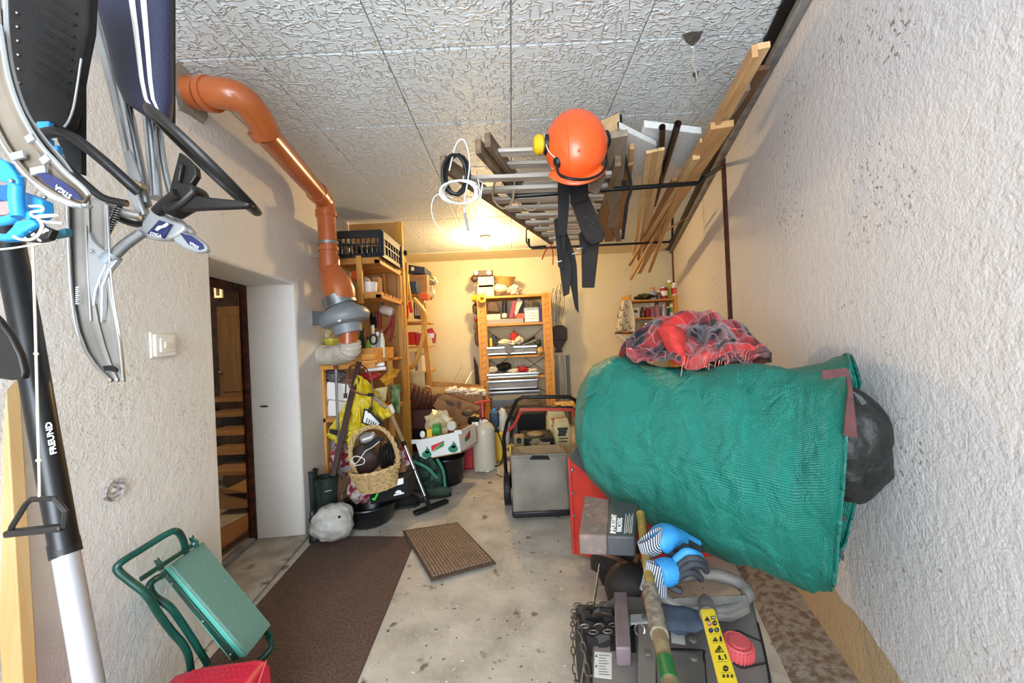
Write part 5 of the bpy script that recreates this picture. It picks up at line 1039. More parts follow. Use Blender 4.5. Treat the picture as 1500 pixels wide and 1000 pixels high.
for (x, y) in ((911, 452), (919, 448), (907, 463), (916, 460), (910, 474), (919, 470), (924, 478), (906, 483), (915, 481)):
    obj('curl_print', MB().tube([at(x + 2.2 * math.cos(t) , y + 3 * math.sin(t), CY - .105) for t in [i * .55 for i in range(9)]], .005, 4), 'brown_gadget', fb)
obj('hem_band', MB().prism(ppoly([(901, 486), (929, 486), (929, 489), (901, 489)], CY - .10), (0, .01, 0)), M('hem', '#6a3a34', .8), fb)
obj('wall_hook_board', MB().prism(ppoly([(900, 489), (928, 491), (925, 500), (915, 500)], CY - .03), (0, .03, 0)), 'cream_plastic', fb)

# ---------------------------------------------------------------- shelving along the left wall
LX = lambda Y: -1.2 - .097 * Y
SY0 = 2.93
ls = thing('left_shelving', 'pine shelving along the left wall with slatted boards under and beside the duct fan', 'shelf', (-1.2, 3.3, 0))
lpz = z_at(535, SY0, 470)
xa = at(467, 540, SY0).x; xb_ = at(560, 540, SY0).x
obj('post', MB().box(xa, xa + .035, SY0, SY0 + .04, 0, lpz), 'pine_z', ls, bevel=.003)
obj('post', MB().box(xb_ - .05, xb_ - .01, SY0 + .25, SY0 + .29, 0, lpz), 'pine_z', ls, bevel=.003)
for i in range(5): obj('slat', MB().box(xa + .01 * i, xb_ - .04, SY0 + .15 * i, SY0 + .15 * i + .11, lpz, lpz + .022), 'pine_x', ls, bevel=.002)
obj('edge_rail', MB().box(xa, xb_ - .05, SY0 - .012, SY0 + .01, lpz - .035, lpz), 'pine_x', ls, bevel=.002)
z2 = z_at(612, SY0, 480); obj('lower_shelf', MB().box(xa, xb_ - .06, SY0, SY0 + .7, z2 - .035, z2), 'pine_x', ls, bevel=.002)
# upper part: slatted shelves beyond the fan
UY = 3.05; zu = [z_at(377, UY, 530), z_at(428, UY, 530)]; ux0 = LX(UY) + .03; ux1 = at(556, 400, UY).x
for z in zu:
    for i in range(6):
        obj('slat', MB().box(ux0, ux1 - .02 * i * 0 , UY + .03 + .10 * i, UY + .03 + .10 * i + .06, z - .02, z), 'pine_x', ls, bevel=.002)
    obj('long_rail', MB().box(ux1 - .04, ux1, UY, UY + .62, z - .05, z - .02), 'pine_y', ls, bevel=.002); obj('front_rail', MB().box(ux0, ux1, UY, UY + .025, z - .05, z - .0), 'pine_x', ls, bevel=.002)
cxp = at(528, 400, UY).x; obj('post', MB().box(cxp - .022, cxp + .022, UY - .03, UY, z_at(445, UY, 528), zu[0] + .01), 'pine_z', ls, bevel=.003)
obj('post', MB().box(ux1 - .04, ux1, UY + .58, UY + .62, .8, zu[0]), 'pine_z', ls, bevel=.003)
# tall plywood side panel with tools
PY = 3.72; px0 = LX(PY) + .01; px1 = at(583, 450, PY).x
pn = thing('plywood_panel', 'tall knotty pine side panel reaching the ceiling with tools hung on it', 'panel', ((px0 + px1) / 2, PY, 0))
obj('panel_face', MB().box(px0, px1, PY, PY + .025, 0, CEIL - .02), M('knotty', '#b07a3c', .55, 0, '#c08a48', 3, (1, 1, .35), contrast=(.3, .6), rnd=.02), pn, bevel=.002)
obj('panel_edge', MB().box(px1, px1 + .075, PY - .02, PY + .03, 0, CEIL - .02), M('edge_yellow', '#cf9a3c', .5, 0, '#c28a30', 5, (6, 6, .6)), pn, bevel=.003)
for (x, y) in ((566, 463), (575, 478), (578, 494), (562, 418), (573, 372), (566, 380), (577, 520), (569, 530), (572, 512), (560, 445)): obj('knot', MB().tube([at(x, y, PY - .002), at(x, y, PY + .001)], .010, 8), 'brown_leather', pn, smooth=0)
# mallet
ml = thing('rubber_mallet', 'white-headed mallet with a pale handle hanging on the pine panel', 'mallet', at(567, 458, PY - .06))
obj('mallet_handle', MB().tube([at(562, 398, PY - .05), at(566, 448, PY - .06)], .016, 10), 'pine_z', ml); obj('mallet_head', MB().tube([at(558, 452, PY - .07), at(561, 453, PY - .07), at(573, 456, PY - .07), at(576, 457, PY - .07)], [.035, .045, .045, .035], 14), 'white_plastic', ml)
for (pts, lb) in (([(577, 462), (570, 478), (574, 480), (566, 492)], 'red handled loppers hanging below the mallet'),):
    t = thing('loppers', lb, 'loppers', at(572, 480, PY - .04)); obj('handle', MB().tube([at(577, 460, PY - .04), at(571, 476, PY - .04), at(563, 488, PY - .04)], .012, 8), 'case_red', t); obj('handle', MB().tube([at(577, 462, PY - .05), at(575, 480, PY - .05), at(572, 500, PY - .05)], .012, 8), 'case_red', t)
for i, (x, y0, y1, mn_, lb) in enumerate(((543, 458, 478, 'matte_black', 'black handled saw'), (548, 464, 480, 'matte_black', 'second black handled tool'), (555, 456, 482, 'case_red', 'dark red tool handle'), (551, 456, 470, 'plank_dark', 'brown tool handle'))):
    obj('hung_chisel', MB().tube([at(x, y0, PY - .06 - .01 * i), at(x + 2, y1, PY - .06 - .01 * i)], .014, 8), mn_, label=lb + ' standing behind the tool box, left of the pine panel', cat='tool')
obj('pliers', MB().prism(ppoly([(570, 346), (574, 350), (573, 362), (577, 368), (574, 370), (569, 362)], PY - .03), (0, .02, 0)), 'case_red', label='red pliers hanging high on the pine panel near the ceiling', cat='pliers')
obj('clamp', MB().prism(ppoly([(564, 370), (569, 376), (573, 392), (570, 392), (565, 382)], PY - .03), (0, .02, 0)), 'matte_black', label='black clamp hanging beside the dark crate on the pine panel', cat='clamp')
# dark crate on the upper shelf
cr = thing('plastic_crate', 'dark blue-black slotted plastic crate on top of the slatted shelf beside the pipe', 'crate', at(528, 366, UY))
CM = M('crate', '#14171e', .5); f = front(492, 340, 538, 370, UY - .02, .52, rest=zu[0]); W0, W1, C0, C1, ZB, ZT = f[0], at(560, 360, UY).x, f[2], f[2] + .5, zu[0], z_at(341, UY, 515)
obj('crate_floor', MB().box(W0, W1, C0, C1, ZB, ZB + .012), CM, cr)
def lattice(nm, p, q, n):
    mb = MB(); d = V(q) - V(p); up = V((0, 0, ZT - ZB)); mb.beam(V(p) + up * .06, V(q) + up * .06, .012, up.z * .16); mb.beam(V(p) + up * .9, V(q) + up * .9, .018, up.z * .30); mb.beam(V(p) + up * .5, V(q) + up * .5, .010, up.z * .06)
    for i in range(n + 1): a = V(p) + d * i / n; mb.obox(a + up * .5, d.normalized() * (.022 if i in (0, n) else .006), d.normalized().cross(V((0, 0, 1))) * .006, up * .49)
    obj(nm, mb, CM, cr, bevel=.001)
lattice('crate_side', (W0, C0, ZB), (W1, C0, ZB), 9); lattice('crate_side', (W1, C0, ZB), (W1, C1, ZB), 7); lattice('crate_side', (W0, C1, ZB), (W1, C1, ZB), 9); lattice('crate_side', (W0, C0, ZB), (W0, C1, ZB), 7)
for i, (x, mn_, lb) in enumerate(((502, 'yellow_plastic', 'yellow item seen through the slots of the dark crate'), (514, 'paper', 'pale item seen through the slots of the dark crate'), (528, 'green_plastic', 'green item seen through the slots of the dark crate'))):
    junk(lb, 'crate_content', 'item', x, 358, 6, 5, UY + .15, mn_, 50 + i, .3, rest=ZB + .012)
# things on the middle slatted shelf
obj('orange_pot', MB().prism(ppoly([(514, 398), (524, 394), (524, 409), (516, 409)], UY + .05), (0, .12, 0)), 'orange_plastic', label='orange plastic pot on the slatted shelf left of the white tub', cat='pot', bevel=.004)
wt = at(541, 405, UY + .15); obj('white_tub', MB().lathe([(.045, 0), (.06, .10), (.064, .10), (.055, .0)], (wt.x, wt.y, zu[1]), (0, 0, 1), 22), 'white_plastic', label='white plastic tub on the slatted shelf behind the orange-brown reducer', cat='tub')
for i, (x, mn_, lb) in enumerate(((533, 'paper', 'pale roll on the slatted shelf beside the white tub'), (550, 'cardboard', 'small carton at the end of the middle slatted shelf'), (519, 'wicker_light', 'tan tub nearest the pipe on the slatted shelf'))): fbox('shelf_item', lb, 'box', x - 5, 405, x + 4, 420, UY + .2, .1, mn_, rest=zu[1])
# things on the long slatted shelf at duct height
bx_ = thing('wooden_crate', 'small pine crate full of plastic bottles and tools under the duct fan', 'crate', at(537, 528, 2.98)); f = front(517, 508, 548, 532, 2.97, .3, rest=lpz + .022)
g = at(567, 510, 3.15)
ZT2 = z_at(509, 2.97, 535); pts = [V((f[0], 2.97, 0)), V((f[1], 2.97, 0)), V((g.x, 3.3, 0)), V((f[0] + .1, 3.35, 0))]
for a, b_ in zip(pts, pts[1:] + pts[:1]):
    for k in range(2):
        z = lpz + .024 + (ZT2 - lpz - .03) * (k + .5) / 2; obj('crate_board', MB().beam(a + V((0, 0, z)), b_ + V((0, 0, z)), .014, (ZT2 - lpz) / 2 - .012), 'pine_x', bx_, bevel=.002)
obj('crate_base', MB().prism([p + V((0, 0, lpz + .022)) for p in pts], (0, 0, .01)), 'pine_x', bx_)
cont = [('green_bottle', 'dark green bottle in the small pine crate', 530, 480, 5, 'dark_green', 'black_plastic'), ('green_bottle', 'light green plastic bottle at the front of the small pine crate', 540, 493, 5, M('apple', '#7fae2c', .4), 'black_plastic'), ('white_bottle', 'tall cream bottle in the small pine crate', 546, 476, 4, 'cream_plastic', 'cream_plastic'), ('white_bottle', 'shorter clear bottle at the right in the small pine crate', 553, 486, 4.5, 'clear_grey', 'white_plastic'), ('white_bottle', 'cream spray bottle leaning out at the right end of the small pine crate', 559, 482, 3.5, 'cream_plastic', 'glass_brown')]
for nm, lb, x, yt, r, mn_, cp_ in cont: bottle(lb, x, yt, r, lpz + .034, 3.1 + .02 * (x % 3), mn_, cp_, name=nm)
obj('tape_ring', MB().tube([at(547 + 5 * math.cos(t), 497 + 7 * math.sin(t), 3.0) for t in [2 * PI * i / 18 for i in range(18)]], .008, 6, closed=True), 'black_plastic', label='black ring of hose stuck in the small pine crate', cat='ring')
yt_ = at(480, 505, 2.95); obj('yellow_pot', MB().lathe([(.05, 0), (.058, .05), (.062, .05), (.062, .065), (0, .06)], (yt_.x, 3.02, lpz + .14), (0, 0, 1), 22), M('pot_yellow', '#bfb43a', .4), label='yellow-green lidded pot behind the white flexible duct', cat='pot')
obj('paper_funnel', MB().blob(at(480, 492, 3.08), (.05, .04, .06), 33, .4, 2.2), 'sack_yellow', label='cream paper cone above the yellow pot by the wall', cat='paper')
obj('pot_box', MB().box(*front(471, 506, 490, 530, 3.08, .15, lpz + .022)), 'cardboard', label='carton carrying the yellow pot behind the duct', cat='box')
junk('dark red cloth under the white flexible duct', 'cloth', 'cloth', 505, 530, 10, 3, 2.96, 'case_red', 61, .3)
obj('tall_card', MB().prism(ppoly([(520, 502), (527, 503), (530, 531), (518, 533)], 2.955), (0, .01, 0)), 'pine_z', label='upright pine offcut between the duct and the small crate', cat='board')
for i, y in enumerate((535, 541)): obj('paper_roll', MB().tube([at(536, y + 1, 2.98), at(563 + 2 * i, y - 2, 3.0)], .014, 10), 'white', label=('upper' if i == 0 else 'lower') + ' white roll lying under the small pine crate', cat='roll')

# ---------------------------------------------------------------- long tools and shelves in the back left corner
M('handle_yellow', '#c79b3a', .5); 
def pole(label, a, b_, Ya, Yb, r, mat, name='tool_pole', cat='tool', seg=None):
    t = thing(name, label, cat, at(*b_, Yb)); obj('handle', MB().tube([at(*a, Ya), at(*b_, Yb)], r, 9), mat, t)
    if seg: obj('grip', MB().tube([at(*seg[0], Ya), at(*seg[1], Ya)], r * 1.45, 10), seg[2], t)
    return t
pole('pole with a dark red patterned handle hanging right of the pine panel edge', (588, 378), (590, 455), 3.78, 3.78, .017, 'case_red')
pole('pale broom stick with red lower grip, left one of two', (596, 385), (596, 470), 3.95, 3.95, .013, 'handle_yellow', seg=((596, 447), (596, 466), 'red_plastic'))
pole('pale broom stick with red lower grip, right one of two', (592, 378), (604, 452), 4.0, 4.0, .013, 'handle_yellow', seg=((600, 442), (603, 458), 'red_plastic'))
pole('dark thin stick hanging closest to the pine panel edge', (580, 385), (583, 445), 3.68, 3.68, .007, 'plank_dark')
pole('light stick leaning between panel edge and broom sticks', (585, 420), (586, 540), 3.66, 3.66, .014, 'handle_yellow')
obj('wooden_lath', MB().beam(at(590, 478, 3.66), at(591, 532, 3.66), .055, .02, (0, 1, 0)), 'plank', label='short brown wooden lath leaning on the lower panel edge', cat='board', bevel=.002)
hk = thing('gathered_tools', 'black hook rail with tool heads at the top of the panel edge', 'hook rail', at(587, 372, 3.8)); obj('head', MB().blob(at(588, 371, 3.76), (.05, .04, .03), 71, .4, 2), 'matte_black', hk); obj('head', MB().blob(at(585, 364, 3.8), (.02, .02, .04), 72, .4, 2), 'matte_black', hk)
sweep_cable('bent_handle', [at(606, 437, 4.1), at(614, 446, 4.1), at(623, 460, 4.1), at(622, 480, 4.1), at(618, 500, 4.1), at(611, 525, 4.1), at(604, 537, 4.1), at(588, 541, 4.1)], .022, 'handle_yellow', label='yellow bent scythe handle hanging in front of the corner shelves', cat='scythe handle')
# corner shelving with slanting sides
kr = thing('corner_shelving', 'narrow pine shelving in the back left corner behind the long tools', 'shelf', (-1.3, 4.6, 0))
kx = at(626, 500, 4.45).x
obj('side_post', MB().beam(at(616, 430, 4.45), at(632, 585, 4.45), .05, .04, (0, 1, 0)), 'pine_z', kr, bevel=.003)
obj('side_post', MB().beam(V((LX(4.4) + .05, 4.45, z_at(430, 4.45, 600))), V((LX(4.4) + .05, 4.45, 0)), .05, .04, (0, 1, 0)), 'pine_z', kr, bevel=.003)
for y in (430, 470, 507, 545, 568):
    z = z_at(y, 4.45, 615); obj('shelf_board', MB().box(LX(4.5) + .03, kx - .02, 4.46, 4.95, z - .02, z), 'pine_x', kr, bevel=.002)
zk = lambda y: z_at(y, 4.45, 615)
kb_ = thing('tool_case', 'dark blue tool case with a white clasp on top of the back left shelving', 'case', at(605, 400, 4.5)); obj('case_body', MB().prism(ppoly([(596, 387), (623, 391), (623, 401), (596, 400)], 4.45), (0, .35, 0)), M('case_blue', '#27303f', .45), kb_, bevel=.01); obj('clasp', MB().box(*front(602, 391, 606, 396, 4.44, .01)), 'white_plastic', kb_)
obj('cardboard_box', MB().prism(ppoly([(600, 402), (626, 402), (626, 430), (600, 429)], 4.46), (0, .4, 0)), 'cardboard', label='cardboard box under the dark blue tool case', cat='box', bevel=.004)
junk('clear plastic bag bulging right of the cardboard box', 'plastic_bag', 'bag', 633, 410, 7, 7, 4.6, M('foil', '#a9a08a', .3, 0, '#7d745e', 20), 81, .4, True); junk('grey plastic bag hanging below the clear bulging bag', 'plastic_bag', 'bag', 630, 427, 6, 12, 4.6, 'foil', 82, .4, True)
fbox('blue_case', 'small blue case in front of the cardboard box', 'case', 598, 412, 610, 422, 4.35, .1, 'blue_dark', rest=zk(430) - .0)
fbox('orange_packet', 'orange packet right of the blue case under the cardboard box', 'packet', 616, 430, 627, 438, 4.40, .12, 'orange_plastic')
for i, (x0, y0, x1, y1, mn_, lb) in enumerate(((606, 442, 618, 466, 'black_plastic', 'black box with pale stripes'), (598, 486, 608, 505, 'red_plastic', 'red box behind the broom sticks'), (609, 488, 616, 506, 'case_red', 'dark red tin right of the red box'), (600, 515, 608, 530, 'cream_plastic', 'upper cream box low on the back left shelving'), (600, 532, 608, 544, 'white_plastic', 'white box under the upper cream box'), (611, 518, 618, 544, 'cream_plastic', 'tall cream box beside the white one'), (616, 548, 624, 566, 'plank_grey', 'grey carton low by the slanting post'))):
    bb_ = fbox('stored_box', lb + ' on the corner shelving', 'box', x0, y0, x1, y1, 4.50, .2, mn_)
    if i == 0:
        for k in range(4): obj('stripe', MB().box(*front(608 + k * 2.5, 444, 609.2 + k * 2.5, 462, 4.495, .004)), 'cream_plastic', bb_)
fbox('cream_panel', 'blank cream panel standing before the corner shelving by the tilted basket', 'panel', 597, 543, 622, 572, 4.0, .02, 'sack_yellow')
pc = thing('pennant', 'small red and white folded cloth hanging on the slanting post', 'cloth', at(630, 490, 4.4)); obj('cloth_red', MB().prism(ppoly([(625, 482), (633, 480), (639, 490), (638, 502), (634, 503), (632, 492), (627, 492)], 4.4), (0, .012, 0)), 'red_plastic', pc); obj('cloth_white', MB().prism(ppoly([(626, 488), (636, 488), (635, 495), (629, 494)], 4.39), (0, .012, 0)), 'white', pc)
# ---------------------------------------------------------------- pile at the left of the floor
def patch(q, nu=16, nv=12, amp=.02, seed=1, fr=5, bulge=0):
    q = [V(a) for a in q]; n = (q[1] - q[0]).cross(q[3] - q[0]).normalized()
    def fn(u, v):
        p = q[0].lerp(q[1], u).lerp(q[3].lerp(q[2], u), v)
        return p + n * (amp * (noise.noise(V((u * fr + seed, v * fr, seed))) + .6 * abs(noise.noise(V((u * fr * 2 + seed, v * fr * .8, 4)))) ) + bulge * math.sin(PI * u) * math.sin(PI * v))
    return MB().grid(fn, nu, nv)
def Q4(pts, Y): return [at(p[0], p[1], p[2] if len(p) > 2 else Y) for p in pts]
M('boot_green', '#1f2a26', .38, 0, '#26322d', 8)
def boot(label, cx, ytop, Y, rx, toe):
    c = at(cx, ytop, Y); h = c.z; r = m(rx, Y); t = thing('rubber_boot', label, 'boot', (c.x, Y, 0))
    secs = [(h, r * 1.05, r * .95, 0), (h - .03, r * 1.02, r * .95, 0), (h * .6, r * .92, r * .85, 0), (h * .35, r * .72, r * .8, .0), (h * .22, r * .72, r * 1.0, -.02), (.09, r * .72, r * 1.35, -.05), (.045, r * .74, r * 1.7, -.08), (.012, r * .74, r * 1.75, -.085)]
    def fn(u, v):
        k = u * (len(secs) - 1); i = min(int(k), len(secs) - 2); f = k - i; a, b_ = secs[i], secs[i + 1]; z, ra, rb, oy = [a[j] + (b_[j] - a[j]) * f for j in range(4)]; an = 2 * PI * v
        rp = .003 * math.sin(z * 160) if h * .1 < z < h * .38 else 0
        return V((c.x + math.cos(an) * (ra + rp) + toe * oy, Y + math.sin(an) * (rb + rp) + oy, z))
    obj('boot_shaft', MB().grid(fn, 42, 28, cv=True), 'boot_green', t, solid=.004)
    obj('sole', MB().prism([V((c.x + math.cos(a) * r * .8 + toe * -.085, Y - .085 + math.sin(a) * r * 1.8, 0)) for a in [2 * PI * i / 20 for i in range(20)]], (0, 0, .025)), 'black_rubber', t, bevel=.003)
    obj('top_band', MB().tube([V((c.x + math.cos(a) * r * 1.06, Y + math.sin(a) * r * .97, h - .008)) for a in [2 * PI * i / 28 for i in range(28)]], .007, 7, closed=True), 'black_rubber', t)
    return t
boot('dark green rubber boot closest to the door jamb, half hidden', 455, 688, 2.67, 8.5, -1)
b2_ = boot('dark green rubber boot in front, right beside the grey stone', 478, 697, 2.66, 15.5, 0)
obj('boot_print', MB().beam(at(476, 720, 2.575), at(486, 717.5, 2.585), .004, .002), 'white_print', b2_)
rs = MB().blob(at(488, 764, 2.46), (m(29, 2.46), .12, .115), 13, .17, 1.2, 4, True)
for v in rs.v: v.z = max(.0, v.z)
stn = obj('grey_stone', rs, M('stone_grey', '#c9c7c1', .85, 0, '#a3a19b', 22, bump=1, bscale=45, contrast=(.3, .7), detail=9), label='rough light grey stone lying in front of the rubber boots', cat='stone', smooth=50)
obj('drill_hole', MB().blob(at(497, 757, 2.362), (.009, .007, .009), 1, 0, sub=2), 'matte_black', stn)
# tub
tbY = 2.74; tc_ = at(541, 733, tbY); tb = thing('black_tub', 'round black plastic tub on the floor behind the grey stone', 'tub', (tc_.x, tbY, 0)); tr1 = m(40, tbY)
obj('tub_body', MB().lathe([(tr1 * .70, .004), (tr1 * .78, .02), (tr1 * .98, tc_.z - .01), (tr1 * .96, tc_.z - .01), (tr1 * .75, .025), (0, .02)], (tc_.x, tbY, 0), (0, 0, 1), 40), M('tub_black', '#131417', .3), tb)
obj('tub_rim', MB().tube([V((tc_.x + tr1 * math.cos(a), tbY + tr1 * math.sin(a), tc_.z)) for a in [2 * PI * i / 40 for i in range(40)]], .009, 8, closed=True), 'tub_black', tb)
sweep_cable('tub_handle', [at(504, 735, tbY - .05), at(500, 728, tbY - .05), at(507, 708, tbY), at(513, 690, tbY + .05)], .003, 'steel', tb)
# black carton standing in the tub
bc = thing('black_carton', 'black carton with white emblem and green tick stuck into the black tub', 'box', at(568, 722, 2.66))
q = Q4([(539, 714), (597, 700), (600, 727), (543, 739)], 2.62); obj('carton_body', MB().prism(q, (.0, .22, .0)), 'matte_black', bc, bevel=.003)
off = V((0, -.0025, 0))
obj('tick_print', MB().prism([p + off for p in Q4([(545, 731), (549, 733), (555, 722), (552, 722), (549, 729), (546, 729)], 2.617)], (0, .001, 0)), M('tick_green', '#3fdc46', .5), bc, smooth=0)
obj('emblem_print', MB().prism([p + off for p in [at(584 + 5 * math.cos(a), 722 + 4.5 * math.sin(a) - .4 * math.cos(a), 2.617) for a in [PI + PI * i / 8 for i in range(9)]]], (0, .001, 0)), 'white_print', bc, smooth=0)
obj('emblem_bar', MB().prism([p + off for p in Q4([(577, 724), (592, 720.5), (592, 722.5), (577, 726)], 2.617)], (0, .001, 0)), 'white_print', bc, smooth=0)
obj('white_sticker', MB().prism([p + off for p in Q4([(580, 702), (591, 699.5), (591, 708), (581, 711)], 2.617)], (0, .001, 0)), 'white', bc, smooth=0); obj('tan_sticker', MB().prism([p + off for p in Q4([(568, 707), (580, 704), (580, 712), (568, 715)], 2.617)], (0, .001, 0)), 'sack_yellow', bc, smooth=0)
M('red_white', '#b9b2b0', .7, 0, '#8a1f33', 16, bump=.5, bscale=30, contrast=(.45, .52), detail=4)
junk('red and white crumpled packaging stuffed in the left of the tub', 'packaging', 'packaging', 526, 712, 15, 24, 2.72, 'red_white', 90, .4, True)
junk('pink and white printed sack behind the brown pole left of the basket', 'printed_sack', 'sack', 500, 672, 16, 24, 2.98, 'red_white', 91, .35, True)
junk('whitish-blue plastic sack low in the left shelving', 'plastic_sack', 'sack', 485, 672, 15, 40, 3.12, M('sack_blue', '#b9bcc8', .45, 0, '#a2a6b6', 8), 92, .2)
junk('red and cream cloth bundle squeezed right of the wicker basket', 'cloth', 'cloth', 591, 672, 9, 20, 2.86, 'red_white', 93, .5, True)
obj('orange_card', MB().prism(Q4([(576, 690), (592, 676), (596, 700), (582, 706)], 2.80), (0, .02, 0)), 'cardboard', label='orange-brown card corner right of the wicker basket', cat='card', bevel=.002)
# wicker basket with hoop handle
kY = 2.60; bc0 = at(551, 698, kY); bx0 = V((1, 0, .13)).normalized(); bz0 = V((-.13, -.1, 1)).normalized(); by0 = bz0.cross(bx0)
wk = thing('wicker_basket', 'pale wicker basket with tall hoop handle on the black tub, full of shoes', 'basket', bc0)
M('wicker', '#d2b584', .65, 0, '#a98a58', 60, bump=.4)
def bk_pt(a, z, k=1): 
    t = (z + .07) / .13; rx = .125 + .035 * t; ry = .085 + .03 * t; return bc0 + bx0 * math.cos(a) * rx * k + by0 * math.sin(a) * ry * k + bz0 * z
rows = MB()
for j in range(9):
    z = -.07 + .13 * j / 8; rows.tube([bk_pt(2 * PI * i / 64, z, 1 + .035 * (1 if (i // 2 + j) % 2 else -1)) for i in range(64)], .0072, 5, closed=True)
obj('weave', rows, 'wicker', wk, kind='stuff')
for i in range(16): a = 2 * PI * i * 2 / 32 + .05; obj('stake', MB().tube([bk_pt(a, -.075), bk_pt(a, .065)], .005, 5), 'wicker', wk)
obj('basket_floor', MB().prism([bk_pt(2 * PI * i / 20, -.07, .97) for i in range(20)], bz0 * .008), 'wicker', wk)
rim2 = MB()
for s_ in (0, 1): rim2.tube([bk_pt(2 * PI * i / 60, .068 + .006 * math.sin(i * .9 + s_ * PI), 1.0 + .03 * math.cos(i * .9 + s_ * PI)) for i in range(60)], .008, 6, closed=True)
obj('rim_braid', rim2, 'wicker', wk)
hp_ = spline([at(521, 692, kY), at(514, 672, kY), at(514, 652, kY), at(524, 634, kY), at(544, 625, kY), at(563, 630, kY), at(576, 647, kY), at(583, 668, kY), at(582, 684, kY)], 8)
hb_ = MB()
for s_ in range(3): hb_.tube([p + V((math.cos(i * .55 + s_ * 2.1) * .009, -.01 * math.sin(i * .55 + s_ * 2.1), math.sin(i * .55 + s_ * 2.1) * .009)) for i, p in enumerate(hp_)], .0085, 6)
obj('hoop_handle', hb_, 'wicker', wk)
obj('brown_shoe_bag', MB().blob(at(535, 672, kY + .07), (.10, .06, .11), 95, .2), M('brown_bag', '#3b2720', .6, 0, '#2b1b16', 10), label='dark brown leather bag in the wicker basket', cat='bag')
for i in range(5): obj('black_shoe', MB().blob(at(560 + 5 * i, 668 - 2 * i, kY + .02 + .02 * i), (.022, .05, .09), 96 + i, .2), 'black_plastic', label=['first', 'second', 'third', 'fourth', 'rightmost'][i] + ' from the left of the upright black shoes in the wicker basket', cat='shoe', group='black shoes in the wicker basket')
gd = thing('grey_device', 'silver-grey oval device leaning on top of the basket contents', 'device', at(536, 645, kY + .02)); obj('device_body', MB().prism(Q4([(524, 641), (530, 635), (545, 633), (550, 639), (547, 646), (534, 651), (528, 650)], kY + .02), (0, .04, 0)), 'brushed', gd, bevel=.01); obj('device_window', MB().prism(Q4([(530, 643), (545, 638), (545, 641), (531, 646)], kY + .015), (0, .006, 0)), 'white_plastic', gd)
obj('black_device', MB().beam(at(536, 655, kY), at(561, 641, kY), .035, .03, (0, 1, 0)), 'black_plastic', label='long black device across the basket beside the grey one', cat='device', bevel=.004)
sweep_cable('white_charging_cable', [at(556, 646, kY - .04), at(545, 655, kY - .04), at(536, 660, kY - .04), at(530, 668, kY - .05), at(522, 678, kY - .05), at(514, 676, kY - .05), at(520, 668, kY - .05), at(533, 672, kY - .05), at(532, 679, kY - .05), at(520, 681, kY - .05), at(516, 674, kY - .05)], .0035, 'white_cable', label='thin white cable looped over the left rim of the wicker basket', cat='cable')
# long things leaning
obj('brown_batten', MB().beam(at(526, 530, 2.92), at(488, 697, 2.66), .038, .022, (0, 1, 0)), M('batten', '#3c2620', .5), label='long dark brown batten leaning from the boots up to the left shelving', cat='batten', bevel=.002)
ctb = thing('metal_tube', 'thin silver tube with brown top leaning beside the dark brown batten', 'tube', at(500, 690, 2.8)); obj('tube_shaft', MB().tube([at(492, 538, 2.88), at(497, 690, 2.8)], .010, 10), 'steel', ctb); obj('tube_top', MB().tube([at(491, 532, 2.88), at(492, 541, 2.88)], .014, 10), 'glass_brown', ctb)
# white carton in the shelving
wb_ = thing('white_carton', 'white carton with a thin black frame line standing in the left shelving', 'box', at(490, 612, 2.98)); q = Q4([(479, 559), (514, 563), (511, 616), (472, 614)], 2.98); obj('carton_body', MB().prism(q, (0, .25, 0)), 'white', wb_, bevel=.003)
for a, b_ in (((481, 585), (508, 588)), ((481, 585), (477, 609)), ((477, 609), (506, 610))): obj('frame_line', MB().beam(at(*a, 2.977), at(*b_, 2.977), .004, .002, (0, 1, 0)), 'black_print', wb_)
junk('dark crumpled bag above the white carton in the left shelving', 'bag', 'bag', 490, 550, 16, 8, 3.05, M('grey_fabric', '#4a4a4e', .8, 0, '#77777a', 12), 99, .4, True)
# yellow carrier bag
M('bag_yellow', '#cdb317', .45, 0, '#dcc62e', 6, bump=.4, bscale=18, bdist=.01)
yb = thing('yellow_carrier_bag', 'bright yellow plastic carrier bag with black and white print hanging from the left shelving', 'bag', at(530, 625, 2.82))
obj('bag_front', patch(Q4([(524, 548), (540, 560), (575, 608), (530, 632)], 2.82), 20, 20, .05, 2, 5), 'bag_yellow', yb, solid=.002, smooth=80)
obj('bag_fold', patch(Q4([(524, 548), (530, 632), (512, 636), (500, 604)], 2.84), 16, 16, .04, 5, 5), 'bag_yellow', yb, solid=.002, smooth=80)
obj('bag_corner', patch(Q4([(500, 600), (516, 620), (493, 650), (477, 637)], 2.86), 12, 12, .03, 7, 5), 'bag_yellow', yb, solid=.002, smooth=80)
obj('bag_tip', patch(Q4([(510, 632), (526, 628), (515, 662), (508, 650)], 2.80), 10, 10, .03, 9, 5), 'bag_yellow', yb, solid=.002, smooth=80)
obj('print_black', MB().prism(Q4([(533, 598), (541, 600), (562, 620), (553, 628), (529, 619)], 2.755), (0, .002, 0)), 'black_print', yb, smooth=0)
obj('print_white', MB().prism(Q4([(535, 601), (540, 603), (556, 620), (551, 625), (532, 618)], 2.752), (0, .002, 0)), 'white_print', yb, smooth=0)
for i in range(5): obj('print_letter', MB().beam(at(538 + 3.2 * i, 612 + 1.8 * i, 2.749), at(536.5 + 3.2 * i, 619 + 1.2 * i, 2.749), .006, .002, (0, 1, 0)), 'black_print', yb)
obj('print_black', MB().prism(Q4([(483, 628), (495, 630), (493, 638), (482, 634)], 2.80), (0, .002, 0)), 'black_print', yb, smooth=0); obj('print_black', MB().prism(Q4([(549, 609), (556, 612), (563, 620), (561, 622)], 2.75), (0, .002, 0)), 'black_print', yb, smooth=0)
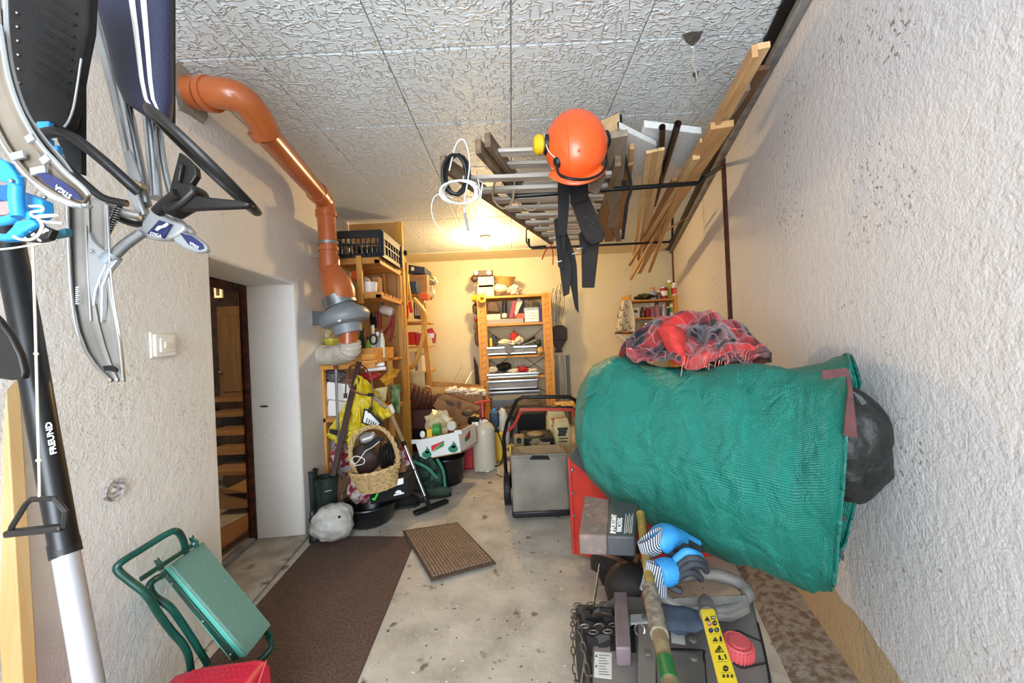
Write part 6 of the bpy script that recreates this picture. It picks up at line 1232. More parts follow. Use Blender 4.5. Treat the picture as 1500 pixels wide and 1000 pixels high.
obj('orange_cloth', patch(Q4([(556, 555), (574, 540), (587, 541), (566, 566)], 2.90), 16, 14, .05, 3, 4), M('cloth_orange', '#c99324', .8, 0, '#b37c18', 10), label='mustard yellow cloth hanging over the edge of the left shelving', cat='cloth', solid=.004, smooth=80)
junk('red cloth pushed between shelf and the mustard cloth', 'cloth', 'cloth', 543, 551, 14, 7, 2.98, 'case_red', 101, .3)
obj('pale_sack_corner', patch(Q4([(541, 570), (568, 566), (564, 590), (548, 586)], 2.88), 8, 8, .02, 4, 4), 'sack_yellow', label='pale sack corner above the yellow carrier bag', cat='sack', solid=.004)
obj('green_garment', patch(Q4([(569, 566), (586, 562), (586, 608), (574, 600)], 3.1), 8, 14, .04, 6, 4), M('green_cloth', '#4c6a38', .8, 0, '#8a9a70', 18), label='mottled green garment hanging behind the tool stick by the tilted basket', cat='garment', solid=.004)
M('cord_red', '#6e3a30', .5)
e1 = thing('extension_cord', 'brown-red cord with black plug looping over the yellow carrier bag', 'cord', at(541, 578, 2.74))
sweep_cable('cord', [at(523, 534, 2.85), at(512, 538, 2.8), at(509, 552, 2.76), at(514, 569, 2.74), at(528, 577, 2.73), at(540, 578, 2.73)], .0065, 'cord_red', e1); obj('plug', MB().tube([at(539, 578, 2.73), at(547, 578, 2.73)], .013, 8), 'black_plastic', e1)
e2 = thing('extension_cord', 'second brown cord hanging straight down with a black plug onto the bag print', 'cord', at(543, 600, 2.74))
sweep_cable('cord', [at(529, 534, 2.85), at(538, 542, 2.78), at(544, 556, 2.74), at(546, 575, 2.73), at(544, 596, 2.73)], .0065, 'cord_red', e2); obj('plug', MB().tube([at(544, 596, 2.73), at(541, 604, 2.73)], .013, 8), 'black_plastic', e2)
e3 = thing('extension_cord', 'short dark cord with black plug hanging left of the brown batten', 'cord', at(506, 580, 2.74)); sweep_cable('cord', [at(514, 538, 2.85), at(508, 550, 2.76), at(506, 578, 2.76)], .0055, 'cord_red', e3); obj('plug', MB().tube([at(506, 576, 2.76), at(506, 583, 2.76)], .014, 8), 'black_plastic', e3)
obj('hammer_shaft', MB().tube([at(546, 579, 2.76), at(565, 597, 2.76)], .014, 8), 'plank_grey', label='grey-brown stick end crossing above the yellow carrier bag', cat='stick')
# floor brush with telescopic tube
fbh = thing('vacuum_floor_tool', 'wide black floor nozzle on a long silver and tan telescopic tube', 'floor tool', onz(630, 742))
obj('upper_tube', MB().tube([at(570, 600, 2.9), at(592, 650, 2.84)], .013, 10), 'webbing', fbh); obj('tube_clip', MB().tube([at(590, 646, 2.84), at(593, 652, 2.84)], .019, 10), 'black_plastic', fbh)
obj('lower_tube', MB().tube([at(592, 650, 2.84), at(624, 730, 2.80)], .012, 12), 'steel', fbh); obj('elbow', MB().tube(spline([at(622, 726, 2.80), at(626, 736, 2.80), at(629, 744, 2.86)], 4), .018, 10), 'black_plastic', fbh)
n0, n1 = onz(607, 752, .02), onz(655, 733, .02); obj('nozzle', MB().beam(n0, n1, .05, .03), 'black_plastic', fbh, bevel=.008); obj('nozzle_strip', MB().beam(onz(608, 748, .032), onz(622, 742, .032), .012, .004), 'webbing', fbh)
obj('white_clip_head', MB().prism(Q4([(566, 596), (572, 592), (577, 604), (572, 612), (566, 608)], 2.88), (0, .04, 0)), 'white_plastic', fbh, bevel=.006)
# dark heap between tub and bucket
junk('dark green crumpled net between the nozzle tube and the black bucket', 'garden_net', 'net', 622, 692, 26, 28, 3.15, M('net_green', '#1d4436', .7, 0, '#101d18', 14, bump=1, bscale=20, contrast=(.4, .6)), 110, .5, True)
for i, (a, b_) in enumerate((((596, 682), (620, 722)), ((640, 672), (652, 712)), ((606, 676), (640, 700)))): obj('green_strap', MB().tube(spline([at(*a, 2.98), at((a[0] + b_[0]) / 2 + 3, (a[1] + b_[1]) / 2 - 3, 2.95), at(*b_, 2.96)], 4), .011, 7), M('strap_green', '#2c7a62', .6), label=('teal strap nearest the basket', 'teal strap nearest the black bucket', 'teal strap lying across the middle')[i] + ' on the dark green net', cat='strap')
def shoe(label, cx, cy, Y, L_, mat, rz):
    c = onz(cx, cy); t = thing('old_shoe', label, 'shoe', c); d = V((math.cos(rz), math.sin(rz), 0)); s_ = V((-d.y, d.x, 0))
    obj('upper', MB().blob(c + V((0, 0, .05)), (L_ * .5, .045, .05), int(cx), .15, 1.2) if abs(rz) < .4 else MB().blob(c + V((0, 0, .05)), (.06, L_ * .45, .05), int(cx), .15, 1.2), mat, t)
    obj('sole', MB().prism([c + d * (L_ * .5 * math.cos(a)) + s_ * (.045 * math.sin(a)) for a in [2 * PI * i / 18 for i in range(18)]], (0, 0, .02)), 'black_rubber', t)
shoe('dark olive shoe on the floor behind the black nozzle', 636, 728, 2.9, .28, 'dark_green', .1); shoe('brown-black shoe beside the black tub under the net', 604, 736, 2.9, .26, 'brown_bag', .2); shoe('black shoe half under the tub side by the net', 590, 742, 2.8, .26, 'matte_black', .1)
# black bucket and pear box
kb2 = onz(655, 713); kb2.y += .13; kb2.x = at(654, 700, kb2.y).x; bh = at(654, 667, kb2.y).z; br = m(28, kb2.y)
bu = thing('black_bucket', 'large black bucket carrying the fruit box', 'bucket', (kb2.x, kb2.y, 0))
obj('bucket_body', MB().lathe([(br * .82, .003), (br * .86, .02), (br * 1.0, bh), (br * .97, bh), (br * .82, .02), (0, .012)], (kb2.x, kb2.y, 0), (0, 0, 1), 36), 'tub_black', bu); obj('bucket_rim', MB().tube([V((kb2.x + br * math.cos(a), kb2.y + br * math.sin(a), bh)) for a in [2 * PI * i / 36 for i in range(36)]], .010, 7, closed=True), 'tub_black', bu)
ab = thing('fruit_box', 'white cardboard fruit box printed with two green pears, tilted on the black bucket', 'box', at(655, 655, 3.3))
FA, FB, FC, FD = at(608, 646, 3.10), at(671, 632, 3.12), at(675, 663, 3.12), at(617, 674, 3.10); SB, SC = at(696, 620, 3.55), at(699, 650, 3.55); bo_ = SB - FB
BWm = M('box_white', '#dfe0dd', .7)
obj('front_side', MB().prism([FA, FB, FC, FD], (0, .008, 0)), BWm, ab); obj('right_side', MB().prism([FB, SB, SC, FC], (-.008, 0, 0)), BWm, ab)
obj('left_side', MB().prism([FA, FA + bo_, FD + bo_, FD], (.008, 0, 0)), BWm, ab); obj('rear_side', MB().prism([FA + bo_, FB + bo_, FC + bo_, FD + bo_], (0, -.008, 0)), 'cardboard', ab); obj('box_floor', MB().prism([FD, FC, FC + bo_, FD + bo_], (0, 0, .008)), 'cardboard', ab)
for k, cx in enumerate((FA, FB, FB + bo_, FA + bo_)): obj('corner_tab', MB().beam(cx - V((0, 0, .02)), cx + V((0, 0, .012)), .06, .01, (0, 1, 0)), BWm, ab)
def onf(x, y): p = at(x, y, 3.092); return p
for (x, y) in ((625, 664), (663.5, 656)):
    obj('pear_print', MB().prism([onf(x + r * 7 * math.cos(a), y + 1.5 + r * 5.2 * math.sin(a)) for a in [2 * PI * i / 16 for i in range(16)] for r in [1]], (0, .003, 0)), M('pear_green', '#187a5a', .6), ab, smooth=0); obj('pear_print', MB().prism([onf(x + 3.4 * math.cos(a) + 1, y - 3.5 + 3.6 * math.sin(a)) for a in [2 * PI * i / 12 for i in range(12)]], (0, .003, 0)), 'pear_green', ab, smooth=0)
    obj('stem_print', MB().beam(onf(x + 1.5, y - 6), onf(x, y - 10), .006, .002, (0, 1, 0)), 'black_print', ab)
obj('logo_red', MB().prism([onf(631.5, 653), onf(650.5, 645.5), onf(632.5, 661)], (0, .003, 0)), 'red_plastic', ab, smooth=0); obj('logo_green', MB().prism([onf(650.5, 645.5), onf(650, 653), onf(633.5, 662)], (0, .003, 0)), 'green_plastic', ab, smooth=0)
ra_ = lambda x, y: at(x, y, 3.12 + (x - 672) * .017 + .0) + V((.012, -.01, 0)); obj('logo_side', MB().prism([ra_(679, 641), ra_(687, 629), ra_(687, 641)], (0, .004, 0)), 'red_plastic', ab, smooth=0); obj('logo_side', MB().prism([ra_(679, 641), ra_(687, 641), ra_(680, 647)], (0, .004, 0)), 'green_plastic', ab, smooth=0)
junk('crumpled cream plastic bag bulging out of the fruit box', 'plastic_bag', 'bag', 643, 620, 18, 18, 3.3, M('bag_cream', '#b5a57c', .35, 0, '#cbbf9c', 12, bump=.6, bscale=20), 120, .4, True)
obj('green_pot', MB().tube([at(635, 629, 3.16), at(645, 628, 3.16)], .045, 16), 'green_plastic', label='green plastic pot lying in the fruit box', cat='pot'); fbox('yellow_packet', 'small yellow packet at the front of the fruit box', 'packet', 625, 629, 633, 641, 3.15, .05, 'yellow_plastic')
junk('pale small bulb at the left end of the fruit box', 'bulb', 'bulb', 619, 636, 4, 5, 3.16, 'white_plastic', 122, .1); jl = at(664, 624, 3.2); obj('jar', MB().lathe([(.035, 0), (.04, .01), (.04, .05), (.036, .055), (0, .056)], jl, (-.2, -1, .3), 20), M('jar_lid', '#c6c0b4', .4), label='round whitish jar lying at the right of the fruit box', cat='jar')
# tilted dark wicker basket, chest and cartons behind
tw = thing('brown_basket', 'dark reddish-brown wicker basket lying on its side behind the fruit box', 'basket', at(608, 585, 3.9)); M('wicker_dark', '#5c2a18', .6, 0, '#3c1a0f', 40, bump=.5)
bA = at(592, 580, 3.85); bB = at(636, 588, 3.95); bd = (bB - bA).normalized(); be = bd.orthogonal().normalized(); bf = bd.cross(be); wv2 = MB()
for j in range(14):
    t_ = j / 13; c = bA.lerp(bB, t_); R0 = .13 * (1 - .55 * t_ ** 1.3); wv2.tube([c + (be * math.cos(a) + bf * math.sin(a)) * R0 * (1 + .05 * (1 if (i // 2 + j) % 2 else -1)) for i, a in enumerate([2 * PI * i / 40 for i in range(40)])], .015, 5, closed=True)
obj('weave', wv2, 'wicker_dark', tw, kind='stuff')
for i in range(10): a = 2 * PI * i / 10; obj('rib', MB().tube([bA + (be * math.cos(a) + bf * math.sin(a)) * .135, bB + (be * math.cos(a) + bf * math.sin(a)) * .065], .008, 5), 'wicker_dark', tw)
obj('basket_bottom', MB().tube([bB, bB + bd * .015], .065, 18), 'wicker_dark', tw)
sweep_cable('basket_handle', [at(617, 568, 3.8), at(624, 565, 3.75), at(632, 569, 3.75), at(634, 578, 3.8)], .008, 'wicker', tw)
fbox('wicker_chest', 'dark brown wicker chest under the tilted basket', 'chest', 575, 600, 640, 628, 3.9, .4, 'wicker_dark')
fbox('black_suitcase', 'black case standing on the floor under the wicker chest', 'case', 580, 628, 640, 700, 3.9, .4, 'matte_black', rest=0, bevel=.01)
zc = at(672, 612, 4.1).z
fbox('cardboard_box', 'large cardboard box behind the fruit box right of the tilted basket', 'box', 640, 574, 707, 612, 4.15, .45, 'cardboard'); fbox('cardboard_box', 'low brown carton on the floor carrying the large cardboard box', 'box', 645, 612, 705, 690, 4.15, .45, 'cardboard', rest=0)
cf = thing('carton_flaps', 'open cardboard carton with dark print leaning in front of the large box', 'box', at(665, 600, 3.9)); obj('flap', MB().prism(Q4([(634, 594), (641, 583), (690, 608), (694, 622), (680, 628)], 3.85), (0, .012, 0)), 'cardboard', cf); obj('flap', MB().prism(Q4([(641, 583), (650, 577), (705, 596), (690, 608)], 3.95), (0, .012, 0)), 'cardboard', cf)
obj('print_dark', MB().prism(Q4([(651, 585), (665, 590), (664, 596), (655, 592)], 3.84), (0, .003, 0)), 'brown_gadget', cf, smooth=0); obj('print_dark', MB().prism(Q4([(668, 588), (675, 589), (672, 600)], 3.84), (0, .003, 0)), 'brown_gadget', cf, smooth=0)
for i, (x, y) in enumerate(((662, 572), (676, 573), (690, 574), (701, 575))): junk(['leftmost', 'second', 'third', 'rightmost'][i] + ' crumpled cream paper on the large cardboard box under the plank', 'crumpled_paper', 'paper', x, y, 10, 5, 4.2, 'paper', 130 + i, .6, True)
obj('resting_plank', MB().beam(at(633, 562, 4.6), at(702, 567, 5.05), .02, .07), 'plank', label='narrow brown plank lying level between corner shelving and shelving unit', cat='board', bevel=.002)
shoe_ = junk('brown shoe with pale sole lying on the carton flaps', 'old_shoe', 'shoe', 686, 604, 10, 5, 3.80, 'brown_leather', 140, .2); junk('tan crumpled glove beside the brown shoe on the flaps', 'old_glove', 'glove', 694, 610, 8, 4, 3.78, 'wicker_light', 141, .4); junk('black cloth hanging over the edge behind the red case', 'cloth', 'cloth', 694, 616, 9, 7, 3.75, 'matte_black', 142, .3)
for i, (x, dx) in enumerate(((663, 14), (668, 16), (674, 14), (682, 10))): obj('thin_stick', MB().tube([at(x, 562, 4.9), at(x + dx, 534 + 3 * i, 5.05)], .004, 5), 'galv' if i % 2 else 'plank', label=['first', 'second', 'third', 'fourth'][i] + ' from the left of the thin sticks rising behind the plank', cat='stick')
junk('dark clutter of cushions behind the mower handle', 'cushion', 'cushion', 770, 600, 30, 14, 4.4, M('brown_grey', '#5a5146', .8, 0, '#3a332b', 12), 150, .4); junk('tan rolled mat behind the right side of the mower handle', 'rolled_mat', 'mat', 832, 594, 22, 7, 4.4, 'wicker_light', 151, .35)
fbox('grey_carton', 'large grey-brown carton behind the mower under the lowest drawer', 'box', 722, 584, 792, 640, 4.6, .4, 'slate', rest=0)

# ---------------------------------------------------------------- green folding garden kneeler
kn_ = thing('garden_kneeler', 'folded green garden kneeler with tube frame leaning on the left wall', 'kneeler', at(300, 960, 1.4))
M('kneel_pad', '#64897d', .8, 0, '#5b8075', 120, bump=.3, bscale=300); M('kneel_foam', '#5fc0ad', .7); M('frame_green', '#0c4a3d', .35, 0, '#093c32', 10, coat=.2)
A_, B_, C_, D_ = at(294, 796, 1.50), at(394, 918, 1.46), at(360, 962, 1.33), at(246, 830, 1.34)
nk = (B_ - A_).cross(D_ - A_).normalized(); nk = nk if nk.y > 0 else -nk
obj('pad_top', MB().prism([A_, B_, C_, D_], nk * .012), 'kneel_pad', kn_, bevel=.003)
e_ = [D_, C_, at(337, 967, 1.36), at(234, 838, 1.37)]
obj('pad_foam', MB().prism(e_, (A_ - D_) * .9), 'kneel_foam', kn_, bevel=.003)
e2_ = [D_.lerp(e_[3], .30), C_.lerp(e_[2], .30), C_.lerp(e_[2], .72), D_.lerp(e_[3], .72)]; ne = (C_ - D_).cross(e_[3] - D_).normalized(); ne = ne if ne.y < 0 else -ne
obj('steel_band', MB().prism([p + ne * .002 for p in e2_], ne * .004), 'frame_green', kn_, bevel=.001)
for t_ in (.14, .56, .93): obj('rivet', MB().blob(e2_[0].lerp(e2_[1], t_).lerp(e2_[3].lerp(e2_[2], t_), .5) + ne * .007, .005, 1, 0, sub=2), 'brushed', kn_)
kt = lambda pts, r=.011: MB().tube(spline([at(*p) for p in pts], 5), r, 12)
obj('frame_tube', kt([(272, 808, 1.42), (268, 790, 1.38), (259, 778, 1.33), (244, 782, 1.30), (205, 806, 1.23), (178, 823, 1.18), (172, 834, 1.17), (188, 849, 1.18), (214, 870, 1.20), (232, 898, 1.24), (252, 925, 1.28), (268, 943, 1.30), (276, 960, 1.31), (280, 985, 1.32)]), 'frame_green', kn_)
obj('frame_tube', kt([(238, 843, 1.30), (226, 849, 1.26), (219, 858, 1.24), (226, 873, 1.25), (248, 888, 1.27), (262, 906, 1.30), (282, 936, 1.33), (304, 972, 1.36)]), 'frame_green', kn_)
obj('cross_bar', MB().beam(at(206, 848, 1.22), at(284, 797, 1.44), .016, .010, (0, 1, 0)), 'frame_green', kn_, bevel=.002)
for (x, y, Y) in ((232, 828, 1.32), (283, 795, 1.43)):
    obj('claw_bracket', MB().prism(Q4([(x - 4, y - 1), (x - 7, y - 7), (x - 3, y - 6), (x - 2, y - 11), (x + 1, y - 6), (x + 6, y - 3), (x + 7, y + 6), (x + 1, y + 9)], Y - .015), (0, .006, 0)), 'frame_green', kn_, bevel=.001); obj('rivet', MB().blob(at(x + 1, y + 1, Y - .018), .006, 1, 0, sub=2), 'brushed', kn_)
obj('frame_foot', kt([(388, 922, 1.48), (396, 935, 1.48), (397, 948, 1.46), (388, 960, 1.44), (378, 968, 1.42)]), 'frame_green', kn_)
obj('claw_bracket', MB().prism(Q4([(388, 920), (393, 925), (397, 931), (393, 940), (389, 936)], 1.46), (0, .006, 0)), 'frame_green', kn_)
# red plastic sledge
rd_ = thing('red_sledge', 'crimson red plastic sledge lying upside down in the near left corner', 'sledge', at(320, 1000, 1.1))
M('crimson', '#bf1f3a', .4)
obj('sledge_shell', MB().prism([at(*p, 1.22) for p in ((236, 1015), (262, 985), (300, 974), (381, 963), (392, 966), (398, 975), (406, 1060), (250, 1060))], (0, -.36, 0)), 'crimson', rd_, bevel=.012)
obj('moulded_line', MB().beam(at(390, 968, 1.2) , at(378, 1004, 1.12), .004, .004), M('crimson_light', '#e0566a', .4), rd_)
for i in range(12):
    for j in range(4): obj('grip_dot', MB().lathe([(.004, 0), (0, .0015)], at(290 + 8 * i, 974.5 - 1.05 * i + .0, 1.215) + V((0, -.018 * (j + 1), .0005)), (0, 0, 1), 6), 'crimson', rd_)

# ---------------------------------------------------------------- things hanging close to the camera on the left
M('alu', '#b4b5b6', .3, .8, '#9a9b9c', 8); M('ski_plastic', '#8f8a84', .36, .35, '#a39e98', 6); M('ski_light', '#a6a8a9', .35, .4)
M('seat_blue', '#1a1d36', .6, 0, '#262a45', 200, bump=.6, bscale=400, bdist=.001); M('seat_stripe', '#e3dfd8', .8, bump=.4, bscale=400); M('blk', '#0e0c0b', .42, 0, '#171310', 6)
s1_ = thing('snow_racer', 'snow racer sledge with blue seat and black steering wheel hanging on the left wall', 'sledge', at(205, 250, .93))
sY = .93
sf = [(-60, (136, 250)), (0, (144, 250)), (60, (160, 250)), (120, (174, 250)), (148, (186, 250)), (160, (204, 249)), (172, (222, 248)), (184, (240, 246))]
def seatf(u, v):
    k = u * (len(sf) - 1); i = min(int(k), len(sf) - 2); f = k - i; y = sf[i][0] + (sf[i + 1][0] - sf[i][0]) * f; xa_ = sf[i][1][0] + (sf[i + 1][1][0] - sf[i][1][0]) * f; xb2 = sf[i][1][1] + (sf[i + 1][1][1] - sf[i][1][1]) * f
    x = xa_ + (xb2 - xa_) * v; return at(x, y, sY - .025 * math.sin(PI * v) ** .5 - .01 * math.sin(PI * min(1, u * 1.0)) + .02 * abs(v - .62))
obj('seat_cushion', MB().grid(seatf, 28, 20), 'seat_blue', s1_, solid=.012, smooth=60)
def strp(v0, v1): return MB().grid(lambda u, v: seatf(u * .96, v0 + (v1 - v0) * v) + V((0, -.0072, 0)), 28, 2)
obj('white_stripe', strp(.46, .54), 'seat_stripe', s1_, solid=.0015, label='white stripe'); obj('white_stripe', strp(.62, .70), 'seat_stripe', s1_, solid=.0015, label='white stripe')
obj('seat_board', MB().prism(ppoly([(138, -60), (250, -60), (250, 176), (240, 184), (190, 155)], sY + .02), (0, .014, 0)), 'black_plastic', s1_)
T = lambda nm, pts, r, mat, n=12, seg=4, par=None: obj(nm, MB().tube(spline([at(*p) for p in pts], seg), r, n), mat, par or s1_)
T('frame_tube', [(136, 10, 1.0), (168, 130, .97), (192, 230, .95), (204, 290, .93), (214, 335, .92)], .013, 'alu'); T('frame_tube', [(160, 40, .97), (184, 148, .955), (203, 240, .94), (214, 300, .92)], .0115, 'steel')
T('frame_tube', [(217, 160, .95), (224, 230, .94), (229, 290, .92)], .0125, 'steel'); T('frame_tube', [(232, 180, .97), (240, 240, .96), (252, 290, .95), (262, 310, .94)], .007, 'alu')
plate('latch_plate', [(180, 223), (189, 219), (206, 262), (203, 272), (196, 268)], .905, .008, 'grey_plastic', s1_, bevel=.002); plate('latch_plate', [(181, 270), (194, 266), (211, 313), (201, 318)], .90, .01, 'ski_light', s1_, bevel=.003)
plate('clamp_bracket', [(195, 262), (208, 270), (206, 274), (194, 270)], .90, .02, 'webbing', s1_)
# steering wheel seen nearly edge on
WC = at(304, 243, .90); wa = at(368, 300, .90) - WC; wd = wa.normalized(); wn = V((-wd.z, 0, wd.x)); 
if wn.x > 0: wn = -wn
Rw = wa.length * .95; vd = (WC - V((0, 0, CAMZ))).normalized(); vd = (vd - wd * vd.dot(wd)).normalized(); wn = vd.cross(wd).normalized(); wn = wn if wn.x < 0 else -wn; wb2 = (vd * .985 + wn * .07).normalized()
obj('steering_wheel', MB().tube([WC + wd * Rw * math.cos(a) + wb2 * Rw * math.sin(a) for a in [2 * PI * i / 56 for i in range(56)]], .0115, 12, closed=True, flat=.75), 'blk', s1_, label='black steering wheel')
plate('wheel_hub', [(231, 303), (240, 289), (254, 272), (268, 264), (280, 268), (286, 280), (264, 300), (240, 314)], .87, .05, 'blk', s1_, bevel=.008)
plate('wheel_spoke', [(262, 222), (272, 230), (286, 244), (288, 256), (278, 272), (258, 274), (247, 281)], .885, .016, 'blk', s1_, bevel=.003); plate('wheel_spoke', [(255, 262), (262, 236), (267, 240), (262, 266)], .875, .02, 'blk', s1_, bevel=.003)
plate('wheel_spoke', [(262, 300), (276, 282), (302, 288), (362, 294), (366, 300), (356, 303), (300, 305), (255, 308)], .88, .02, 'blk', s1_, bevel=.004)
T('steering_column', [(231, 310, .89), (246, 296, .88), (262, 284, .87)], .013, 'blk')
obj('white_tie', MB().tube(spline([at(300, 228, .885), at(307, 232, .875), at(307, 238, .875), at(303, 243, .88)], 4), .003, 6), 'white_plastic', s1_)
plate('front_bracket', [(203, 330), (212, 318), (222, 303), (234, 312), (252, 322), (266, 326), (272, 334), (258, 346), (244, 350), (224, 350), (205, 346), (198, 338)], .895, .03, 'ski_light', s1_, bevel=.005)
nb = plate('navy_plate', [(233, 322), (251, 328), (239, 349), (215, 342)], .889, .004, 'navy_print', s1_, smooth=0)
pz = MB().prism(ppoly([(227, 336), (231, 331), (238, 330), (244, 326), (247, 328), (243, 332), (236, 334), (230, 338)], .887), (0, .001, 0)); obj('emblem', pz, 'white_print', nb, smooth=0)
o_ = at(219, 343.5, .8865); text('STIGA', o_, at(238, 349, .8865) - o_, V((0, 0, 1)), .0105, 'white_print', nb)
# nose of its second ski
plate('ski_nose', [(250, 345), (262, 338), (282, 344), (298, 356), (303, 364), (298, 369), (284, 369), (266, 362), (255, 355)], .90, .02, 'ski_light', s1_, bevel=.006)
nb2 = plate('navy_decal', [(263, 341), (280, 345), (296, 357), (299, 364), (292, 366), (276, 358)], .897, .002, 'navy_print', s1_, smooth=0); text('STIGA', at(292, 361, .8955), at(270, 349, .8955) - at(292, 361, .8955), V((0, 0, -1)), .009, 'white_print', nb2)
T('ski_edge', [(252, 312, .93), (268, 328, .92), (284, 342, .91)], .006, 'ski_plastic')
# front ski hanging down
def skif(off):
    L_ = [(97, 290), (99, 350), (102, 410), (106, 450), (113, 485), (125, 515), (142, 540), (162, 558)]; R__ = [(156, 290), (158, 350), (161, 400), (166, 440), (172, 470), (177, 500), (180, 530), (182, 559)]
    def fn(u, v):
        k = u * 7; i = min(int(k), 6); f = k - i; a = V((*L_[i], 0)).lerp(V((*L_[i + 1], 0)), f); b_ = V((*R__[i], 0)).lerp(V((*R__[i + 1], 0)), f); p = a.lerp(b_, v)
        return at(p.x, p.y, .86 + off - .03 * u * u - .012 * (1 if abs(v - .5) > .42 else 0) - .006 * (abs(v - .5) < .06))
    return fn
obj('ski', MB().grid(skif(0), 36, 24), 'ski_plastic', s1_, solid=.006, smooth=40, label='grey steering ski')
for dx, dd in ((0, 0), (1, 0)):
    pts = [(98, 292), (100, 360), (104, 430), (112, 482), (126, 514), (144, 539), (162, 556)] if dx == 0 else [(157, 300), (161, 380), (167, 440), (174, 480), (179, 520), (182, 556)]
    T('ski_rim', [(p[0], p[1], .842 - .02 * (i / 6) ** 2) for i, p in enumerate(pts)], .0026, 'ski_light')
for pts in ([(126, 330, .85), (129, 400, .847), (133, 470, .84)], [(147, 385, .85), (147, 420, .847), (149, 472, .84)]): T('ski_ridge', pts, .0022, 'ski_plastic')
plate('ski_slot', [(150, 536), (158, 535), (166, 537), (171, 541), (170, 545), (160, 543), (153, 543)], .812, .004, 'matte_black', s1_)
plate('fork_plate', [(128, 338), (134, 352), (148, 364), (158, 370), (160, 380), (150, 400), (140, 425), (133, 470), (130, 420), (127, 370)], .845, .02, 'ski_light', s1_, bevel=.003)
plate('fork_plate', [(160, 382), (172, 380), (160, 395), (150, 420), (149, 470), (145, 425), (150, 400)], .838, .012, 'ski_light', s1_, bevel=.002)
for (x, y) in ((134, 368), (149, 374)): obj('rivet', MB().blob(at(x, y, .842), .004, 1, 0, sub=2), 'steel', s1_)
T('strut_tube', [(163, 378, .85), (184, 358, .87), (206, 342, .89)], .0115, 'alu'); obj('strut_socket', MB().tube([at(156, 384, .85), at(168, 373, .855)], .016, 14), 'fan_grey', s1_)
sa_, sb_ = at(150, 358, .87), at(174, 305, .88); d_ = (sb_ - sa_); e1_ = d_.orthogonal().normalized(); e2__ = d_.normalized().cross(e1_)
obj('coil_spring', MB().tube([sa_ + d_ * (i / 200) + (e1_ * math.cos(i * .5) + e2__ * math.sin(i * .5)) * .0075 for i in range(201)], .0016, 5), 'steel', s1_)
obj('spring_core', MB().tube([sa_, sb_ + d_ * .15], .005, 8), 'dark_steel', s1_)
for k in range(9): obj('scale_mark', MB().box(*front(110.5, 420 + 3 * k, 115 - 1.5 * (k % 2), 421.2 + 3 * k, .838, .001)), 'white_print', s1_) if k < 9 else None
T('bumper', [(86, 225, .86), (104, 255, .87), (130, 282, .88), (158, 302, .885), (184, 312, .89), (206, 316, .90)], .010, 'ski_plastic'); T('bumper', [(128, 286, .9), (160, 312, .905), (190, 326, .905), (212, 330, .90)], .008, 'blk')
T('hanger', [(196, -60, .98), (197, -110, .98), (199, -200, .98)], .006, 'steel')

# second snow racer: ribbed black seat, blue parts, skis
s2_ = thing('snow_racer', 'second snow racer with black ribbed seat and light blue parts hanging at the left edge', 'sledge', at(60, 200, .70)); Y2 = .70
plate('seat_shell', [(6, -60), (12, 60), (20, 140), (34, 172), (60, 182), (92, 188), (100, 180), (108, 140), (118, 85), (127, 40), (132, -60)], .76, .02, M('seat_black', '#070505', .95, 0, '#15100c', 18, bump=.5, bscale=80), s2_, bevel=.004)
plate('seat_back_panel', [(98, 90), (119, 80), (119, 255), (104, 250), (84, 205)], .80, .01, 'matte_black', s2_)
for i in range(8):
    y = -6 + 17 * i; obj('rib', MB().tube([at(60 - 4 * i * .5, y - 8 + (i > 6) * 0, .757), at(112 - 1.5 * i, y + 26, .757)], .0022, 5), 'matte_black', s2_)
for i in range(6): obj('rivet', MB().blob(at(25 + .6 * i, 19 + 20.5 * i, .757), .0026, 1, 0, sub=2), 'steel', s2_)
T('seat_edge_wire', [(119, 86, .755), (109, 150, .755), (101, 176, .755), (94, 186, .755)], .0018, 'ski_light', par=s2_)
def band(c, wpx, Y, mat, nm, th=.006, rim=True):
    cs_ = spline([V((a, b_, 0)) for a, b_ in c], 6); L_, R_2 = [], []
    for i, p in enumerate(cs_):
        t_ = (cs_[min(i + 1, len(cs_) - 1)] - cs_[max(i - 1, 0)]).normalized(); nn = V((-t_.y, t_.x, 0)); ww = wpx if not callable(wpx) else wpx(i / (len(cs_) - 1)); L_.append(p + nn * ww / 2); R_2.append(p - nn * ww / 2)
    def fn(u, v):
        k = u * (len(L_) - 1); i = min(int(k), len(L_) - 2); f = k - i; p = L_[i].lerp(L_[i + 1], f).lerp(R_2[i].lerp(R_2[i + 1], f), v); return at(p.x, p.y, Y - .008 * (abs(v - .5) > .4))
    obj(nm, MB().grid(fn, len(L_) - 1, 12), mat, s2_, solid=th, smooth=40)
    if rim:
        for S_ in (L_, R_2): obj('ski_rim', MB().tube([at(p.x, p.y, Y - .008) for p in S_], .0035, 6), 'ski_light', s2_)
band([(-22, 40), (-8, 120), (14, 180), (44, 228), (78, 262), (112, 285), (126, 294)], lambda t: 44 - 26 * max(0, t - .6) / .4, .64, M('ski_tan', '#6e6458', .45, .2, '#857a6c', 8), 'ski')
band([(0, -20), (3, 50), (12, 110), (30, 165), (56, 205), (84, 238), (98, 258)], 16, .66, 'ski_plastic', 'runner')
band([(-6, 10), (0, 80), (12, 140), (34, 190), (66, 234), (96, 262)], 7, .652, 'ski_tan', 'inner_strip', rim=False)
for (a, b_) in (((40, 206), (50, 200)), ((62, 238), (72, 230)), ((18, 230), (36, 226)), ((46, 252), (68, 248))): obj('ski_bracket', MB().beam(at(*a, .628), at(*b_, .628), .004, .012), 'ski_light', s2_)
nb3 = plate('navy_decal', [(53, 254), (67, 252), (86, 262), (108, 278), (121, 293), (104, 290), (84, 280), (66, 268)], .622, .002, 'navy_print', s2_, smooth=0)
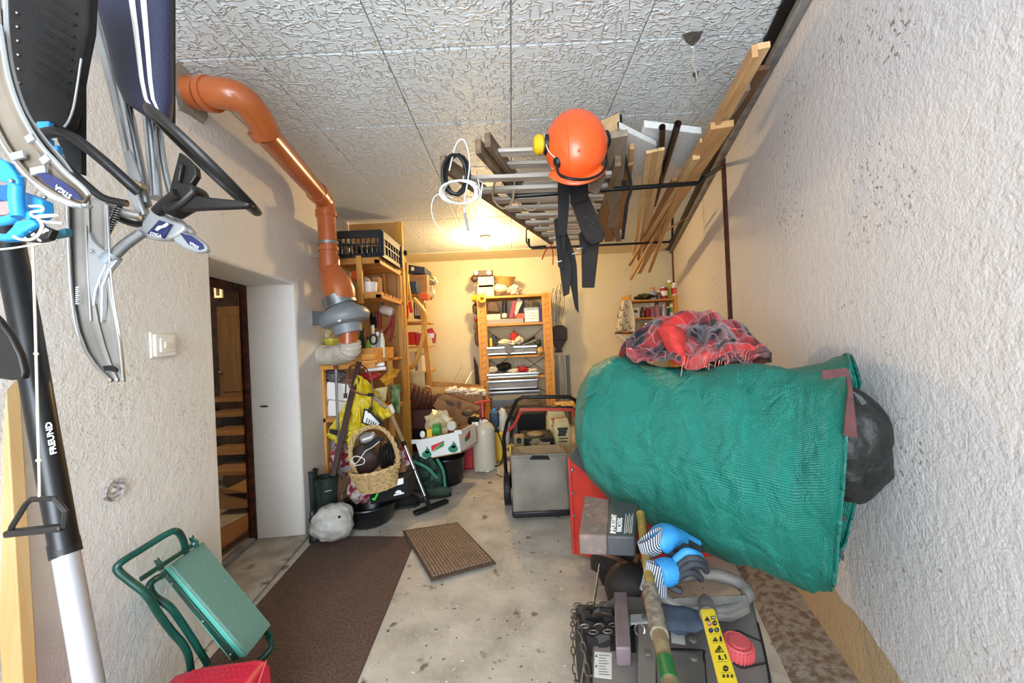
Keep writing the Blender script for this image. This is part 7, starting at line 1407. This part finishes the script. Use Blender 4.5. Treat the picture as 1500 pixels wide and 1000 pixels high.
text('STIGA', at(106, 286, .6205), at(64, 257, .6205) - at(106, 286, .6205), V((0, 0, -1)), .0115, 'white_print', nb3)
plate('ski_tip', [(50, 262), (80, 284), (104, 296), (126, 297), (124, 302), (100, 302), (70, 290), (48, 272)], .63, .014, 'ski_light', s2_, bevel=.003)
# its steering wheel, seen as a dark arc
T('steering_wheel_rim', [(58, 205, .74), (66, 196, .73), (84, 194, .73), (110, 203, .74), (140, 226, .75), (168, 250, .76), (190, 270, .77), (204, 282, .78)], .010, 'blk', par=s2_); T('steering_wheel_rim', [(78, 222, .72), (100, 246, .73), (128, 272, .74), (152, 290, .75), (186, 298, .76)], .007, 'blk', par=s2_)
BL = M('part_blue', '#2c93d6', .35)
plate('blue_bracket', [(-10, 228), (8, 236), (20, 252), (26, 264), (24, 270), (12, 268), (-10, 262)], .66, .012, BL, s2_, bevel=.003)
T('blue_tube', [(26, 258, .67), (24, 290, .67), (28, 318, .67)], .010, BL, par=s2_); T('blue_tube', [(-12, 326, .68), (14, 322, .68), (34, 312, .68), (52, 322, .68)], .008, BL, par=s2_)
plate('blue_panel', [(22, 292), (34, 280), (60, 292), (62, 312), (50, 322), (34, 316)], .69, .02, BL, s2_, bevel=.003); plate('blue_panel', [(-10, 270), (22, 270), (22, 296), (-10, 292)], .72, .012, M('part_blue_dark', '#1d5fa0', .4), s2_, bevel=.003)
plate('blue_cover', [(-10, 340), (6, 342), (16, 332), (22, 322), (46, 320), (52, 328), (30, 340), (22, 350), (-10, 352)], .655, .02, BL, s2_, bevel=.004)
for (x0, y0, x1, y1) in ((53, 177, 71, 189), (80, 188, 94, 198), (60, 202, 72, 214), (78, 212, 84, 228)): obj('blue_clip', MB().box(*front(x0, y0, x1, y1, .745, .01)), BL, s2_, bevel=.002)
obj('bolt', MB().blob(at(17, 265, .657), .004, 1, 0, sub=2), 'steel', s2_); obj('bolt', MB().blob(at(65, 289, .70), .004, 1, 0, sub=2), 'steel', s2_)
st2 = plate('printed_strap', [(24, 342), (38, 330), (62, 330), (76, 336), (70, 350), (52, 354), (28, 352)], .665, .012, 'black_print', s2_, bevel=.002)
for i, (x, y) in enumerate(((32, 340), (40, 336), (48, 334), (36, 348), (46, 345), (55, 350), (62, 341), (66, 335))): obj('print_mark', MB().beam(at(x, y, .6635), at(x + 5, y + (3 if i % 2 else -3), .6635), .0035, .001, (0, 1, 0)), 'white_print', st2)
plate('teal_strap', [(74, 340), (96, 334), (97, 344), (76, 348)], .70, .01, M('teal', '#2c6a78', .5), s2_)
plate('red_reflector', [(-10, 296), (16, 294), (20, 306), (10, 314), (-10, 316)], .70, .01, M('dusty_red', '#9a8480', .5), s2_)
M('rope', '#cfc6b6', .85)
sweep_cable('white_cord_knot', [at(44, 302, .64), at(60, 302, .635), at(62, 308, .635), at(46, 311, .635), at(52, 318, .63), at(84, 315, .64), at(60, 316, .635), at(54, 318, .63), at(62, 324, .63), at(92, 327, .64)], .0022, 'rope', label='knotted white cord on the light blue parts', cat='cord')
sweep_cable('white_cord_loop', [at(54, 318, .63), at(62, 330, .635), at(56, 344, .64), at(44, 351, .65), at(28, 350, .65), at(20, 346, .65)], .0024, 'rope', label='white cord loop below the knot over the printed strap', cat='cord')
sweep_cable('taut_string', [at(-10, 366, .66), at(20, 363, .66), at(50, 358, .67), at(72, 355, .68)], .0016, 'rope', label='thin white cord stretched level under the blue parts', cat='cord')

# pull handle on its cord
ph = thing('pull_handle', 'black plastic pull handle hanging on a long white cord', 'handle', at(55, 760, .60))
T('pull_cord', [(48, 360, .60), (51, 450, .60), (53, 520, .60), (55, 600, .60), (57, 672, .60), (58, 732, .60)], .0017, 'rope', par=ph); obj('cord_knot', MB().blob(at(57, 674, .6), .0035, 4, .2, sub=2), 'rope', ph); obj('cord_knot', MB().blob(at(53, 518, .6), .003, 4, .2, sub=2), 'rope', ph)
pl_ = [(11, 784), (15, 770), (36, 738), (44, 731), (80, 729), (97, 746), (98, 752), (93, 775), (84, 778)]
hm_ = MB(); pth = [(14, 783), (18, 770), (38, 738), (46, 731), (80, 730), (96, 749), (92, 774)]
obj('handle_arch', MB().tube([at(*p, .60) for p in pth], .0052, 4, fup=(0, 1, 0)), 'blk', ph, bevel=.0015, smooth=30); obj('handle_bar', MB().beam(at(11, 781, .60), at(94, 772, .60), .014, .011), 'blk', ph, bevel=.003)

# telescopic pole
tp = thing('telescopic_pole', 'black and silver telescopic tool pole leaning in front of the left wall', 'pole', at(130, 1000, .70))
pa = at(2, 300, .80); pb_ = at(38, 480, .77); pc_ = at(97, 812, .715); pd = at(142, 1060, .64)
obj('black_sleeve', MB().tube([pa, at(22, 400, .785), pb_, at(66, 640, .745), pc_], [.0235, .0225, .022, .021, .0205], 24), M('gloss_black', '#050608', .35), tp)
obj('silver_tube', MB().tube([pc_, pd], .0185, 24), M('silver', '#c3c2c6', .3, .55), tp); obj('sleeve_collar', MB().tube([at(93, 792, .72), pc_], .0217, 24), 'black_plastic', tp)
t0, t1_ = at(83, 664, .716), at(73, 606, .724); text('FREUND', t0, t1_ - t0, V((-1, .0, .0)), .0165, 'white_print', tp, bold=.0002)
# pale board leaning
obj('leaning_lath', MB().beam(at(-6, 380, 1.0) , at(34, 1080, .93), .052, .03, (0, 1, 0)), wood('pale_board', '#cdb083', '#b8925a', 'z', 5, rnd=.02), label='pale knotty wooden board leaning on the left wall at the picture edge', cat='board', bevel=.003)
obj('dark_blade', MB().prism(ppoly([(-20, 452), (-4, 468), (14, 492), (28, 520), (34, 544), (32, 555), (14, 557), (-20, 552)], .66), (0, .012, 0)), 'blk', label='black curved plastic blade tip at the left picture edge', cat='tool', bevel=.003)
